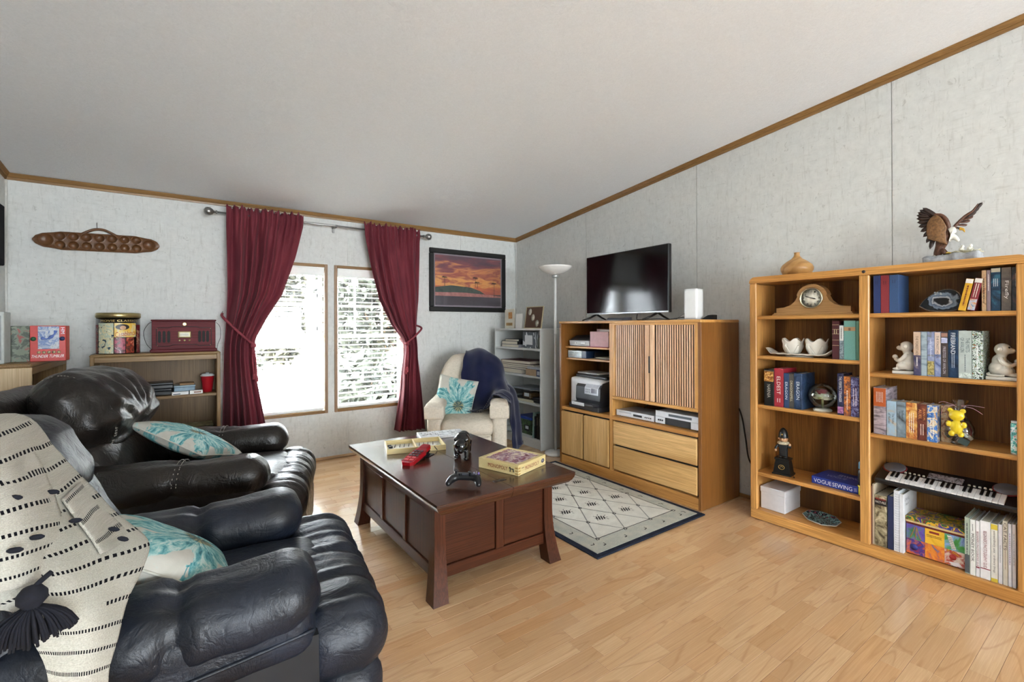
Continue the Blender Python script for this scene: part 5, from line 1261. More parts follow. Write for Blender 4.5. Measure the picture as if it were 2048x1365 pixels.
for k in range(12):
    a = PI/2-2*PI*(k+1)/12; s_ = str(k+1); lettering(dl, s_, (-.0315, -.040*math.cos(a), .098+.040*math.sin(a)), (0, -1, 0), (0, 0, 1), .007*len(s_), .011, cm('#3a3a34', .5), .01, .0006, 'numeral')
for a, l, w_ in ((math.radians(160), .040, .0022), (math.radians(-14), .030, .003)):
    mb = MB(); d = Vector((0, -math.cos(a), math.sin(a))); n_ = Vector((0, math.sin(a), math.cos(a))); c = Vector((-.034, 0, .098))
    mb.add([c-d*.006-n_*w_*.5, c-d*.006+n_*w_*.5, c+d*l*.6+n_*w_, c+d*l, c+d*l*.6-n_*w_], [(0, 1, 2, 3, 4)]); mb.build('hand', cm('#1f1f1c', .4), dl)
# tray and tulip cups
t = thing('serving_dish', 'long white ceramic dish with upcurled handles under the tulip cups', 'dish', (3.005, 1.275, LSH[1]))
def dish(u, v):
    a, b = u*2-1, v*2-1; yy = a*.195; hw = .062*math.sqrt(max(0, 1-abs(a)**3.2))+.012*(1-abs(a)); x = b*hw
    zz = .006+.010*b*b+.034*smooth(.72, 1.0, abs(a)); return (x, yy, zz+.0015*math.sin(a*24)*abs(b))
mb = MB(); mb.grid(dish, 40, 14); o = mb.build('dish', CER, t); md = o.modifiers.new('thickness', 'SOLIDIFY'); md.thickness = .005
mb = MB(); mb.lathe([(.03, 0), (.03, .005)], 20); mb.v = [(x, y*2.6, z_) for x, y, z_ in mb.v]; mb.build('foot', CER, t)
for lab, yy in (('white tulip shaped ceramic cup nearer the case side of the dish', 1.312), ('white tulip shaped ceramic cup nearer the maroon book', 1.184)):
    t = thing('tulip_cup', lab, 'cup', (3.005, yy, LSH[1]+.0125), 0, 'white tulip cups')
    def tul(u, v, rr=1.0):
        a = u*2*PI; pet = math.cos(a*5); r_ = (.030+.024*math.sin(min(1, v*1.5)*PI/2)+.004*smooth(.7, 1, v))*rr
        return (r_*math.cos(a)*(1+.03*pet*v), r_*math.sin(a)*(1+.03*pet*v), v*(.088+.010*pet*smooth(.6, 1, v)))
    mb = MB(); mb.grid(lambda u, v: tul(u, v), 50, 14, closeu=True); o = mb.build('bowl', CER, t); md = o.modifiers.new('thickness', 'SOLIDIFY'); md.thickness = .004
    mb = MB(); mb.lathe([(0, 0), (.031, 0), (.031, .004), (0, .006)], 24); mb.build('base', CER, t)
    for k in range(5):
        a = k*2*PI/5+.3; mb = MB()
        mb.grid(lambda u, v: ((.032+.024*math.sin(v*PI/2))*math.cos(a+(u-.5)*1.0*(1-v*.9))*1.02, (.032+.024*math.sin(v*PI/2))*math.sin(a+(u-.5)*1.0*(1-v*.9))*1.02, .002+v*.055), 6, 6); o = mb.build('petal', CER, t); md = o.modifiers.new('thickness', 'SOLIDIFY'); md.thickness = .002
# rose globe
t = thing('rose_globe', 'clear glass globe with a pale rose inside on a low base', 'ornament', (3.0, 1.152, LSH[2]))
mb = MB(); mb.lathe([(0, 0), (.046, 0), (.048, .006), (.042, .012), (.030, .016), (0, .016)], 28); mb.build('base', cm('#d8d4c4', .3), t)
mb = MB(); mb.ball((0, 0, .086), .073, 32); mb.build('globe', pane_mat('globe_glass', .25, (.93, .94, .90, 1)), t)
rose = MB(); rg_ = random.Random(2)
for k in range(16):
    a = k*2.4; rr = .008+.0026*k; rose.grid(lambda u, v, a=a, rr=rr: ((rr+.014*v*v)*math.cos(a+(u-.5)*1.9), (rr+.014*v*v)*math.sin(a+(u-.5)*1.9), .085+.034*v*(1-.035*k)-.0012*k), 6, 5, mi=0 if k > 4 else 1)
rose.build('rose_petals', [cm('#d8ddc8', .5, var=.12), cm('#b83a48', .5, var=.2)], t)
mb = MB()
for k in range(4):
    a = k*1.6; mb.grid(lambda u, v, a=a: ((.015+.045*v)*math.cos(a+(u-.5)*.7*math.sin(v*PI)), (.015+.045*v)*math.sin(a+(u-.5)*.7*math.sin(v*PI)), .070+.012*math.sin(v*PI)), 4, 6)
mb.tube([(0, 0, .016), (0, 0, .085)], .006, 8); mb.build('rose_leaves', cm('#a8ae7c', .4, var=.2), t)
# gnome figure on pedestal
t = thing('gnome_figurine', 'small bearded gnome figurine with black helmet on a black pedestal', 'figurine', (3.0, 1.366, LSH[3]), math.radians(8))
BKG = cm('#181a1a', .3, name='gloss_black_paint'); SK = cm('#d8a880', .5)
mb = MB(); vs = []
for zz, hw, hd in ((0, .052, .044), (.008, .052, .044), (.012, .046, .038), (.085, .036, .030), (.090, .040, .034), (.100, .040, .034)): vs += [(-hd, -hw, zz), (hd, -hw, zz), (hd, hw, zz), (-hd, hw, zz)]
fs = [(3, 2, 1, 0), tuple(range(20, 24))]
for i in range(5):
    for k in range(4): fs.append((i*4+k, i*4+(k+1) % 4, i*4+4+(k+1) % 4, i*4+4+k))
mb.add(vs, fs); mb.build('pedestal', BKG, t)
mb = MB(); mb.tube([(-.0395+.004*0, .016*math.cos(a), .048+.013*math.sin(a)) for a in [6.283*k/16 for k in range(16)]], .0016, 5, closed=True); mb.tube([(-.039, -.008, .048), (-.0385, .002, .054), (-.0385, .008, .045)], .0016, 5); mb.build('gold_crest', GOLD, t)
skin('body', [((0, 0, .128), .020), ((0, 0, .152), .023), ((0, 0, .178), .018), ((0, 0, .196), .010), ((0, .014, .112), .011), ((0, .015, .104), .011), ((0, -.014, .112), .011), ((0, -.015, .104), .011), ((0, .026, .176), .009), ((-.010, .040, .155), .008), ((-.018, .038, .146), .007), ((0, -.026, .176), .009), ((-.012, -.040, .166), .008), ((-.018, -.040, .180), .007)],
     [(0, 1), (1, 2), (2, 3), (0, 4), (4, 5), (0, 6), (6, 7), (2, 8), (8, 9), (9, 10), (2, 11), (11, 12), (12, 13)], cm('#23282c', .4), t)
mb = MB(); mb.ball((0, 0, .214), .024, 16, sc=(.9, 1, 1.05)); mb.ball((-.023, 0, .211), .006, 8); mb.ball((-.008, .024, .214), .006, 8, sc=(.6, .6, 1)); mb.ball((-.008, -.024, .214), .006, 8, sc=(.6, .6, 1)); mb.build('head', SK, t)
mb = MB(); mb.ball((-.020, .009, .219), .0028, 8); mb.ball((-.020, -.009, .219), .0028, 8); mb.tube([(-.021, .008, .201), (-.0235, 0, .199), (-.021, -.008, .201)], .0012, 5); mb.build('eyes_and_mouth', cm('#2a1a14', .4), t)
mb = MB(); mb.lathe([(.014, .200), (.028, .196), (.034, .188), (.026, .180), (.016, .184)], 20); mb.build('ruff_beard', cm('#cfc4a8', .8, var=.3, scale=200, bump=.003), t)
mb = MB(); mb.lathe([(.029, .222), (.027, .226), (.026, .236), (.023, .254), (.016, .270), (.006, .279), (0, .281)], 20); mb.ball((-.024, 0, .243), .005, 8, mi=1); mb.build('helmet', [BKG, GOLD], t)
mb = MB(); mb.ball((-.020, .037, .142), .008, 8); mb.ball((-.020, -.040, .186), .008, 8); mb.build('hands', SK, t)
for s_ in (-1, 1): mb = MB(); mb.ball((-.006, s_*.015, .105), .013, 10, sc=(1.3, .9, .6)); mb.build('boot', BKG, t)
mb = MB(); mb.tube(cat_rom([(.0, -.045, .004), (-.02, -.060, .003), (-.055, -.072, .004)], 5), .0018, 5); mb.ball((-.055, -.072, .005), .004, 8); mb.build('tail_cord', BKG, t)
# glue bottle sliver
t = thing('glue_bottle', 'slim bottle with a blue cap half hidden by the bookcase divider', 'bottle', (2.965, .955, LSH[3]))
mb = MB(); mb.lathe([(.015, 0), (.016, .004), (.016, .045), (.0155, .05)], 16); mb.build('label', cm('#d8c83a', .4), t)
mb = MB(); mb.lathe([(.0155, .05), (.0155, .125), (.010, .136), (.008, .14)], 16); mb.build('body', cm('#1d2228', .35), t)
mb = MB(); mb.lathe([(.013, .138), (.013, .168), (.009, .176), (0, .176)], 16); mb.build('cap', cm('#5aa8d8', .35), t)
# white box
t = thing('white_box', 'white cardboard keepsake box with a lid at the bookcase foot', 'box', (3.06, 1.412, .061))
WB = cm('#dedee2', .6, var=.04); part('box', WB, t, (-.10, .10, -.072, .072, 0, .112), b=.003); part('lid', WB, t, (-.103, .103, -.075, .075, .100, .135), b=.004)
# octagonal plate
t = thing('octagonal_plate', 'octagonal plate with dark floral print on the bookcase floor', 'plate', (3.030, 1.172, .061), math.radians(40))
def octa(r1, r2): return [(r1*math.cos(a)*1.15, r1*math.sin(a)*.9) for a in [PI/8+k*PI/4 for k in range(8)]]
mb = MB(); R_ = [(.060, 0), (.062, .003), (.103, .018), (.104, .020), (.100, .021)]; vs = []
for r_, zz in R_: vs += [(x, y, zz) for x, y in octa(r_, 0)]
fs = [tuple(range(8))[::-1]]
for i in range(len(R_)-1):
    for k in range(8): fs.append((i*8+k, i*8+(k+1) % 8, i*8+8+(k+1) % 8, i*8+8+k))
mb.add(vs, fs); mb.build('rim', CER, t)
mb = MB(); vs = [(x, y, .0208) for x, y in octa(.0985, 0)]+[(x, y, .0045) for x, y in octa(.062, 0)]; mb.add(vs, [(k, (k+1) % 8, 8+(k+1) % 8, 8+k) for k in range(8)]+[tuple(range(8, 16))]); mb.build('floral_print', pic('plate_floral', ['#16262e', '#27454a', '#8fb0ae', '#1d2a34', '#a85868', '#d8b8b4'], 34, 1.5, .2), t)
# agate slice
t = thing('agate_slice', 'polished black and blue agate slice standing on the shelf', 'agate', (3.01, .645, RSH[0]))
ag = [(-.078, .030), (-.05, .012), (-.02, .004), (.03, .003), (.062, .010), (.078, .034), (.080, .062), (.070, .090), (.050, .108), (.025, .112), (-.005, .104), (-.035, .084), (-.062, .058)]
agp = [(-p.x, p.y) for p in cat_rom([Vector((a, b, 0)) for a, b in ag+ag[:1]], 4)[:-1]]
mb = MB(); mb.prism(agp, -.004, .03, 'x'); mb.v = [(x, y if x < .01 else y*.8, z_ if x < .01 else z_*.7+.002) for x, y, z_ in mb.v]; mb.build('rind', cm('#8a7868', .8, var=.4, scale=90, bump=.004), t)
def agate():
    t_ = NT('banded_agate'); tc = t_.n('TexCoord'); mp = t_.n('Mapping'); mp.inputs['Location'].default_value = (0, .010, -.055); t_.l(tc.outputs['Object'], mp.inputs[0]); m2 = t_.n('Mapping'); m2.inputs['Scale'].default_value = (1, 1, 1.5); t_.l(mp.outputs[0], m2.inputs[0])
    ln = t_.n('VectorMath', operation='LENGTH'); t_.l(m2.outputs[0], ln.inputs[0]); w_ = t_.noise(tc.outputs['Object'], 28, 3, .5, .5)
    f = t_.math('ADD', t_.math('MULTIPLY', ln.outputs['Value'], 10), t_.math('MULTIPLY', t_.math('SUBTRACT', w_, .5), .55))
    t_.col(t_.ramp(f, [(.12, '#0b0d10'), (.24, '#15181d'), (.32, '#cfd6de'), (.40, '#5f7086'), (.52, '#8ea0b4'), (.60, '#1a1f28'), (.80, '#0c0e12'), (.95, '#222830')])); t_.set(Roughness=.08); return t_.mat
mb = MB(); mb.prism([(a*.95, (b-.056)*.93+.057) for a, b in agp], -.0055, -.004, 'x'); mb.build('polished_face', agate(), t)
mb = MB(); rg_ = random.Random(4)
for k in range(10): mb.ball((-.006, .004+.03*(rg_.random()-.5), .092+.012*(rg_.random()-.5)), .003+.002*rg_.random(), 6)
mb.build('crystals', cm('#c8d0d4', .2), t)
# monkey bookends
def monkey(label, y, face):
    t = thing('monkey_bookend', label, 'bookend', (2.985, y, RSH[1]), 0 if face > 0 else PI, 'white monkey bookends')
    part('base', CER, t, (-.035, .035, -.050, .050, 0, .016), b=.003)
    # built facing +y, the masses fused into one glazed surface
    mb = MB(); mb.ball((0, -.012, .050), .036, 18, sc=(.95, .95, 1.0)); mb.ball((0, -.010, .082), .030, 18, sc=(.95, .85, 1.1)); mb.ball((0, -.002, .112), .018, 14)
    mb.ball((0, .000, .136), .028, 18, sc=(.98, 1, 1)); mb.ball((0, .022, .130), .016, 14, sc=(.95, 1.2, .85)); mb.ball((0, .036, .131), .006, 10)
    for s_ in (-1, 1):
        mb.tube(cat_rom([(s_*.024, -.006, .100), (s_*.034, .006, .080), (s_*.026, .026, .066), (s_*.008, .042, .074)], 5), [.011, .0105, .010, .010, .0098, .0095, .0095, .0092, .009, .009, .0088, .0088, .0086, .0085, .0085, .009], 10)
        mb.ball((s_*.022, .010, .040), .022, 14, sc=(.75, 1.25, .9)); mb.ball((s_*.022, .034, .024), .011, 12, sc=(.9, 1.7, .7))
    o = mb.build('body', CER, t); md = o.modifiers.new('fuse', 'REMESH'); md.mode = 'VOXEL'; md.voxel_size = .0028; md.use_smooth_shade = True; sm_ = o.modifiers.new('smooth', 'SMOOTH'); sm_.iterations = 4; sm_.factor = .5
    mb = MB(); mb.ball((0, .046, .084), .012, 12); mb.build('fruit', CER, t)
    for s_ in (-1, 1):
        mb = MB(); mb.ball((s_*.029, -.004, .138), .011, 10, sc=(.4, .9, 1.1)); mb.build('ear', CER, t)
        mb = MB(); mb.ball((s_*.0150, .0225, .1450), .0040, 8); mb.build('eye', cm('#16130f', .2), t)
    mb = MB(); mb.tube(cat_rom([(0, -.040, .03), (.026, -.044, .024), (.034, -.02, .021), (.032, .01, .021)], 5), .005, 8); mb.build('tail', CER, t)
monkey('white ceramic monkey bookend looking toward the window, beside tan paperback', .768, 1)
monkey('white ceramic monkey bookend beside the jungle paperback', .430, -1)
# gift jar with yellow figure
t = thing('gift_jar', 'glass candy jar wrapped in cellophane with a yellow figure and pink ribbons', 'jar', (2.985, .572, RSH[2]))
mb = MB(); mb.lathe([(0, .002), (.030, 0), (.032, .010), (.030, .014), (.048, .035), (.053, .060), (.050, .085), (.040, .102), (.038, .112)], 32); mb.build('jar', pane_mat('jar_glass', .3, (.90, .92, .92, 1)), t)
rg_ = random.Random(6)
for k, c in enumerate(('#c8b8bc', '#3a5a54', '#d8dcd8', '#a03a50', '#2a2c34', '#dcd4c8', '#6a7a78', '#c8c8d0')):
    a = k*2.2; rr = .022+.012*(k % 2); mb = MB(); mb.box(-.012, .012, -.009, .009, -.006, .006, b=.003); mb.build('candy', cm(c, .25), t, (rr*math.cos(a), rr*math.sin(a), .026+.010*(k % 4)), (rg_.random(), rg_.random(), a))
YEL = cm('#e0c41e', .35, var=.12, coat=.3, name='yellow_wax')
mb = MB(); mb.ball((-.056, 0, .086), .024, 16, sc=(.6, 1, 1.35)); mb.ball((-.056, 0, .140), .027, 16, sc=(.6, 1.05, .95)); mb.ball((-.064, 0, .134), .011, 12, sc=(.8, 1.1, .8))
for s_ in (-1, 1): mb.ball((-.055, s_*.022, .163), .011, 12, sc=(.6, 1, 1)); mb.ball((-.060, s_*.026, .100), .011, 12, sc=(.8, 1, 1.3)); mb.ball((-.062, s_*.016, .056), .012, 12, sc=(.9, 1, 1.1))
o = mb.build('yellow_figure', YEL, t); md = o.modifiers.new('fuse', 'REMESH'); md.mode = 'VOXEL'; md.voxel_size = .0025; md.use_smooth_shade = True
mb = MB(); mb.lathe([(.034, .112), (.024, .130), (.014, .150), (.020, .175), (.032, .205)], 14, cap=False); mb.v = [(x+.006*ns((x, y, z_), 60, 1)+.005, y+.006*ns((x, y, z_), 60, 4), z_) for x, y, z_ in mb.v]; mb.build('cellophane', pane_mat('cellophane', .5, (.96, .97, .97, 1)), t)
PNK = cm('#d8a8b8', .5)
for pth in ([(-.028, .010, .182), (-.034, .045, .175), (-.034, .060, .130)], [(-.028, -.010, .182), (-.034, -.05, .178), (-.03, -.082, .155)], [(-.028, .012, .184), (-.03, .05, .196), (-.028, .068, .188)], [(-.028, -.01, .184), (-.03, -.04, .190), (-.028, -.088, .186)]):
    mb = MB(); mb.tube(cat_rom(pth, 5), .0026, 5, flat=.3); mb.build('ribbon', PNK, t)
mb = MB(); mb.tube([(-.050, .008, .152), (-.0755, .0, .150), (-.050, -.008, .152)], .0, 4); mb = MB(); mb.box(-.058, -.0565, -.030, .006, .018, .046, b=.002); o = mb.build('gift_tag', cm('#3a4a48', .4), t); o.rotation_euler = (math.radians(25), 0, 0)
# teal can
t = thing('drink_can', 'slim teal printed can by the bookcase side', 'can', (2.95, .383, RSH[2]))
mb = MB(); mb.lathe([(.017, 0), (.0195, .004), (.0195, .128), (.017, .134)], 20); mb.build('can', pic('teal_can', ['#1c6a68', '#4aa8a0', '#e0ece8', '#c03a50', '#2a8a84'], 60), t); mb = MB(); mb.lathe([(.017, .134), (.018, .137), (.018, .142), (0, .142)], 20); mb.build('lid', cm('#dfe2e2', .3), t)
# painted picture box
t = thing('painted_box', 'bright painted wooden box of travel scenes under the keyboard', 'box', (2.955, .658, .061))
part('box', wood('box_red', '#3a1414', '#6a2420', '#7a3028', 'y', 2, .5, .2), t, (.003, .17, -.108, .108, 0, .163), b=.002); part('lid', pic('lid_paint', ['#7a1c24', '#2a6a3a', '#d8a828', '#2c3c90', '#c04a24', '#3a1830'], 26), t, (.0, .173, -.110, .110, .166, .186), b=.002); part('lid_edge', cm('#d0b888', .6), t, (-.001, .171, -.1095, .1095, .158, .167), b=.001)
cols = [[['#4a3a8a', '#6a58b0', '#3c8a4a', '#8a78c0'], ['#c8402a', '#e07028', '#2c3a90', '#a02a24']], [['#d8a424', '#e8b83c', '#c89a20'], ['#2c6a9a', '#d8702c', '#e8a040', '#3a7a3c']], [['#5a80c0', '#8aa8d8', '#4a9a4a', '#3c8a40'], ['#7a201c', '#e0d8cc', '#b02a28', '#d8b830']]]
for i in range(3):
    for j in range(2):
        y0, y1 = .106-.0715*i, .106-.0715*(i+1); zz = (.078, .148) if j == 0 else (.006, .077)
        part('painted_scene', pic('scene_%d%d' % (i, j), cols[i][j], 16+7*j, .8), t, (-.002, .003, y1+.0005, y0-.0005, zz[0], zz[1]), b=0)
mb = MB()
for p, q in (((.070, .085), (.066, .140)), ((.090, .085), (.080, .112)), ((.050, .085), (.060, .112)), ((.080, .112), (.072, .140)), ((.060, .112), (.066, .140))): mb.tube([(-.0025, p[0], p[1]), (-.0025, q[0], q[1])], .0018, 4)
mb.build('painted_tower', cm('#b0884a', .5), t)
mb = MB(); mb.prism([(-.046, .142), (-.062, .142), (-.078, .084), (-.062, .084)], -.0026, -.002, 'x'); mb.build('painted_tower', cm('#e0dccf', .5), t)
for k in range(7): part('painted_gallery', cm('#4a4a58', .5), t, (-.0029, -.0026, -.075+.002*k, -.060+.002*k, .088+.0075*k, .0905+.0075*k), b=0)
strokes(t, (-.0022, .0, .116), (0, -1, 0), (0, 0, 1), .056, .014, 2, cm('#5a3810', .5), 5); part('painted_badge', cm('#8a2a24', .5), t, (-.0026, -.002, -.018, .018, .130, .140), b=0)
mb = MB(); mb.prism([(-.050, .020), (-.086, .028), (-.100, .012), (-.070, .006)], -.0026, -.002, 'x'); mb.build('painted_napkin', cm('#e4e0e4', .5), t)
mb = MB(); mb.lathe([(0, -.0008), (.016, -.0003)], 16, (-.0022, .076, .040), axis='x'); mb.build('painted_fruit', cm('#3a3a8a', .5), t); mb = MB(); mb.lathe([(0, -.0008), (.013, -.0003)], 16, (-.0022, -.066, .045), axis='x'); mb.build('painted_fruit', cm('#b8322c', .5), t)
# toy keyboard across the tops of the books
t = thing('music_keyboard', 'black toy music keyboard with red trim lying across the books', 'keyboard', (2.945, .633, .372), (0, math.radians(-17), 0))
KB = cm('#15161a', .35, name='keyboard_black'); part('body', KB, t, (0, .19, -.262, .262, .004, .034), b=.008)
for yy in (.205, -.205):
    mb = MB(); mb.lathe([(.048, .034), (.047, .042), (.043, .044), (0, .041)], 28, (.135, yy, 0)); mb.v = [(x, (y-yy)*.95+yy, z_) for x, y, z_ in mb.v]; mb.build('speaker', [cm('#6a6c74', .5)], t)
    mb = MB(); mb.tube([(.135+.049*math.cos(a), yy+.047*math.sin(a), .036) for a in [6.283*k/24 for k in range(24)]], .003, 6, closed=True); mb.build('speaker_trim', cm('#8a1c20', .3), t)
kw = .424/22
for k in range(22): part('white_key', cm('#e8e8e8', .3, var=.03), t, (.004, .082, .212-kw*(k+1)+.0006, .212-kw*k-.0006, .034, .042), b=.001)
for k in range(21):
    if k % 7 in (2, 6): continue
    part('black_key', cm('#0d0d0f', .3), t, (.034, .084, .212-kw*(k+1)-.0055, .212-kw*(k+1)+.0055, .042, .048), b=.001)
part('display', pic('kbd_display', ['#7a1418', '#b8b8bc', '#2a1214', '#dcdce0'], 60), t, (.100, .150, -.060, .070, .034, .040), b=.003)
for k in range(5):
    for s_ in (1, -1): mb = MB(); mb.lathe([(.0055, 0), (.005, .006), (0, .007)], 10, (.108, s_*.155-.0+s_*(-.018*k), .034)); mb.build('button', cm('#c8c4b4', .3), t)
part('trim_strip', cm('#8a1c20', .3), t, (.088, .093, -.160, .160, .034, .036), b=.001)

# ------------------------------------------------------------------ on top of the bookcase
t = thing('turned_vase', 'squat turned wooden vase with narrow neck on the bookcase', 'vase', (3.035, 1.30, BZ))
mb = MB(); mb.lathe([(0, 0), (.058, 0), (.076, .012), (.086, .034), (.087, .048), (.078, .066), (.055, .086), (.030, .102), (.017, .118), (.014, .134), (.017, .140), (.012, .140), (.010, .12)], 36); mb.build('body', wood('turned_wood', '#8a5a2c', '#b98a50', '#d0a468', 'x', 7, .4, .5), t)
t = thing('eagle_statue', 'painted bald eagle statue with raised wings over a nest', 'statue', (3.06, .632, BZ)); t.scale = (1.2, 1.12, 1.36)
EB = cm('#5a3520', .5, var=.4, scale=120, bump=.002, name='eagle_brown'); ED = cm('#2f1c14', .5, var=.4, scale=120, bump=.002, name='eagle_dark'); EW = cm('#e6e2d6', .5, var=.1, scale=120, bump=.002, name='eagle_white'); ETAN = cm('#7c5730', .5, var=.4, scale=150, bump=.003, name='eagle_covert')
mb = MB(); mb.rbox((0, -.022, .016), (.045, .092, .016), .012, (8, 16, 5), lambda p: p+Vector((ns(p, 40, 1), ns(p, 40, 3), ns(p, 40, 5)))*.008); mb.build('rock_base', cm('#a8aaac', .7, var=.3, scale=60, bump=.003), t)
mb = MB(); rg_ = random.Random(8)
for k in range(60):
    a = rg_.random()*6.28; rr = .2+.8*rg_.random(); c = Vector((.026*rr*math.cos(a), -.062+.052*rr*math.sin(a), .032+.008*rg_.random())); d = Vector((rg_.random()-.5, rg_.random()-.5, .25*(rg_.random()-.5))).normalized()*.016; mb.tube([c-d, c+d], .0016, 4)
mb.build('nest', cm('#d0c8a8', .8, var=.3), t)
skin('body', [((0, .022, .050), .017), ((0, .016, .074), .024), ((0, .006, .098), .022), ((0, -.008, .112), .014), ((0, .030, .034), .012), ((.004, .040, .020), .010)], [(0, 1), (1, 2), (2, 3), (0, 4), (4, 5)], EB, t)
skin('head', [((0, -.002, .102), .017), ((0, -.018, .118), .015), ((0, -.034, .122), .014), ((-.0, -.030, .092), .010), ((0, -.042, .076), .005)], [(0, 1), (1, 2), (0, 3), (3, 4)], EW, t)
mb = MB(); mb.tube(cat_rom([(0, -.044, .121), (0, -.055, .117), (0, -.060, .106)], 4), [.006, .006, .005, .005, .0045, .004, .003, .002, .0008], 8); mb.build('beak', cm('#c8982c', .4), t)
mb = MB(); mb.ball((-.012, -.039, .125), .0025, 8); mb.ball((.012, -.039, .125), .0025, 8); mb.build('eyes', cm('#14100c', .2), t)
for s_ in (-1, 1):
    mb = MB(); mb.tube([(s_*.012, .012, .052), (s_*.013, .0, .036)], .008, 7); mb.build('leg', EB, t)
    mb = MB()
    for q in (-1, 0, 1): mb.tube(cat_rom([(s_*.013, .0, .038), (s_*.013+q*.007, -.014, .038), (s_*.013+q*.009, -.024, .031)], 3), .003, 5)
    mb.build('talons', cm('#c8a83c', .4), t)
def feather(mb, root, tip, w, nrm, mi=0, curl=.0):
    root, tip, n = Vector(root), Vector(tip), Vector(nrm).normalized(); d = tip-root; s = d.cross(n).normalized(); m = 8; vs = []
    for i in range(m+1):
        u = i/m; c = root+d*u+n*curl*u*u; hw = w*(.35+.65*math.sin(min(1, u*1.6)*PI/2))*math.sqrt(max(0, 1-max(0, (u-.55)/.45)**2.4))
        vs += [c-s*hw, c+n*.0022, c+s*hw, c-n*.0012]
    fs = []
    for i in range(m):
        for k in range(4): fs.append((i*4+k, i*4+(k+1) % 4, i*4+4+(k+1) % 4, i*4+4+k))
    mb.add(vs, fs, mi, True)
# raised wing spread toward the viewer (swings out to +y)
wgp = []
for k in range(11):
    u = k/10; root = Vector((-.010, .006+.022*u, .118+.055*(1-abs(u-.35)))); wgp.append(root)
    ang = math.radians(118+62*u+4); ln = .118-.020*abs(u-.3)*2 if u < .5 else .105-.02*u
    tip = root+Vector((-.012, math.cos(PI-ang)*ln*.95, math.sin(ang)*ln)) if False else Vector((-.020, .118-.010*u-.050*u*u*1.2, .205-.045*u-.105*u*u))+Vector((0, -.046*(1-u)**3+.0, .006*(1-u)))
    m = MB(); feather(m, root, tip, .0095, (-1, .1, .2), 0, .004); m.build('wing_feather', ED, t)
m = MB(); m.grid(lambda u, v: (-.016-.006*math.sin(PI*u), -.006+.060*u+.004*math.sin(PI*v), .066+.030*u+(.100-.010*u)*v*math.sin(PI*(.22+.56*u))), 14, 14); o = m.build('wing_covert', ETAN, t); md = o.modifiers.new('thickness', 'SOLIDIFY'); md.thickness = .008
m = MB(); m.tube(cat_rom([(.0, .0, .100), (-.006, -.006, .140), (-.010, .010, .172), (-.014, .040, .182), (-.018, .070, .200)], 4), [.014, .013, .012, .012, .011, .010, .010, .009, .008, .008, .007, .007, .006, .006, .005, .005, .004], 8, flat=.6); m.build('wing_arm', EB, t)
# far wing seen almost edge on, swept up to -y
m = MB(); m.tube(cat_rom([(.008, -.004, .104), (.018, -.030, .140), (.024, -.056, .166), (.028, -.080, .182), (.030, -.096, .205)], 4), [.012, .013, .013, .012, .012, .011, .011, .010, .010, .009, .009, .008, .007, .006, .005, .004, .002], 8, flat=.5); m.build('wing_arm', EB, t)
for k in range(7):
    u = k/6; root = Vector((.018+.01*u, -.024-.05*u, .130+.045*u)); tip = Vector((.04, -.050-.058*u, .122+.086*u)); m = MB(); feather(m, root, tip, .008, (-.5, -.4, .6), 0, .0); m.build('wing_feather', EB if k < 4 else ED, t)
m = MB()
for q in (-1, 0, 1): feather(m, (q*.008, .030, .040), (q*.014, .052, .012), .008, (-1, .3, .4))
m.build('tail', EW, t)
for k, (yy, h_) in enumerate(((-.050, .016), (-.076, .014))):
    m = MB(); m.ball((-.004, yy, .044), .010, 10, sc=(1, 1, 1.1)); m.ball((-.006, yy-.004, .056), .0065, 8); m.build('chick', EW, t)
# ------------------------------------------------------------------ on and in the television cabinet
GREY = cm('#b9bcc2', .35, var=.05, name='silver_plastic'); LG = cm('#d8dade', .4, var=.04, name='pale_grey_plastic'); DG = cm('#2c2e33', .35, var=.1, name='dark_grey_plastic')
t = thing('flatbed_scanner', 'silver and black flatbed scanner on the upper cabinet shelf', 'scanner', (2.80, 2.935, 1.021))
mb = MB(); mb.prism([(0, .006), (.02, 0), (.30, 0), (.30, .055), (-.008, .050)], -.118, .118, 'y'); mb.build('base', GREY, t)
mb = MB(); mb.prism([(.004, .052), (.012, .062), (.075, .092), (.30, .098), (.30, .057)], -.116, .116, 'y'); mb.build('lid', DG, t); part('front_panel', LG, t, (-.010, .0, -.08, .05, .020, .038), b=.002)
for k in range(3): part('button', DG, t, (-.013, -.009, .02-.02*k, .03-.02*k, .026, .032), b=.001)
t = thing('pink_box', 'pale pink cardboard box on the upper cabinet shelf', 'box', (2.80, 2.705, 1.021), math.radians(4))
part('box', cm('#d9b4ba', .7, var=.08), t, (0, .16, -.098, .098, .003, .128), b=.002); part('flap', cm('#e4c8cc', .7), t, (-.002, .16, .02, .0205, .128, .15), b=0); part('paper', cm('#e6e6e2', .8), t, (.03, .14, -.085, .02, .1285, .146), b=.004); part('folder_edge', cm('#c85a6a', .6), t, (-.02, .17, -.1, .12, 0, .003), b=0)
t = thing('software_box', 'pale blue printed box with navy end on the lower cabinet shelf', 'box', (2.80, 2.965, .921)); part('carton', pic('pale_blue_print', ['#9fb4c0', '#c4d2d8', '#e0e6e8'], 30), t, (0, .20, -.055, .115, 0, .062), b=.002); part('end_cap', cm('#233a58', .4), t, (-.001, .20, -.112, -.055, 0, .062), b=.002); strokes(t, (-.0006, .05, .034), (0, -1, 0), (0, 0, 1), .10, .035, 4, cm('#6a808c', .5), 2)
t = thing('document_tray', 'black document tray beside the blue printed box', 'tray', (2.85, 2.68, .921)); mb = MB(); mb.box(0, .25, -.125, .125, 0, .004, b=.001); mb.box(.245, .25, -.125, .125, .004, .050); mb.box(0, .25, -.125, -.121, .004, .050); mb.box(0, .25, .121, .125, .004, .050); mb.build('tray', DG, t); part('papers', PAGE, t, (.004, .24, -.118, .118, .004, .012), b=0)
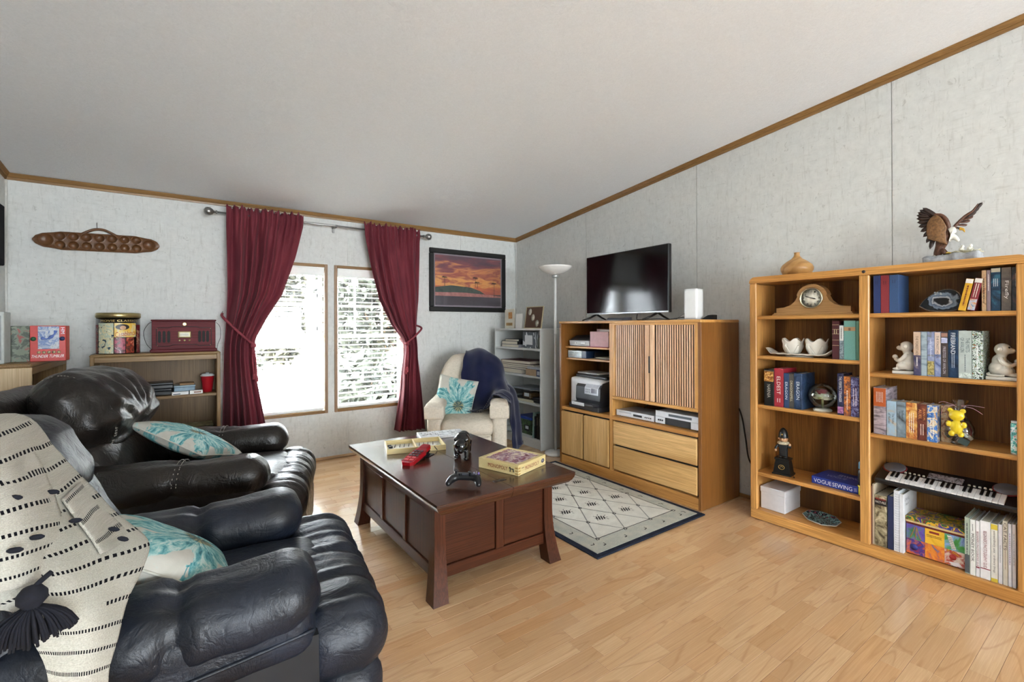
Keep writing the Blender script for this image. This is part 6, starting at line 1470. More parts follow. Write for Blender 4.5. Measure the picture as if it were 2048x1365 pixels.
# printer
t = thing('office_printer', 'grey and black office printer on the desk shelf of the cabinet', 'printer', (2.775, 2.83, .497), math.radians(-4))
mb = MB(); mb.rbox((.155, .02, .135), (.150, .200, .125), .022, (10, 12, 10)); mb.build('body', LG, t)
mb = MB(); mb.prism([(-.018, .09), (-.012, .19), (.022, .232), (.09, .245), (.09, .03), (-.0, .03)], -.185, .115, 'y'); mb.build('front_fascia', DG, t)
part('scanner_lid', DG, t, (.05, .30, -.185, .20, .258, .285), b=.008); part('document_feeder', LG, t, (.08, .27, -.05, .215, .285, .298), b=.005)
mb = MB(); mb.prism([(-.020, .135), (-.0165, .19), (.008, .222), (.012, .222), (-.010, .135)], -.165, .0, 'y'); mb.build('control_panel', cm('#c8ccd4', .3), t); mb = MB(); mb.prism([(-.0212, .150), (-.0185, .186), (-.0175, .186), (-.020, .150)], -.15, -.085, 'y'); mb.build('touch_screen', cm('#3a2440', .15), t)
for k in range(6): part('key', cm('#8a8e98', .4), t, (-.0195, -.016, -.07+.022*(k % 3), -.058+.022*(k % 3), .150+.018*(k//3), .160+.018*(k//3)), b=.001)
part('output_slot', cm('#08090b', .5), t, (-.008, .05, -.16, .085, .078, .115), b=.002); part('paper_tray', DG, t, (-.075, .10, -.165, .10, .045, .066), b=.004); part('tray_lip', LG, t, (-.082, -.070, -.06, .095, .042, .068), b=.003); part('cassette', DG, t, (-.035, .28, -.19, .19, .003, .042), b=.005)
for k in range(4): part('vent_fin', LG, t, (-.0095, -.007, -.12+.03*k, -.105+.03*k, .088, .104), b=.001)
mb = MB(); lettering(t, 'hp', (-.0825, .06, .055), (0, -1, 0), (0, 0, 1), .012, .010, DG)
# players
t = thing('disc_player', 'slim silver disc player on the player shelf under the slatted doors', 'disc player', (2.765, 2.312, .503)); part('body', GREY, t, (0, .22, -.175, .175, .006, .048), b=.003); part('fascia', LG, t, (-.004, .002, -.176, .176, .005, .049), b=.002); part('display', DG, t, (-.0055, -.003, -.07, .01, .018, .034), b=.001); part('disc_tray', GREY, t, (-.0055, -.003, .03, .15, .028, .042), b=.001)
for k in range(4): mb = MB(); mb.lathe([(.005, 0), (.004, -.003)], 10, (-.004, -.10-.016*k, .026), axis='x'); mb.build('button', DG, t)
for sx in (.02, .2):
    for sy in (-.15, .15): mb = MB(); mb.lathe([(.010, 0), (.010, .007)], 10, (sx, sy, 0)); mb.build('foot', DG, t)
t = thing('video_recorder', 'silver video recorder at the right end of the player shelf', 'video recorder', (2.765, 1.952, .503)); part('body', GREY, t, (0, .24, -.168, .168, .006, .092), b=.003); part('upper_fascia', LG, t, (-.005, .002, -.170, .170, .052, .094), b=.003); part('lower_fascia', DG, t, (-.004, .002, -.11, .09, .008, .052), b=.002); part('side_fascia', LG, t, (-.005, .002, .09, .170, .006, .052), b=.002); part('side_fascia', LG, t, (-.005, .002, -.170, -.112, .006, .052), b=.002); part('tape_slot', cm('#5a6068', .3), t, (-.0065, -.004, -.12, .06, .066, .082), b=.001)
for k in range(3): mb = MB(); mb.lathe([(.006, 0), (.005, -.004)], 10, (-.005, .12+.016*k-.01, .03), axis='x'); mb.build('button', DG, t)
for sx in (.02, .22):
    for sy in (-.15, .15): mb = MB(); mb.lathe([(.010, 0), (.010, .007)], 10, (sx, sy, 0)); mb.build('foot', DG, t)
t = thing('streaming_box', 'flat black box under the television on the cabinet', 'media box', (2.80, 2.50, CZ)); mb = MB(); mb.prism([(-.05, 0), (.06, 0), (.06, .026), (-.02, .024), (-.05, .006)], -.085, .085, 'y'); mb.build('case', cm('#4a4c52', .3), t); part('base_feet', DG, t, (-.04, .05, -.07, .07, -.0005, .002), b=0)
t = thing('wifi_router', 'tall white router tower on the cabinet beside the television', 'router', (2.885, 1.895, CZ), math.radians(8)); mb = MB(); mb.rbox((0, 0, .108), (.052, .045, .104), .006, (6, 6, 10)); mb.build('tower', cm('#e4e6e6', .35, var=.02), t); part('base_plate', cm('#b4b6b6', .4), t, (-.045, .045, -.038, .038, 0, .005), b=.001)
t = thing('power_adapter', 'black wedge shaped adapter beside the white router', 'adapter', (2.93, 1.80, CZ)); mb = MB(); mb.prism([(-.055, 0), (.03, 0), (.03, .032), (-.0, .030)], -.03, .03, 'x'); mb.v = [(x, -y, z_) for x, y, z_ in mb.v]; mb.f = [f[::-1] for f in mb.f]; mb.build('case', BLK, t)
def cable(label, pts, r=.003, col='#141414', name='cable'):
    mb = MB(); mb.tube(cat_rom(pts, 8), r, 6); return mb.build(name, cm(col, .5, name='cable_'+col[1:]), None, label=label, cat='cable')
cable('black power cable hanging in a loop beside the cabinet', [(3.17, 1.735, .62), (3.175, 1.715, .55), (3.17, 1.69, .42), (3.16, 1.66, .28), (3.165, 1.60, .215), (3.18, 1.545, .225), (3.19, 1.525, .235)], .0055)
cable('thin black cable running along the cabinet top behind the television feet', [(2.93, 2.42, CZ+.05), (2.90, 2.40, CZ+.012), (2.86, 2.34, CZ+.005), (2.95, 2.25, CZ+.012), (2.92, 2.12, CZ+.006), (2.96, 2.02, CZ+.02), (2.93, 1.94, CZ+.005)], .003)
cable('grey cable arching behind the router base', [(2.97, 2.10, CZ+.004), (3.0, 2.04, CZ+.05), (2.98, 1.99, CZ+.035), (2.96, 1.95, CZ+.004)], .0025, '#8a8c90')
cable('small coil of dark cable on the player shelf behind the disc player', [(3.0, 2.42, .508), (2.96, 2.36, .575), (3.02, 2.30, .60), (2.98, 2.24, .565), (3.03, 2.18, .508)], .0035)

# ------------------------------------------------------------------ white shelf unit contents
t = thing('letter_plaque', 'cream picture plaque with lettered strip on the white shelf unit', 'plaque', (2.93, 4.165, SZ), math.radians(-6)); part('board', cm('#ddd8c8', .6, var=.06), t, (0, .018, -.10, .10, 0, .200), b=.002); part('picture', pic('warm_photo', ['#3a1c10', '#b8602c', '#e8b868', '#5a6a30'], 50), t, (-.002, .001, -.065, .015, .105, .175), b=0); part('strip', cm('#b0884a', .5), t, (-.003, .001, -.07, .065, .030, .062), b=.001); lettering(t, 'LOUIS', (-.003, -.02, .046), (0, -1, 0), (0, 0, 1), .07, .020, cm('#5a3a1c', .5), .02, .0006)
for k in range(9): mb = MB(); mb.ball((.009, -.09+.0225*k, .205), .008, 8); mb.build('scallop', cm('#e6e2d4', .5), t)
t = thing('greeting_card', 'blank white card between plaque and oval photo frame', 'card', (2.90, 3.955, SZ)); mb = MB(); mb.add([(0, .055, 0), (0, -.055, 0), (.012, -.055, .155), (.012, .055, .155), (.05, .055, 0), (.05, -.055, 0)], [(0, 1, 2, 3), (3, 2, 5, 4)]); o = mb.build('folded_sheet', cm('#e6e5e0', .7, var=.03), t); md = o.modifiers.new('thickness', 'SOLIDIFY'); md.thickness = .0015; part('foot_crease', cm('#e6e5e0', .7, var=.03), t, (0, .05, -.055, -.0545, 0, .002), b=0)
t = thing('photo_frame', 'thin gold frame holding three oval photographs on brown mount', 'photo frame', (2.93, 3.755, SZ), (math.radians(0), math.radians(9), math.radians(3)))
part('mount', cm('#5c4234', .7), t, (.0, .006, -.125, .125, .004, .222), b=0)
for bx in ((-.003, .008, -.132, -.124, 0, .228), (-.003, .008, .124, .132, 0, .228), (-.003, .008, -.124, .124, 0, .008), (-.003, .008, -.124, .124, .220, .228)): part('frame_rail', cm('#cdbf9a', .4, .3), t, bx, b=.001)
for yy, zz in ((.068, .172), (.012, .112), (-.058, .052)):
    mb = MB(); mb.lathe([(.034, 0), (0, -.0012)], 24, (0, 0, 0), axis='x'); mb.v = [(x-.0008, y*.8+yy, z_*1.05+zz) for x, y, z_ in mb.v]; mb.build('oval_photo', pic('portrait', ['#8a8578', '#cfc8b8', '#e4dfd0'], 60), t)
mb = MB(); mb.prism([(.006, .12), (.075, .0), (.078, .004), (.008, .13)], -.02, .02, 'y'); mb.build('easel_back', cm('#3a2c24', .7), t)
z = WSH[0]
for k, (lab, y0, y1, z0, h, c) in enumerate((('grey binder at the bottom of the pile on the top shelf', 4.20, 3.87, 0, .030, '#8a8c94'), ('black binder in the middle of the pile on the top shelf', 4.19, 3.90, .030, .034, '#18191c'), ('small black book on top of the binder pile', 4.12, 3.88, .064, .022, '#202126'))):
    t = thing('binder', lab, 'binder', (2.845, (y0+y1)/2, z+z0), math.radians(2*k-2), 'binders in the white shelf unit'); w_ = (y0-y1)/2; part('cover', cm(c, .5), t, (0, .21, -w_, w_, 0, .003), (0, .21, -w_, w_, h-.003, h), (0, .21, -w_, -w_+.003, .003, h-.003), b=.0005); part('pages', PAGE, t, (.004, .20, -w_+.003, w_-.006, .003, h-.003), b=0)
def zebra():
    t_ = NT('zebra_print'); wv = t_.n('TexWave'); wv.inputs['Scale'].default_value = 14; wv.inputs['Distortion'].default_value = 6; wv.inputs['Detail'].default_value = 1; t_.l(t_.coord(), wv.inputs['Vector']); t_.col(t_.ramp(wv.outputs['Fac'], [(.4, '#50565e'), (.5, '#d4d8dc')])); t_.set(Roughness=.35); return t_.mat
t = thing('zebra_frame', 'zebra striped square frame with a pale centre on the white unit', 'frame', (2.85, 3.715, z), math.radians(-5)); part('box', zebra(), t, (0, .045, -.115, .115, 0, .165), b=.004); part('inset', cm('#dfe3e6', .4), t, (-.002, .001, -.070, .070, .035, .130), b=.001)
t = thing('glass_jar', 'small lidded glass jar at the end of the top shelf', 'jar', (2.88, 3.545, z)); mb = MB(); mb.lathe([(0, 0), (.034, 0), (.038, .006), (.038, .10), (.030, .112)], 20); mb.build('jar', cm('#6a6e60', .2, var=.3), t); mb = MB(); mb.lathe([(.033, .112), (.033, .130), (0, .131)], 20); mb.build('lid', cm('#8a8c8c', .3, .6), t)
z = WSH[1]
stack = [('dark binder at the bottom of the second shelf stack', 4.22, 3.83, 0, .045, '#1d1f26'), ('navy folder second in the second shelf stack', 4.24, 3.72, .046, .018, '#26345c'), ('cream folder in the middle of the second shelf stack', 4.23, 3.66, .065, .016, '#c8bfae'), ('black portfolio near the top of the second shelf stack', 4.22, 3.62, .082, .020, '#232021'), ('wine red album on top of the second shelf stack', 4.20, 3.70, .103, .030, '#5a2a2a')]
for k, (lab, y0, y1, z0, h, c) in enumerate(stack):
    t = thing('folder', lab, 'folder', (2.85, (y0+y1)/2, z+z0), math.radians((1, -2, 1.5, -1, 2)[k]), 'folders stacked in the white shelf unit'); w_ = (y0-y1)/2-.01; part('cover', cm(c, .5), t, (0, .26, -w_, w_, 0, .002), (0, .26, -w_, w_, h-.002, h), (.0, .26, w_-.003, w_, .002, h-.002), b=.0004); part('papers', PAGE, t, (.003, .25, -w_+.004, w_-.003, .002, h-.002), b=0)
t = thing('lever_arch_file', 'file with pale wooden coloured side and blue spine end on the second shelf', 'file', (2.83, 3.625, z), math.radians(-3)); part('case', cm('#b89c7c', .6), t, (0, .22, -.06, .125, 0, .062), b=.001); part('spine', cm('#2c3c60', .4), t, (-.001, .221, -.128, -.06, 0, .062), b=.001); part('label', cm('#c8ccd0', .5), t, (-.002, .0, -.115, -.075, .012, .050), b=0); part('papers_on_top', cm('#b4b8be', .4), t, (.0, .20, -.115, .10, .0625, .088), b=.004)
z = WSH[2]
t = thing('storage_box', 'clear plastic storage box with a grey lid on the third shelf', 'box', (2.86, 3.855, z+.020)); part('box', pane_mat('clear_plastic_box', .4, (.80, .84, .86, 1)), t, (0, .24, -.15, .15, 0, .095), b=.006); part('lid', cm('#7c828a', .3), t, (-.006, .246, -.156, .156, .095, .112), b=.004); part('tan_contents', cm('#a07848', .7, var=.3), t, (.02, .20, -.12, .02, .004, .06), b=.015); part('label', cm('#c8ccd0', .5), t, (-.002, -.0005, -.13, -.05, .03, .065), b=0)
t = thing('magazine', 'pale magazine lying under the clear storage box', 'magazine', (2.84, 3.82, z), math.radians(3)); part('sheets', cm('#c9c2a8', .6), t, (0, .26, -.17, .18, 0, .0195), b=.003)
t = thing('black_case', 'flat black case on the third shelf beside the clear box', 'case', (2.86, 3.60, z)); part('shell', BLK, t, (0, .22, -.09, .085, 0, .028), b=.006); part('lid', BLK, t, (.003, .217, -.088, .083, .0285, .05), b=.006)
z = WSH[3]
t = thing('plastic_tub', 'green plastic tub with a bright blue lid on the bottom shelf', 'tub', (2.87, 3.83, z)); mb = MB(); vs = []
for zz, k in ((0, .9), (.15, 1.0)): vs += [(.11-.10*k, -.115*k, zz), (.11+.10*k, -.115*k, zz), (.11+.10*k, .115*k, zz), (.11-.10*k, .115*k, zz)]
mb.add(vs, [(3, 2, 1, 0), (4, 5, 6, 7), (0, 1, 5, 4), (1, 2, 6, 5), (2, 3, 7, 6), (3, 0, 4, 7)]); mb.build('tub', pic('tub_contents', ['#3c5c3a', '#5a7a50', '#2c342c', '#8aa084'], 26), t); part('lid', cm('#2a48a8', .35), t, (.004, .216, -.12, .12, .150, .178), b=.005); part('label', cm('#20242c', .4), t, (.0, .004, -.09, -.01, .04, .10), b=.001); part('label_print', cm('#c8d0d8', .4), t, (-.001, .0, -.08, -.03, .06, .09), b=0)
for k, (lab, y0, y1, h, c) in enumerate((('sage green tall book on the bottom shelf', 3.652, 3.628, .250, '#7c968e'), ('black tall book beside the sage green one', 3.620, 3.600, .215, '#17181a'), ('dark brown tall book on the bottom shelf', 3.585, 3.555, .245, '#2c2420'), ('olive tall book against the white side panel', 3.548, 3.520, .240, '#4a4c40'))):
    book(lab, y0, y1, z, h, .20, cm(c, .5), xf=2.84, group='tall books in the white shelf unit', lean=.05 if k == 0 else 0, small=(.2, .3, .4, 1, '#c8c0a8'))

# ------------------------------------------------------------------ left wall group
t = thing('movie_tin', 'large round tin printed with film posters on the low bookcase', 'tin', (-.345, 4.288, 1.016))
mb = MB(); mb.lathe([(0, 0), (.118, 0), (.120, .004), (.120, .258)], 48); drm = mb.build('drum', cm('#16130f', .22, var=.2, coat=.4, name='black_lacquer_tin'), t)
mb = MB(); mb.lathe([(.122, .250), (.124, .252), (.124, .276), (.119, .283), (.112, .279), (0, .279)], 48); mb.build('lid', cm('#a89868', .28, .8), t)
def wrap(name, a0, a1, z0, z1, mat, rr=.1206):
    mb = MB(); mb.grid(lambda u, v: (rr*math.cos(math.radians(a0+(a1-a0)*u)), rr*math.sin(math.radians(a0+(a1-a0)*u)), z0+(z1-z0)*v), 12, 1); mb.build(name, mat, drm)
wrap('poster', 215, 262, .005, .212, pic('poster_a', ['#2c4a5c', '#d8d0a8', '#b8c4b0', '#e8e0c0', '#8a3a2c'], 26)); wrap('poster', 264, 325, .115, .212, pic('poster_b', ['#e0a83a', '#e8c45c', '#d8d0b0', '#5a4438'], 18, .8)); wrap('poster', 264, 292, .005, .112, pic('poster_c', ['#8a2c44', '#b04a60', '#3a1420', '#d8a0a8'], 26)); wrap('poster', 294, 318, .005, .112, pic('poster_d', ['#1c1412', '#5a2a20', '#b0402c', '#d8b890'], 34)); wrap('poster', 328, 350, .005, .20, pic('poster_e', ['#241a16', '#8a2430', '#d8c8a0'], 34)); wrap('poster', 190, 213, .005, .20, pic('poster_f', ['#a88a50', '#8a2c34', '#2a2a30', '#d8ccb0'], 34))
def curved_text(par, s, zc, h, a0, a1, mat, rr=.1212, rise=0):
    me = text_mesh(s, 2, .01); xs = [v.co.x for v in me.vertices]; ys = [v.co.y for v in me.vertices]; x0, x1, y0, y1 = min(xs), max(xs), min(ys), max(ys)
    for v in me.vertices:
        u = (v.co.x-x0)/(x1-x0); a = math.radians(a0+(a1-a0)*u); v.co = Vector((rr*math.cos(a), rr*math.sin(a), zc+((v.co.y-y0)/(y1-y0)-.5)*h+rise*(u-.5)))
    me.materials.clear(); me.materials.append(mat); me.name = 'lettering'; link('lettering', me, par)
curved_text(drm, 'Casablanca', .140, .034, 266, 322, cm('#b0361c', .4), rise=.016); curved_text(drm, 'MOVIE CLASSICS', .228, .014, 225, 330, cm('#b8a060', .4, .4))
mb = MB(); mb.grid(lambda u, v: ((.1210)*math.cos(math.radians(285+18*math.cos(6.283*u)*v)), .1210*math.sin(math.radians(285+18*math.cos(6.283*u)*v)), .185+.020*math.sin(6.283*u)*v), 20, 2, closeu=True); mb.build('printed_hair', cm('#2a1c18', .4), drm)
mb = MB(); mb.grid(lambda u, v: ((.1214)*math.cos(math.radians(286+8*math.cos(6.283*u)*v)), .1214*math.sin(math.radians(286+8*math.cos(6.283*u)*v)), .180+.014*math.sin(6.283*u)*v), 20, 2, closeu=True); mb.build('printed_face', cm('#d8a880', .4), drm)
# red retro radio
t = thing('retro_radio', 'red wooden retro radio with ivory dial on the low bookcase', 'radio', (.035, 4.195, 1.016)); RRW = wood('red_lacquer_wood', '#3a1216', '#64242a', '#742e34', 'x', 2, .5, .2, .0, spec=.15)
part('cabinet', RRW, t, (-.192, .192, .004, .20, .022, .226), b=.003); part('base_moulding', RRW, t, (-.203, .203, -.006, .205, 0, .024), b=.006); part('lid', RRW, t, (-.197, .197, -.002, .203, .226, .238), b=.003)
pf_ = [(-.165, .055), (-.155, .045), (-.09, .045), (-.072, .055), (.072, .055), (.09, .045), (.155, .045), (.165, .055), (.165, .165), (.155, .178), (.09, .178), (.072, .186), (-.072, .186), (-.09, .178), (-.155, .178), (-.165, .165)]
mb = MB(); mb.tube([(x, .003, z_) for x, z_ in pf_], .0028, 5, closed=True); mb.build('inlay_line', cm('#2a0c10', .4), t)
for x in (-.148, -.121, -.094, .092, .117, .142):
    mb = MB(); pts = [(x-.009, .078), (x-.009, .148), (x, .158), (x+.009, .148), (x+.009, .078), (x, .068)]; mb.prism(pts, .004, .0015, 'y'); mb.build('speaker_slot', cm('#100c0c', .7), t)
mb = MB(); mb.rbox((0, .0, .128), (.040, .005, .024), .005, (10, 3, 8)); mb.build('dial_surround', cm('#b8a878', .3, .7), t); mb = MB(); mb.rbox((0, -.004, .128), (.032, .003, .017), .003, (8, 2, 6)); mb.build('dial_face', cm('#e0dcc4', .3), t); strokes(t, (0, -.0072, .128), (1, 0, 0), (0, 0, 1), .05, .018, 3, cm('#5a5a48', .5), 3)
for x in (-.030, 0, .030): mb = MB(); mb.lathe([(.007, 0), (.0065, -.008), (.004, -.010), (0, -.010)], 12, (x, .004, .086), axis='y'); mb.build('knob', cm('#b8a878', .3, .7), t)
mb = MB(); mb.lathe([(.014, .0), (.012, -.003), (.008, -.002), (0, -.003)], 16, (0, .004, .205), axis='y'); mb.build('badge', cm('#b8a878', .3, .7), t)
for x, z_ in ((-.160, .172), (.160, .172), (-.160, .050), (.160, .050)): mb = MB(); mb.ball((x, .003, z_), .003, 8); mb.build('stud', cm('#b8a878', .3, .7), t)
cable('thin dark wire curving from the radio toward the tin', [(-.155, 4.30, 1.03), (-.19, 4.28, 1.08), (-.205, 4.26, 1.16), (-.18, 4.27, 1.22), (-.157, 4.29, 1.235)], .0016, '#2a2624', 'wire'); cable('thin dark wire looping at the radio end by the curtain', [(.237, 4.32, 1.235), (.262, 4.30, 1.20), (.265, 4.30, 1.12), (.25, 4.31, 1.07), (.243, 4.33, 1.02)], .0016, '#2a2624', 'wire')
# low bookcase shelf contents
z = LBS[0]
t = thing('party_cup', 'red plastic cup with clear lid on the low bookcase shelf', 'cup', (.178, 4.265, z)); mb = MB(); mb.lathe([(0, .001), (.030, 0), (.033, .03), (.0345, .035), (.038, .075), (.0395, .080), (.044, .118), (.046, .120), (.046, .123)], 28); mb.build('cup', cm('#a01420', .3, var=.06, coat=.3, name='red_plastic'), t); mb = MB(); mb.lathe([(.047, .120), (.047, .126), (.040, .128), (.038, .136), (.030, .138), (0, .137)], 28); mb.build('lid', cm('#c8cccc', .2), t); mb = MB(); mb.lathe([(.012, .137), (.012, .145), (0, .145)], 12); mb.build('sip_tab', cm('#b0b4b4', .2), t)
for k, (lab, z0, h, dx) in enumerate((('black case at the bottom beside the head cushion on the low bookcase shelf', 0, .048, 0), ('black case stacked on top of the lower one on the low bookcase shelf', .049, .042, .008))):
    t = thing('black_case', lab, 'case', (-.115+dx, 4.22, z+z0), math.radians(3*k-2), 'black cases on the low bookcase'); part('shell', BLK, t, (-.09, .075, 0, .15, 0, h*.6), b=.004); part('lid', BLK, t, (-.089, .074, .001, .149, h*.62, h), b=.004)
t = thing('plastic_case', 'clear blue plastic case on the low bookcase shelf', 'case', (.035, 4.235, z+.0005)); part('tray', cm('#7a94a4', .2, var=.2), t, (-.065, .065, 0, .13, .0, .048), b=.004); part('lid', cm('#9ab0bc', .15), t, (-.067, .067, -.002, .132, .049, .060), b=.003); part('brown_strip', cm('#8a6a44', .6), t, (-.03, .06, .02, .11, .0605, .074), b=.002)
t = thing('small_carton', 'flat white printed carton before the clear blue case', 'carton', (.012, 4.192, z), math.radians(6)); part('carton', cm('#dddedd', .5, var=.04), t, (-.055, .045, -.02, .02, 0, .022), b=.001); part('print', cm('#3a3c44', .5), t, (-.048, -.005, -.0208, -.019, .004, .010), b=0)
t = thing('small_carton', 'flat white carton beside the red cup', 'carton', (.103, 4.198, z), math.radians(8)); part('carton', cm('#e0e0dc', .5, var=.04), t, (-.040, .040, -.02, .02, 0, .025), b=.001); part('print', cm('#8a6a5a', .5), t, (-.015, .03, -.0208, -.019, .006, .018), b=0)
t = thing('magazine', 'magazines lying on the lower shelf of the low bookcase', 'magazine', (.09, 4.19, LBS[1])); part('sheets', cm('#4a4a3c', .5, var=.3), t, (-.12, .12, 0, .18, 0, .06), b=.003); part('top_cover', pic('magazine_cover', ['#3a3c30', '#8a8a60', '#c8c8a8'], 20), t, (-.125, .122, -.004, .182, .0605, .064), b=.0005)
# toy box and clear box on the side bookcase
t = thing('toy_box', 'red and black toy vehicle box with a clear window', 'toy box', (-.645, 3.62, dz)); RED = cm('#b8302a', .35)
part('carton', RED, t, (-.02, .125, .001, .11, 0, .198), b=.002); part('photo_panel', pic('toy_photo', ['#20241c', '#3a4434', '#6a7260', '#8a3a34', '#c8c4bc'], 26), t, (-.122, -.02, .001, .11, 0, .196), b=.002)
part('window', pic('silver_toy', ['#8a8e94', '#c4c8cc', '#5a74a8', '#e0e2e4'], 26, 1.5, .15), t, (.012, .098, -.001, .002, .068, .194), b=.001)
mb = MB(); mb.tube(cat_rom([(.025, -.004, .130), (.05, -.006, .125), (.075, -.004, .145), (.085, -.004, .170)], 5), [.006+.003*math.sin(k) for k in range(16)], 6); mb.build('toy_body', cm('#5a74b8', .3), t)
lettering(t, 'THUNDER TUMBLER', (.052, .0005, .028), (1, 0, 0), (0, 0, 1), .132, .016, cm('#f0f0ee', .4), .02, .0008, shear=.25)
for k in range(5): mb = MB(); mb.lathe([(.008, 0), (0, -.0008)], 14, (.016+.020*k, .0005, .050), axis='y'); mb.build('badge', pic('badge_%d' % (k % 2), ['#2a2a2a', '#d8c8a0', '#e0a040'], 90), t)
for x, c in ((-.006, '#3a6a4a'), (.110, '#2c3c6a')): mb = MB(); mb.lathe([(.012, 0), (0, -.0008)], 16, (x, .0005, .125), axis='y'); mb.build('emblem', cm(c, .4), t)
lettering(t, 'HM', (.112, .0005, .170), (0, 0, -1), (1, 0, 0), .035, .016, cm('#e8e8f0', .4), .02, .0008)
t = thing('display_box', 'pale boxed item cut by the picture edge beside the toy box', 'box', (-.80, 3.52, dz)); part('box', cm('#b4b8b4', .3, var=.1), t, (-.08, .065, -.03, .09, 0, .27), b=.003); part('front_print', cm('#8a8e8c', .4), t, (-.078, .055, -.032, -.0295, .02, .25), b=0)
for k in range(8): part('printed_line', cm('#4a4c4c', .5), t, (-.02, .05, -.0335, -.0318, .06+.022*k, .064+.022*k), b=0)
t = thing('wall_picture', 'dark framed picture on the side wall at the image edge', 'picture', (XL+.002, 3.75, 1.78)); part('frame', cm('#18151a', .8, spec=.1), t, (0, .028, -.52, .52, -.19, .19), b=.006); part('image', cm('#0e0e13', .7, spec=.1), t, (.027, .030, -.48, .48, -.15, .15), b=0)

# ------------------------------------------------------------------ mancala board on the back wall
t = thing('mancala_board', 'carved wooden mancala board with round pits hanging on the wall', 'game board', (-.455, YB-.006, 1.800), (0, math.radians(-1.6), 0))
def mh(x):
    a = abs(x)
    if a > .34: return .0
    top = .062 if a < .20 else interp([(.20, .062), (.245, .052), (.29, .046), (.325, .028), (.34, .004)], a)
    return top
pits = [(-.205+.0585*k+.0, s_*.029, .0255) for k in range(8) for s_ in (1, -1)]
pits = [(-.2045+.0682*k, s_*.030, .0265) for k in range(7) for s_ in (1, -1)]+[(-.277, .0, .040), (.277, .0, .036)]
def mf(u, v):
    x = -.339+.678*u; h_ = mh(x); zz = (v*2-1)*h_; y = -.030+.010*abs(v*2-1)**4
    for px2, pz2, pr in pits:
        d = math.hypot(x-px2, zz-pz2)/pr
        if d < 1: y += .020*(1-d*d)**.6
        elif d < 1.15: y -= .002
    return (x, y, zz)
mb = MB(); mb.grid(mf, 230, 44); mb.f = [f for f in mb.f]; mb.grid(lambda u, v: (-.339+.678*u, 0, (v*2-1)*mh(-.339+.678*u)), 60, 2); n_ = 60
mb.grid(lambda u, v: (-.339+.678*u, -.020*(1-v)*1.0, mh(-.339+.678*u)), 60, 1); mb.grid(lambda u, v: (-.339+.678*u, -.020*(1-v), -mh(-.339+.678*u)), 60, 1)
MW = wood('mancala_wood', '#3a2415', '#74492a', '#8e6138', 'x', 1.6, .4, .4); mb.build('board', MW, t)
mb = MB(); mb.tube(cat_rom([(-.09, -.014, .056), (-.055, -.014, .078), (-.02, -.014, .093), (.02, -.014, .093), (.055, -.014, .078), (.09, -.014, .056)], 5), .009, 8); mb.build('handle', MW, t)
mb = MB(); mb.tube([(-.012, -.012, .090), (-.012, -.012, .135), (-.012, -.004, .142)], .0022, 6); mb.build('hanging_hook', cm('#3a3430', .4, .6), t)

# ------------------------------------------------------------------ coffee table top
T = TZ+.0004
t = thing('board_game_box', 'pale wooden board game box with red lettering on the table', 'game box', (1.434, 2.014, T), math.radians(18.2)); PIN = wood('pale_pine', '#c8b070', '#dcc890', '#e8d8a8', 'x', 2, .5, .2, .1)
part('box', PIN, t, (-.125, .125, -.128, .128, 0, .050), b=.002)
for bx in ((-.125, .125, .106, .128), (-.125, .125, -.128, -.106), (-.125, -.103, -.106, .106), (.103, .125, -.106, .106)): part('lid_frame', PIN, t, (*bx, .0502, .053), b=.0008)
part('lid_picture', pic('game_print', ['#e0d4b0', '#d8c8b8', '#a88a9a', '#8a3440', '#5a5068', '#dcd0a8'], 26, 1.2), t, (-.103, .103, -.106, .106, .0500, .0508), b=0)
MRED = cm('#8c2a22', .5)
for ad, u_, c in (((1, 0, 0), (0, 0, 1), (-.005, -.1285, .027)), ((0, -1, 0), (0, 0, 1), (-.1255, .0, .027))): lettering(t, 'MONOPOLY', c, ad, u_, .125, .020, MRED, .03, .0006)
lettering(t, 'MONOPOLY', (.0, .085, .0512), (1, 0, 0), (0, 1, 0), .15, .018, MRED, .02, .0004)
for k in range(3): part('corner_joint', cm('#b08a4a', .6), t, (-.1245, -.108, -.1285, -.1275, .006+.014*k, .013+.014*k), b=0); part('corner_joint', cm('#b08a4a', .6), t, (-.1255, -.1245, -.1245, -.108, .006+.014*k, .013+.014*k), b=0)
strokes(t, (-.088, -.1282, .034), (1, 0, 0), (0, 0, 1), .022, .008, 1, cm('#3a2a1c', .5), 1); mb = MB(); mb.tube([(-.1262, -.078, .015), (-.1262, -.080, .030), (-.1262, -.098, .030), (-.1262, -.100, .016)], .003, 5); mb.ball((-.1262, -.077, .034), .0045, 8); mb.build('printed_dog', cm('#2a241c', .5), t); mb = MB(); mb.lathe([(.011, 0), (0, .0006)], 18, (.095, -.1286, .027), axis='y'); mb.v = [((x-.095)*1.4+.095, -.1286-(y+.1286), z_) for x, y, z_ in mb.v]; mb.build('printed_seal', cm('#8a8690', .5), t)
# open wooden tray
t = thing('wooden_game_tray', 'open pine tray with two compartments and black pegs on the table', 'tray', (1.168, 2.665, T), math.radians(-16.6))
part('base', cm('#e0dcd0', .6), t, (-.168, .168, -.105, .105, 0, .004), b=0)
for bx in ((-.171, .171, -.110, -.102), (-.171, .171, .102, .110), (-.171, -.163, -.102, .102), (.163, .171, -.102, .102), (-.006, .004, -.102, .102)): part('wall', PIN, t, (*bx, 0, .030), b=.001)
for x in (-.118, -.088, -.062, -.034, .030, .056, .082, .114): mb = MB(); mb.tube([(x, .02, .006), (x+.01, .085, .006)], .0022, 5); mb.build('peg', cm('#1d1a16', .5), t)
for k, x in enumerate((-.145, -.140)): mb = MB(); mb.lathe([(.011, .004), (.012, .006), (.012, .012), (.010, .014), (0, .014)], 16, (x, .06-.035*k, 0)); mb.build('token', cm(('#17171a', '#22242c')[k], .3), t)
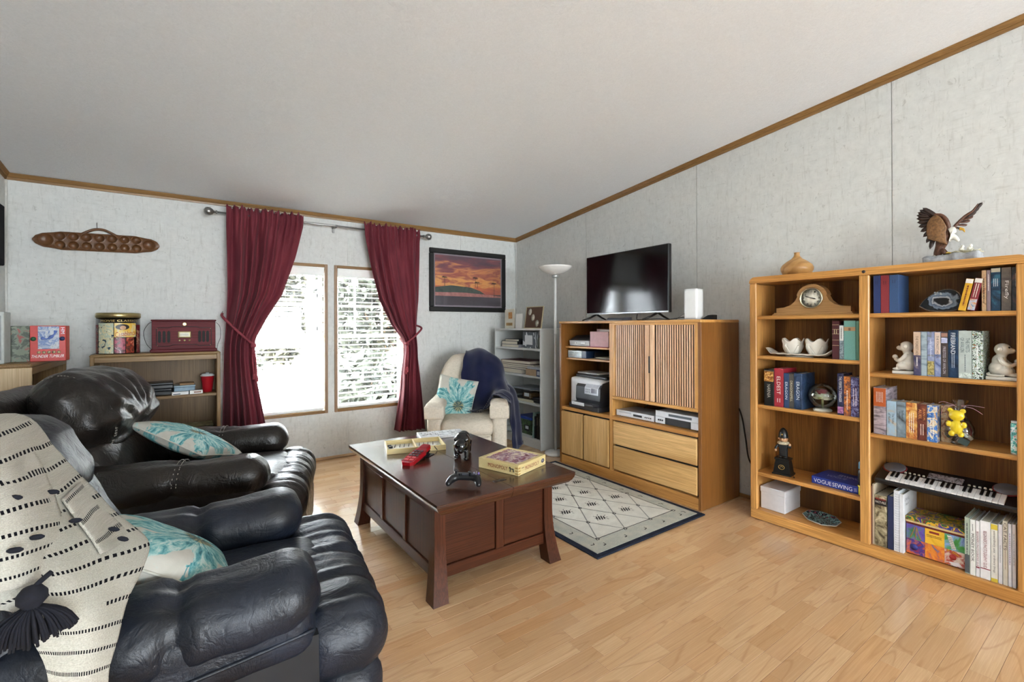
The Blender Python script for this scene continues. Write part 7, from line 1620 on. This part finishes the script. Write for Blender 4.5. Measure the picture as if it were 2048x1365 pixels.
mb = MB(); mb.lathe([(.012, .004), (.012, .010), (0, .011)], 16, (.142, .02, 0)); mb.build('token', cm('#c8c4bc', .3), t); mb = MB(); mb.tube([(.10, -.115, .028), (.118, -.113, .004)], .0024, 5); mb.build('peg', cm('#1d1a16', .5), t)
# printed puzzle box lying flat
t = thing('puzzle_board', 'black and white maze printed flat board at the far table end', 'board', (1.45, 2.862, T), math.radians(-14)); part('board', cm('#d4d6d8', .4), t, (-.155, .150, -.085, .085, 0, .014), b=.002); rg_ = random.Random(12)
mb = MB()
for k in range(60):
    x, y = -.145+.28*rg_.random(), -.075+.145*rg_.random(); a_, b_ = (.008+.03*rg_.random(), .003) if rg_.random() < .5 else (.004, .006+.02*rg_.random()); mb.box(x, min(.146, x+a_), y, min(.081, y+b_), .014, .0146)
mb.build('maze_print', cm('#3a3d44', .4), t)
# red handset
t = thing('red_handset', 'red toy telephone handset with square keys on a black stand', 'handset', (1.075, 2.415, T), math.radians(35)); HR = cm('#a0141e', .25, var=.06, coat=.4, name='glossy_red'); HD = cm('#3a0a10', .35)
hp = [(-.115, -.024), (-.10, -.036), (.03, -.038), (.055, -.028), (.105, -.026), (.112, -.018), (.112, .018), (.105, .026), (.055, .028), (.03, .038), (-.10, .036), (-.115, .024)]
mb = MB(); mb.prism(hp, .012, .034, 'z'); mb.xf(Matrix.Translation((0, 0, .006)) @ Matrix.Rotation(math.radians(-11), 4, 'Y')); mb.build('shell', HR, t)
mb = MB(); mb.prism([(x*.97, y*.9) for x, y in hp], -.002, .012, 'z'); mb.xf(Matrix.Translation((0, 0, .006)) @ Matrix.Rotation(math.radians(-11), 4, 'Y')); mb.v = [(x, y, max(.0005, z_)) for x, y, z_ in mb.v]; mb.build('underside', cm('#1a0a0c', .4), t)
RK = Matrix.Translation((0, 0, .006)) @ Matrix.Rotation(math.radians(-11), 4, 'Y')
for i in range(5):
    for j in range(2 if i < 2 else 3):
        w_ = .024 if i < 2 else .015; yy = (j-.5)*.030 if i < 2 else (j-1)*.020; mb = MB(); mb.box(-.092+.026*i, -.074+.026*i, yy-w_/2, yy+w_/2, .034, .0375, b=.001); mb.xf(RK); mb.build('key', cm('#c02a34', .3) if i < 2 else HD, t)
mb = MB(); mb.box(.060, .104, -.020, .020, .034, .038, b=.003); mb.xf(RK); mb.build('ear_piece', HR, t)
mb = MB(); mb.prism([(.045, 0), (.115, 0), (.085, .024), (.06, .024)], -.018, .018, 'y'); mb.box(.05, .13, -.034, .006, .0, .004, b=.001); mb.build('stand', cm('#16161a', .4), t)
# black bear figure
t = thing('bear_sculpture', 'glossy black bear sculpture walking across the coffee table', 'sculpture', (1.315, 2.335, T), math.radians(235))
GB_ = cm('#08090b', .07, var=.1, coat=.6, name='gloss_black_ceramic')
mb = MB(); mb.ball((-.066, 0, .084), .045, 18, sc=(1, .92, 1)); mb.ball((-.018, 0, .088), .046, 18, sc=(1.1, .92, .95)); mb.ball((.034, 0, .096), .048, 18, sc=(1, .95, 1)); mb.ball((.084, 0, .080), .041, 18, sc=(1.05, .95, .95)); mb.ball((.116, 0, .062), .023, 14, sc=(1.1, .9, .85)); mb.ball((.136, 0, .064), .008, 10)
for s_, fx, bx_ in ((1, .085, -.095), (-1, .040, -.050)):
    mb.tube(cat_rom([(.040, s_*.026, .075), ((.040+fx)/2+.008, s_*.030, .042), (fx, s_*.029, .014)], 5), [.024, .022, .020, .018, .0165, .0155, .015, .0145, .014, .014, .014], 12); mb.ball((fx+.010, s_*.029, .012), .015, 12, sc=(1.35, 1, .78))
    mb.tube(cat_rom([(-.066, s_*.024, .072), ((-.066+bx_)/2+.010, s_*.028, .040), (bx_, s_*.028, .014)], 5), [.027, .025, .022, .020, .018, .0165, .0155, .015, .0145, .014, .014], 12); mb.ball((bx_+.010, s_*.028, .012), .015, 12, sc=(1.35, 1, .78))
for s_ in (-1, 1): mb.ball((.076, s_*.030, .112), .013, 12, sc=(.7, 1, 1))
o = mb.build('body', GB_, t); md = o.modifiers.new('fuse', 'REMESH'); md.mode = 'VOXEL'; md.voxel_size = .003; md.use_smooth_shade = True; sm_ = o.modifiers.new('smooth', 'SMOOTH'); sm_.iterations = 6; sm_.factor = .5
mb = MB(); mb.ball((.112, .015, .082), .0045, 8); mb.ball((.112, -.015, .082), .0045, 8); mb.build('eyes', cm('#b8bcc0', .1), t)
# game controller
t = thing('game_controller', 'black game controller with thumb sticks at the near table end', 'controller', (1.088, 1.905, T), math.radians(-42)); GC = cm('#17181b', .3, var=.1, name='controller_black')
skin('shell', [((0, 0, .036), (.026, .016)), ((.035, 0, .036), (.028, .016)), ((-.035, 0, .036), (.028, .016)), ((.060, -.012, .032), .022), ((-.060, -.012, .032), .022), ((.070, -.042, .022), .016), ((-.070, -.042, .022), .016), ((.072, -.064, .015), .013), ((-.072, -.064, .015), .013)], [(0, 1), (0, 2), (1, 3), (2, 4), (3, 5), (4, 6), (5, 7), (6, 8)], GC, t)
part('face_plate', cm('#3c3e46', .3), t, (-.040, .040, -.014, .016, .044, .053), b=.004)
for x, y in ((-.046, .006), (.024, -.014)): mb = MB(); mb.lathe([(.006, .045), (.006, .060), (.010, .062), (.010, .066), (.007, .065), (0, .064)], 16, (x, y, 0)); mb.build('thumb_stick', GC, t)
for k in range(4): a = k*PI/2; mb = MB(); mb.lathe([(.0045, .048), (.004, .057), (0, .058)], 10, (.050+.011*math.cos(a), .006+.011*math.sin(a), 0)); mb.build('face_button', cm(('#7a6ab0', '#5a5c66', '#8a8ca8', '#6a6c78')[k], .3), t)
mb = MB(); mb.box(-.030, -.014, -.017, -.011, .046, .056, b=.001); mb.box(-.025, -.019, -.022, -.006, .046, .056, b=.001); mb.build('direction_pad', GC, t)
for s_ in (-1, 1): mb = MB(); mb.rbox((s_*.046, .024, .034), (.020, .006, .008), .005, (6, 3, 4)); mb.build('bumper', GC, t)
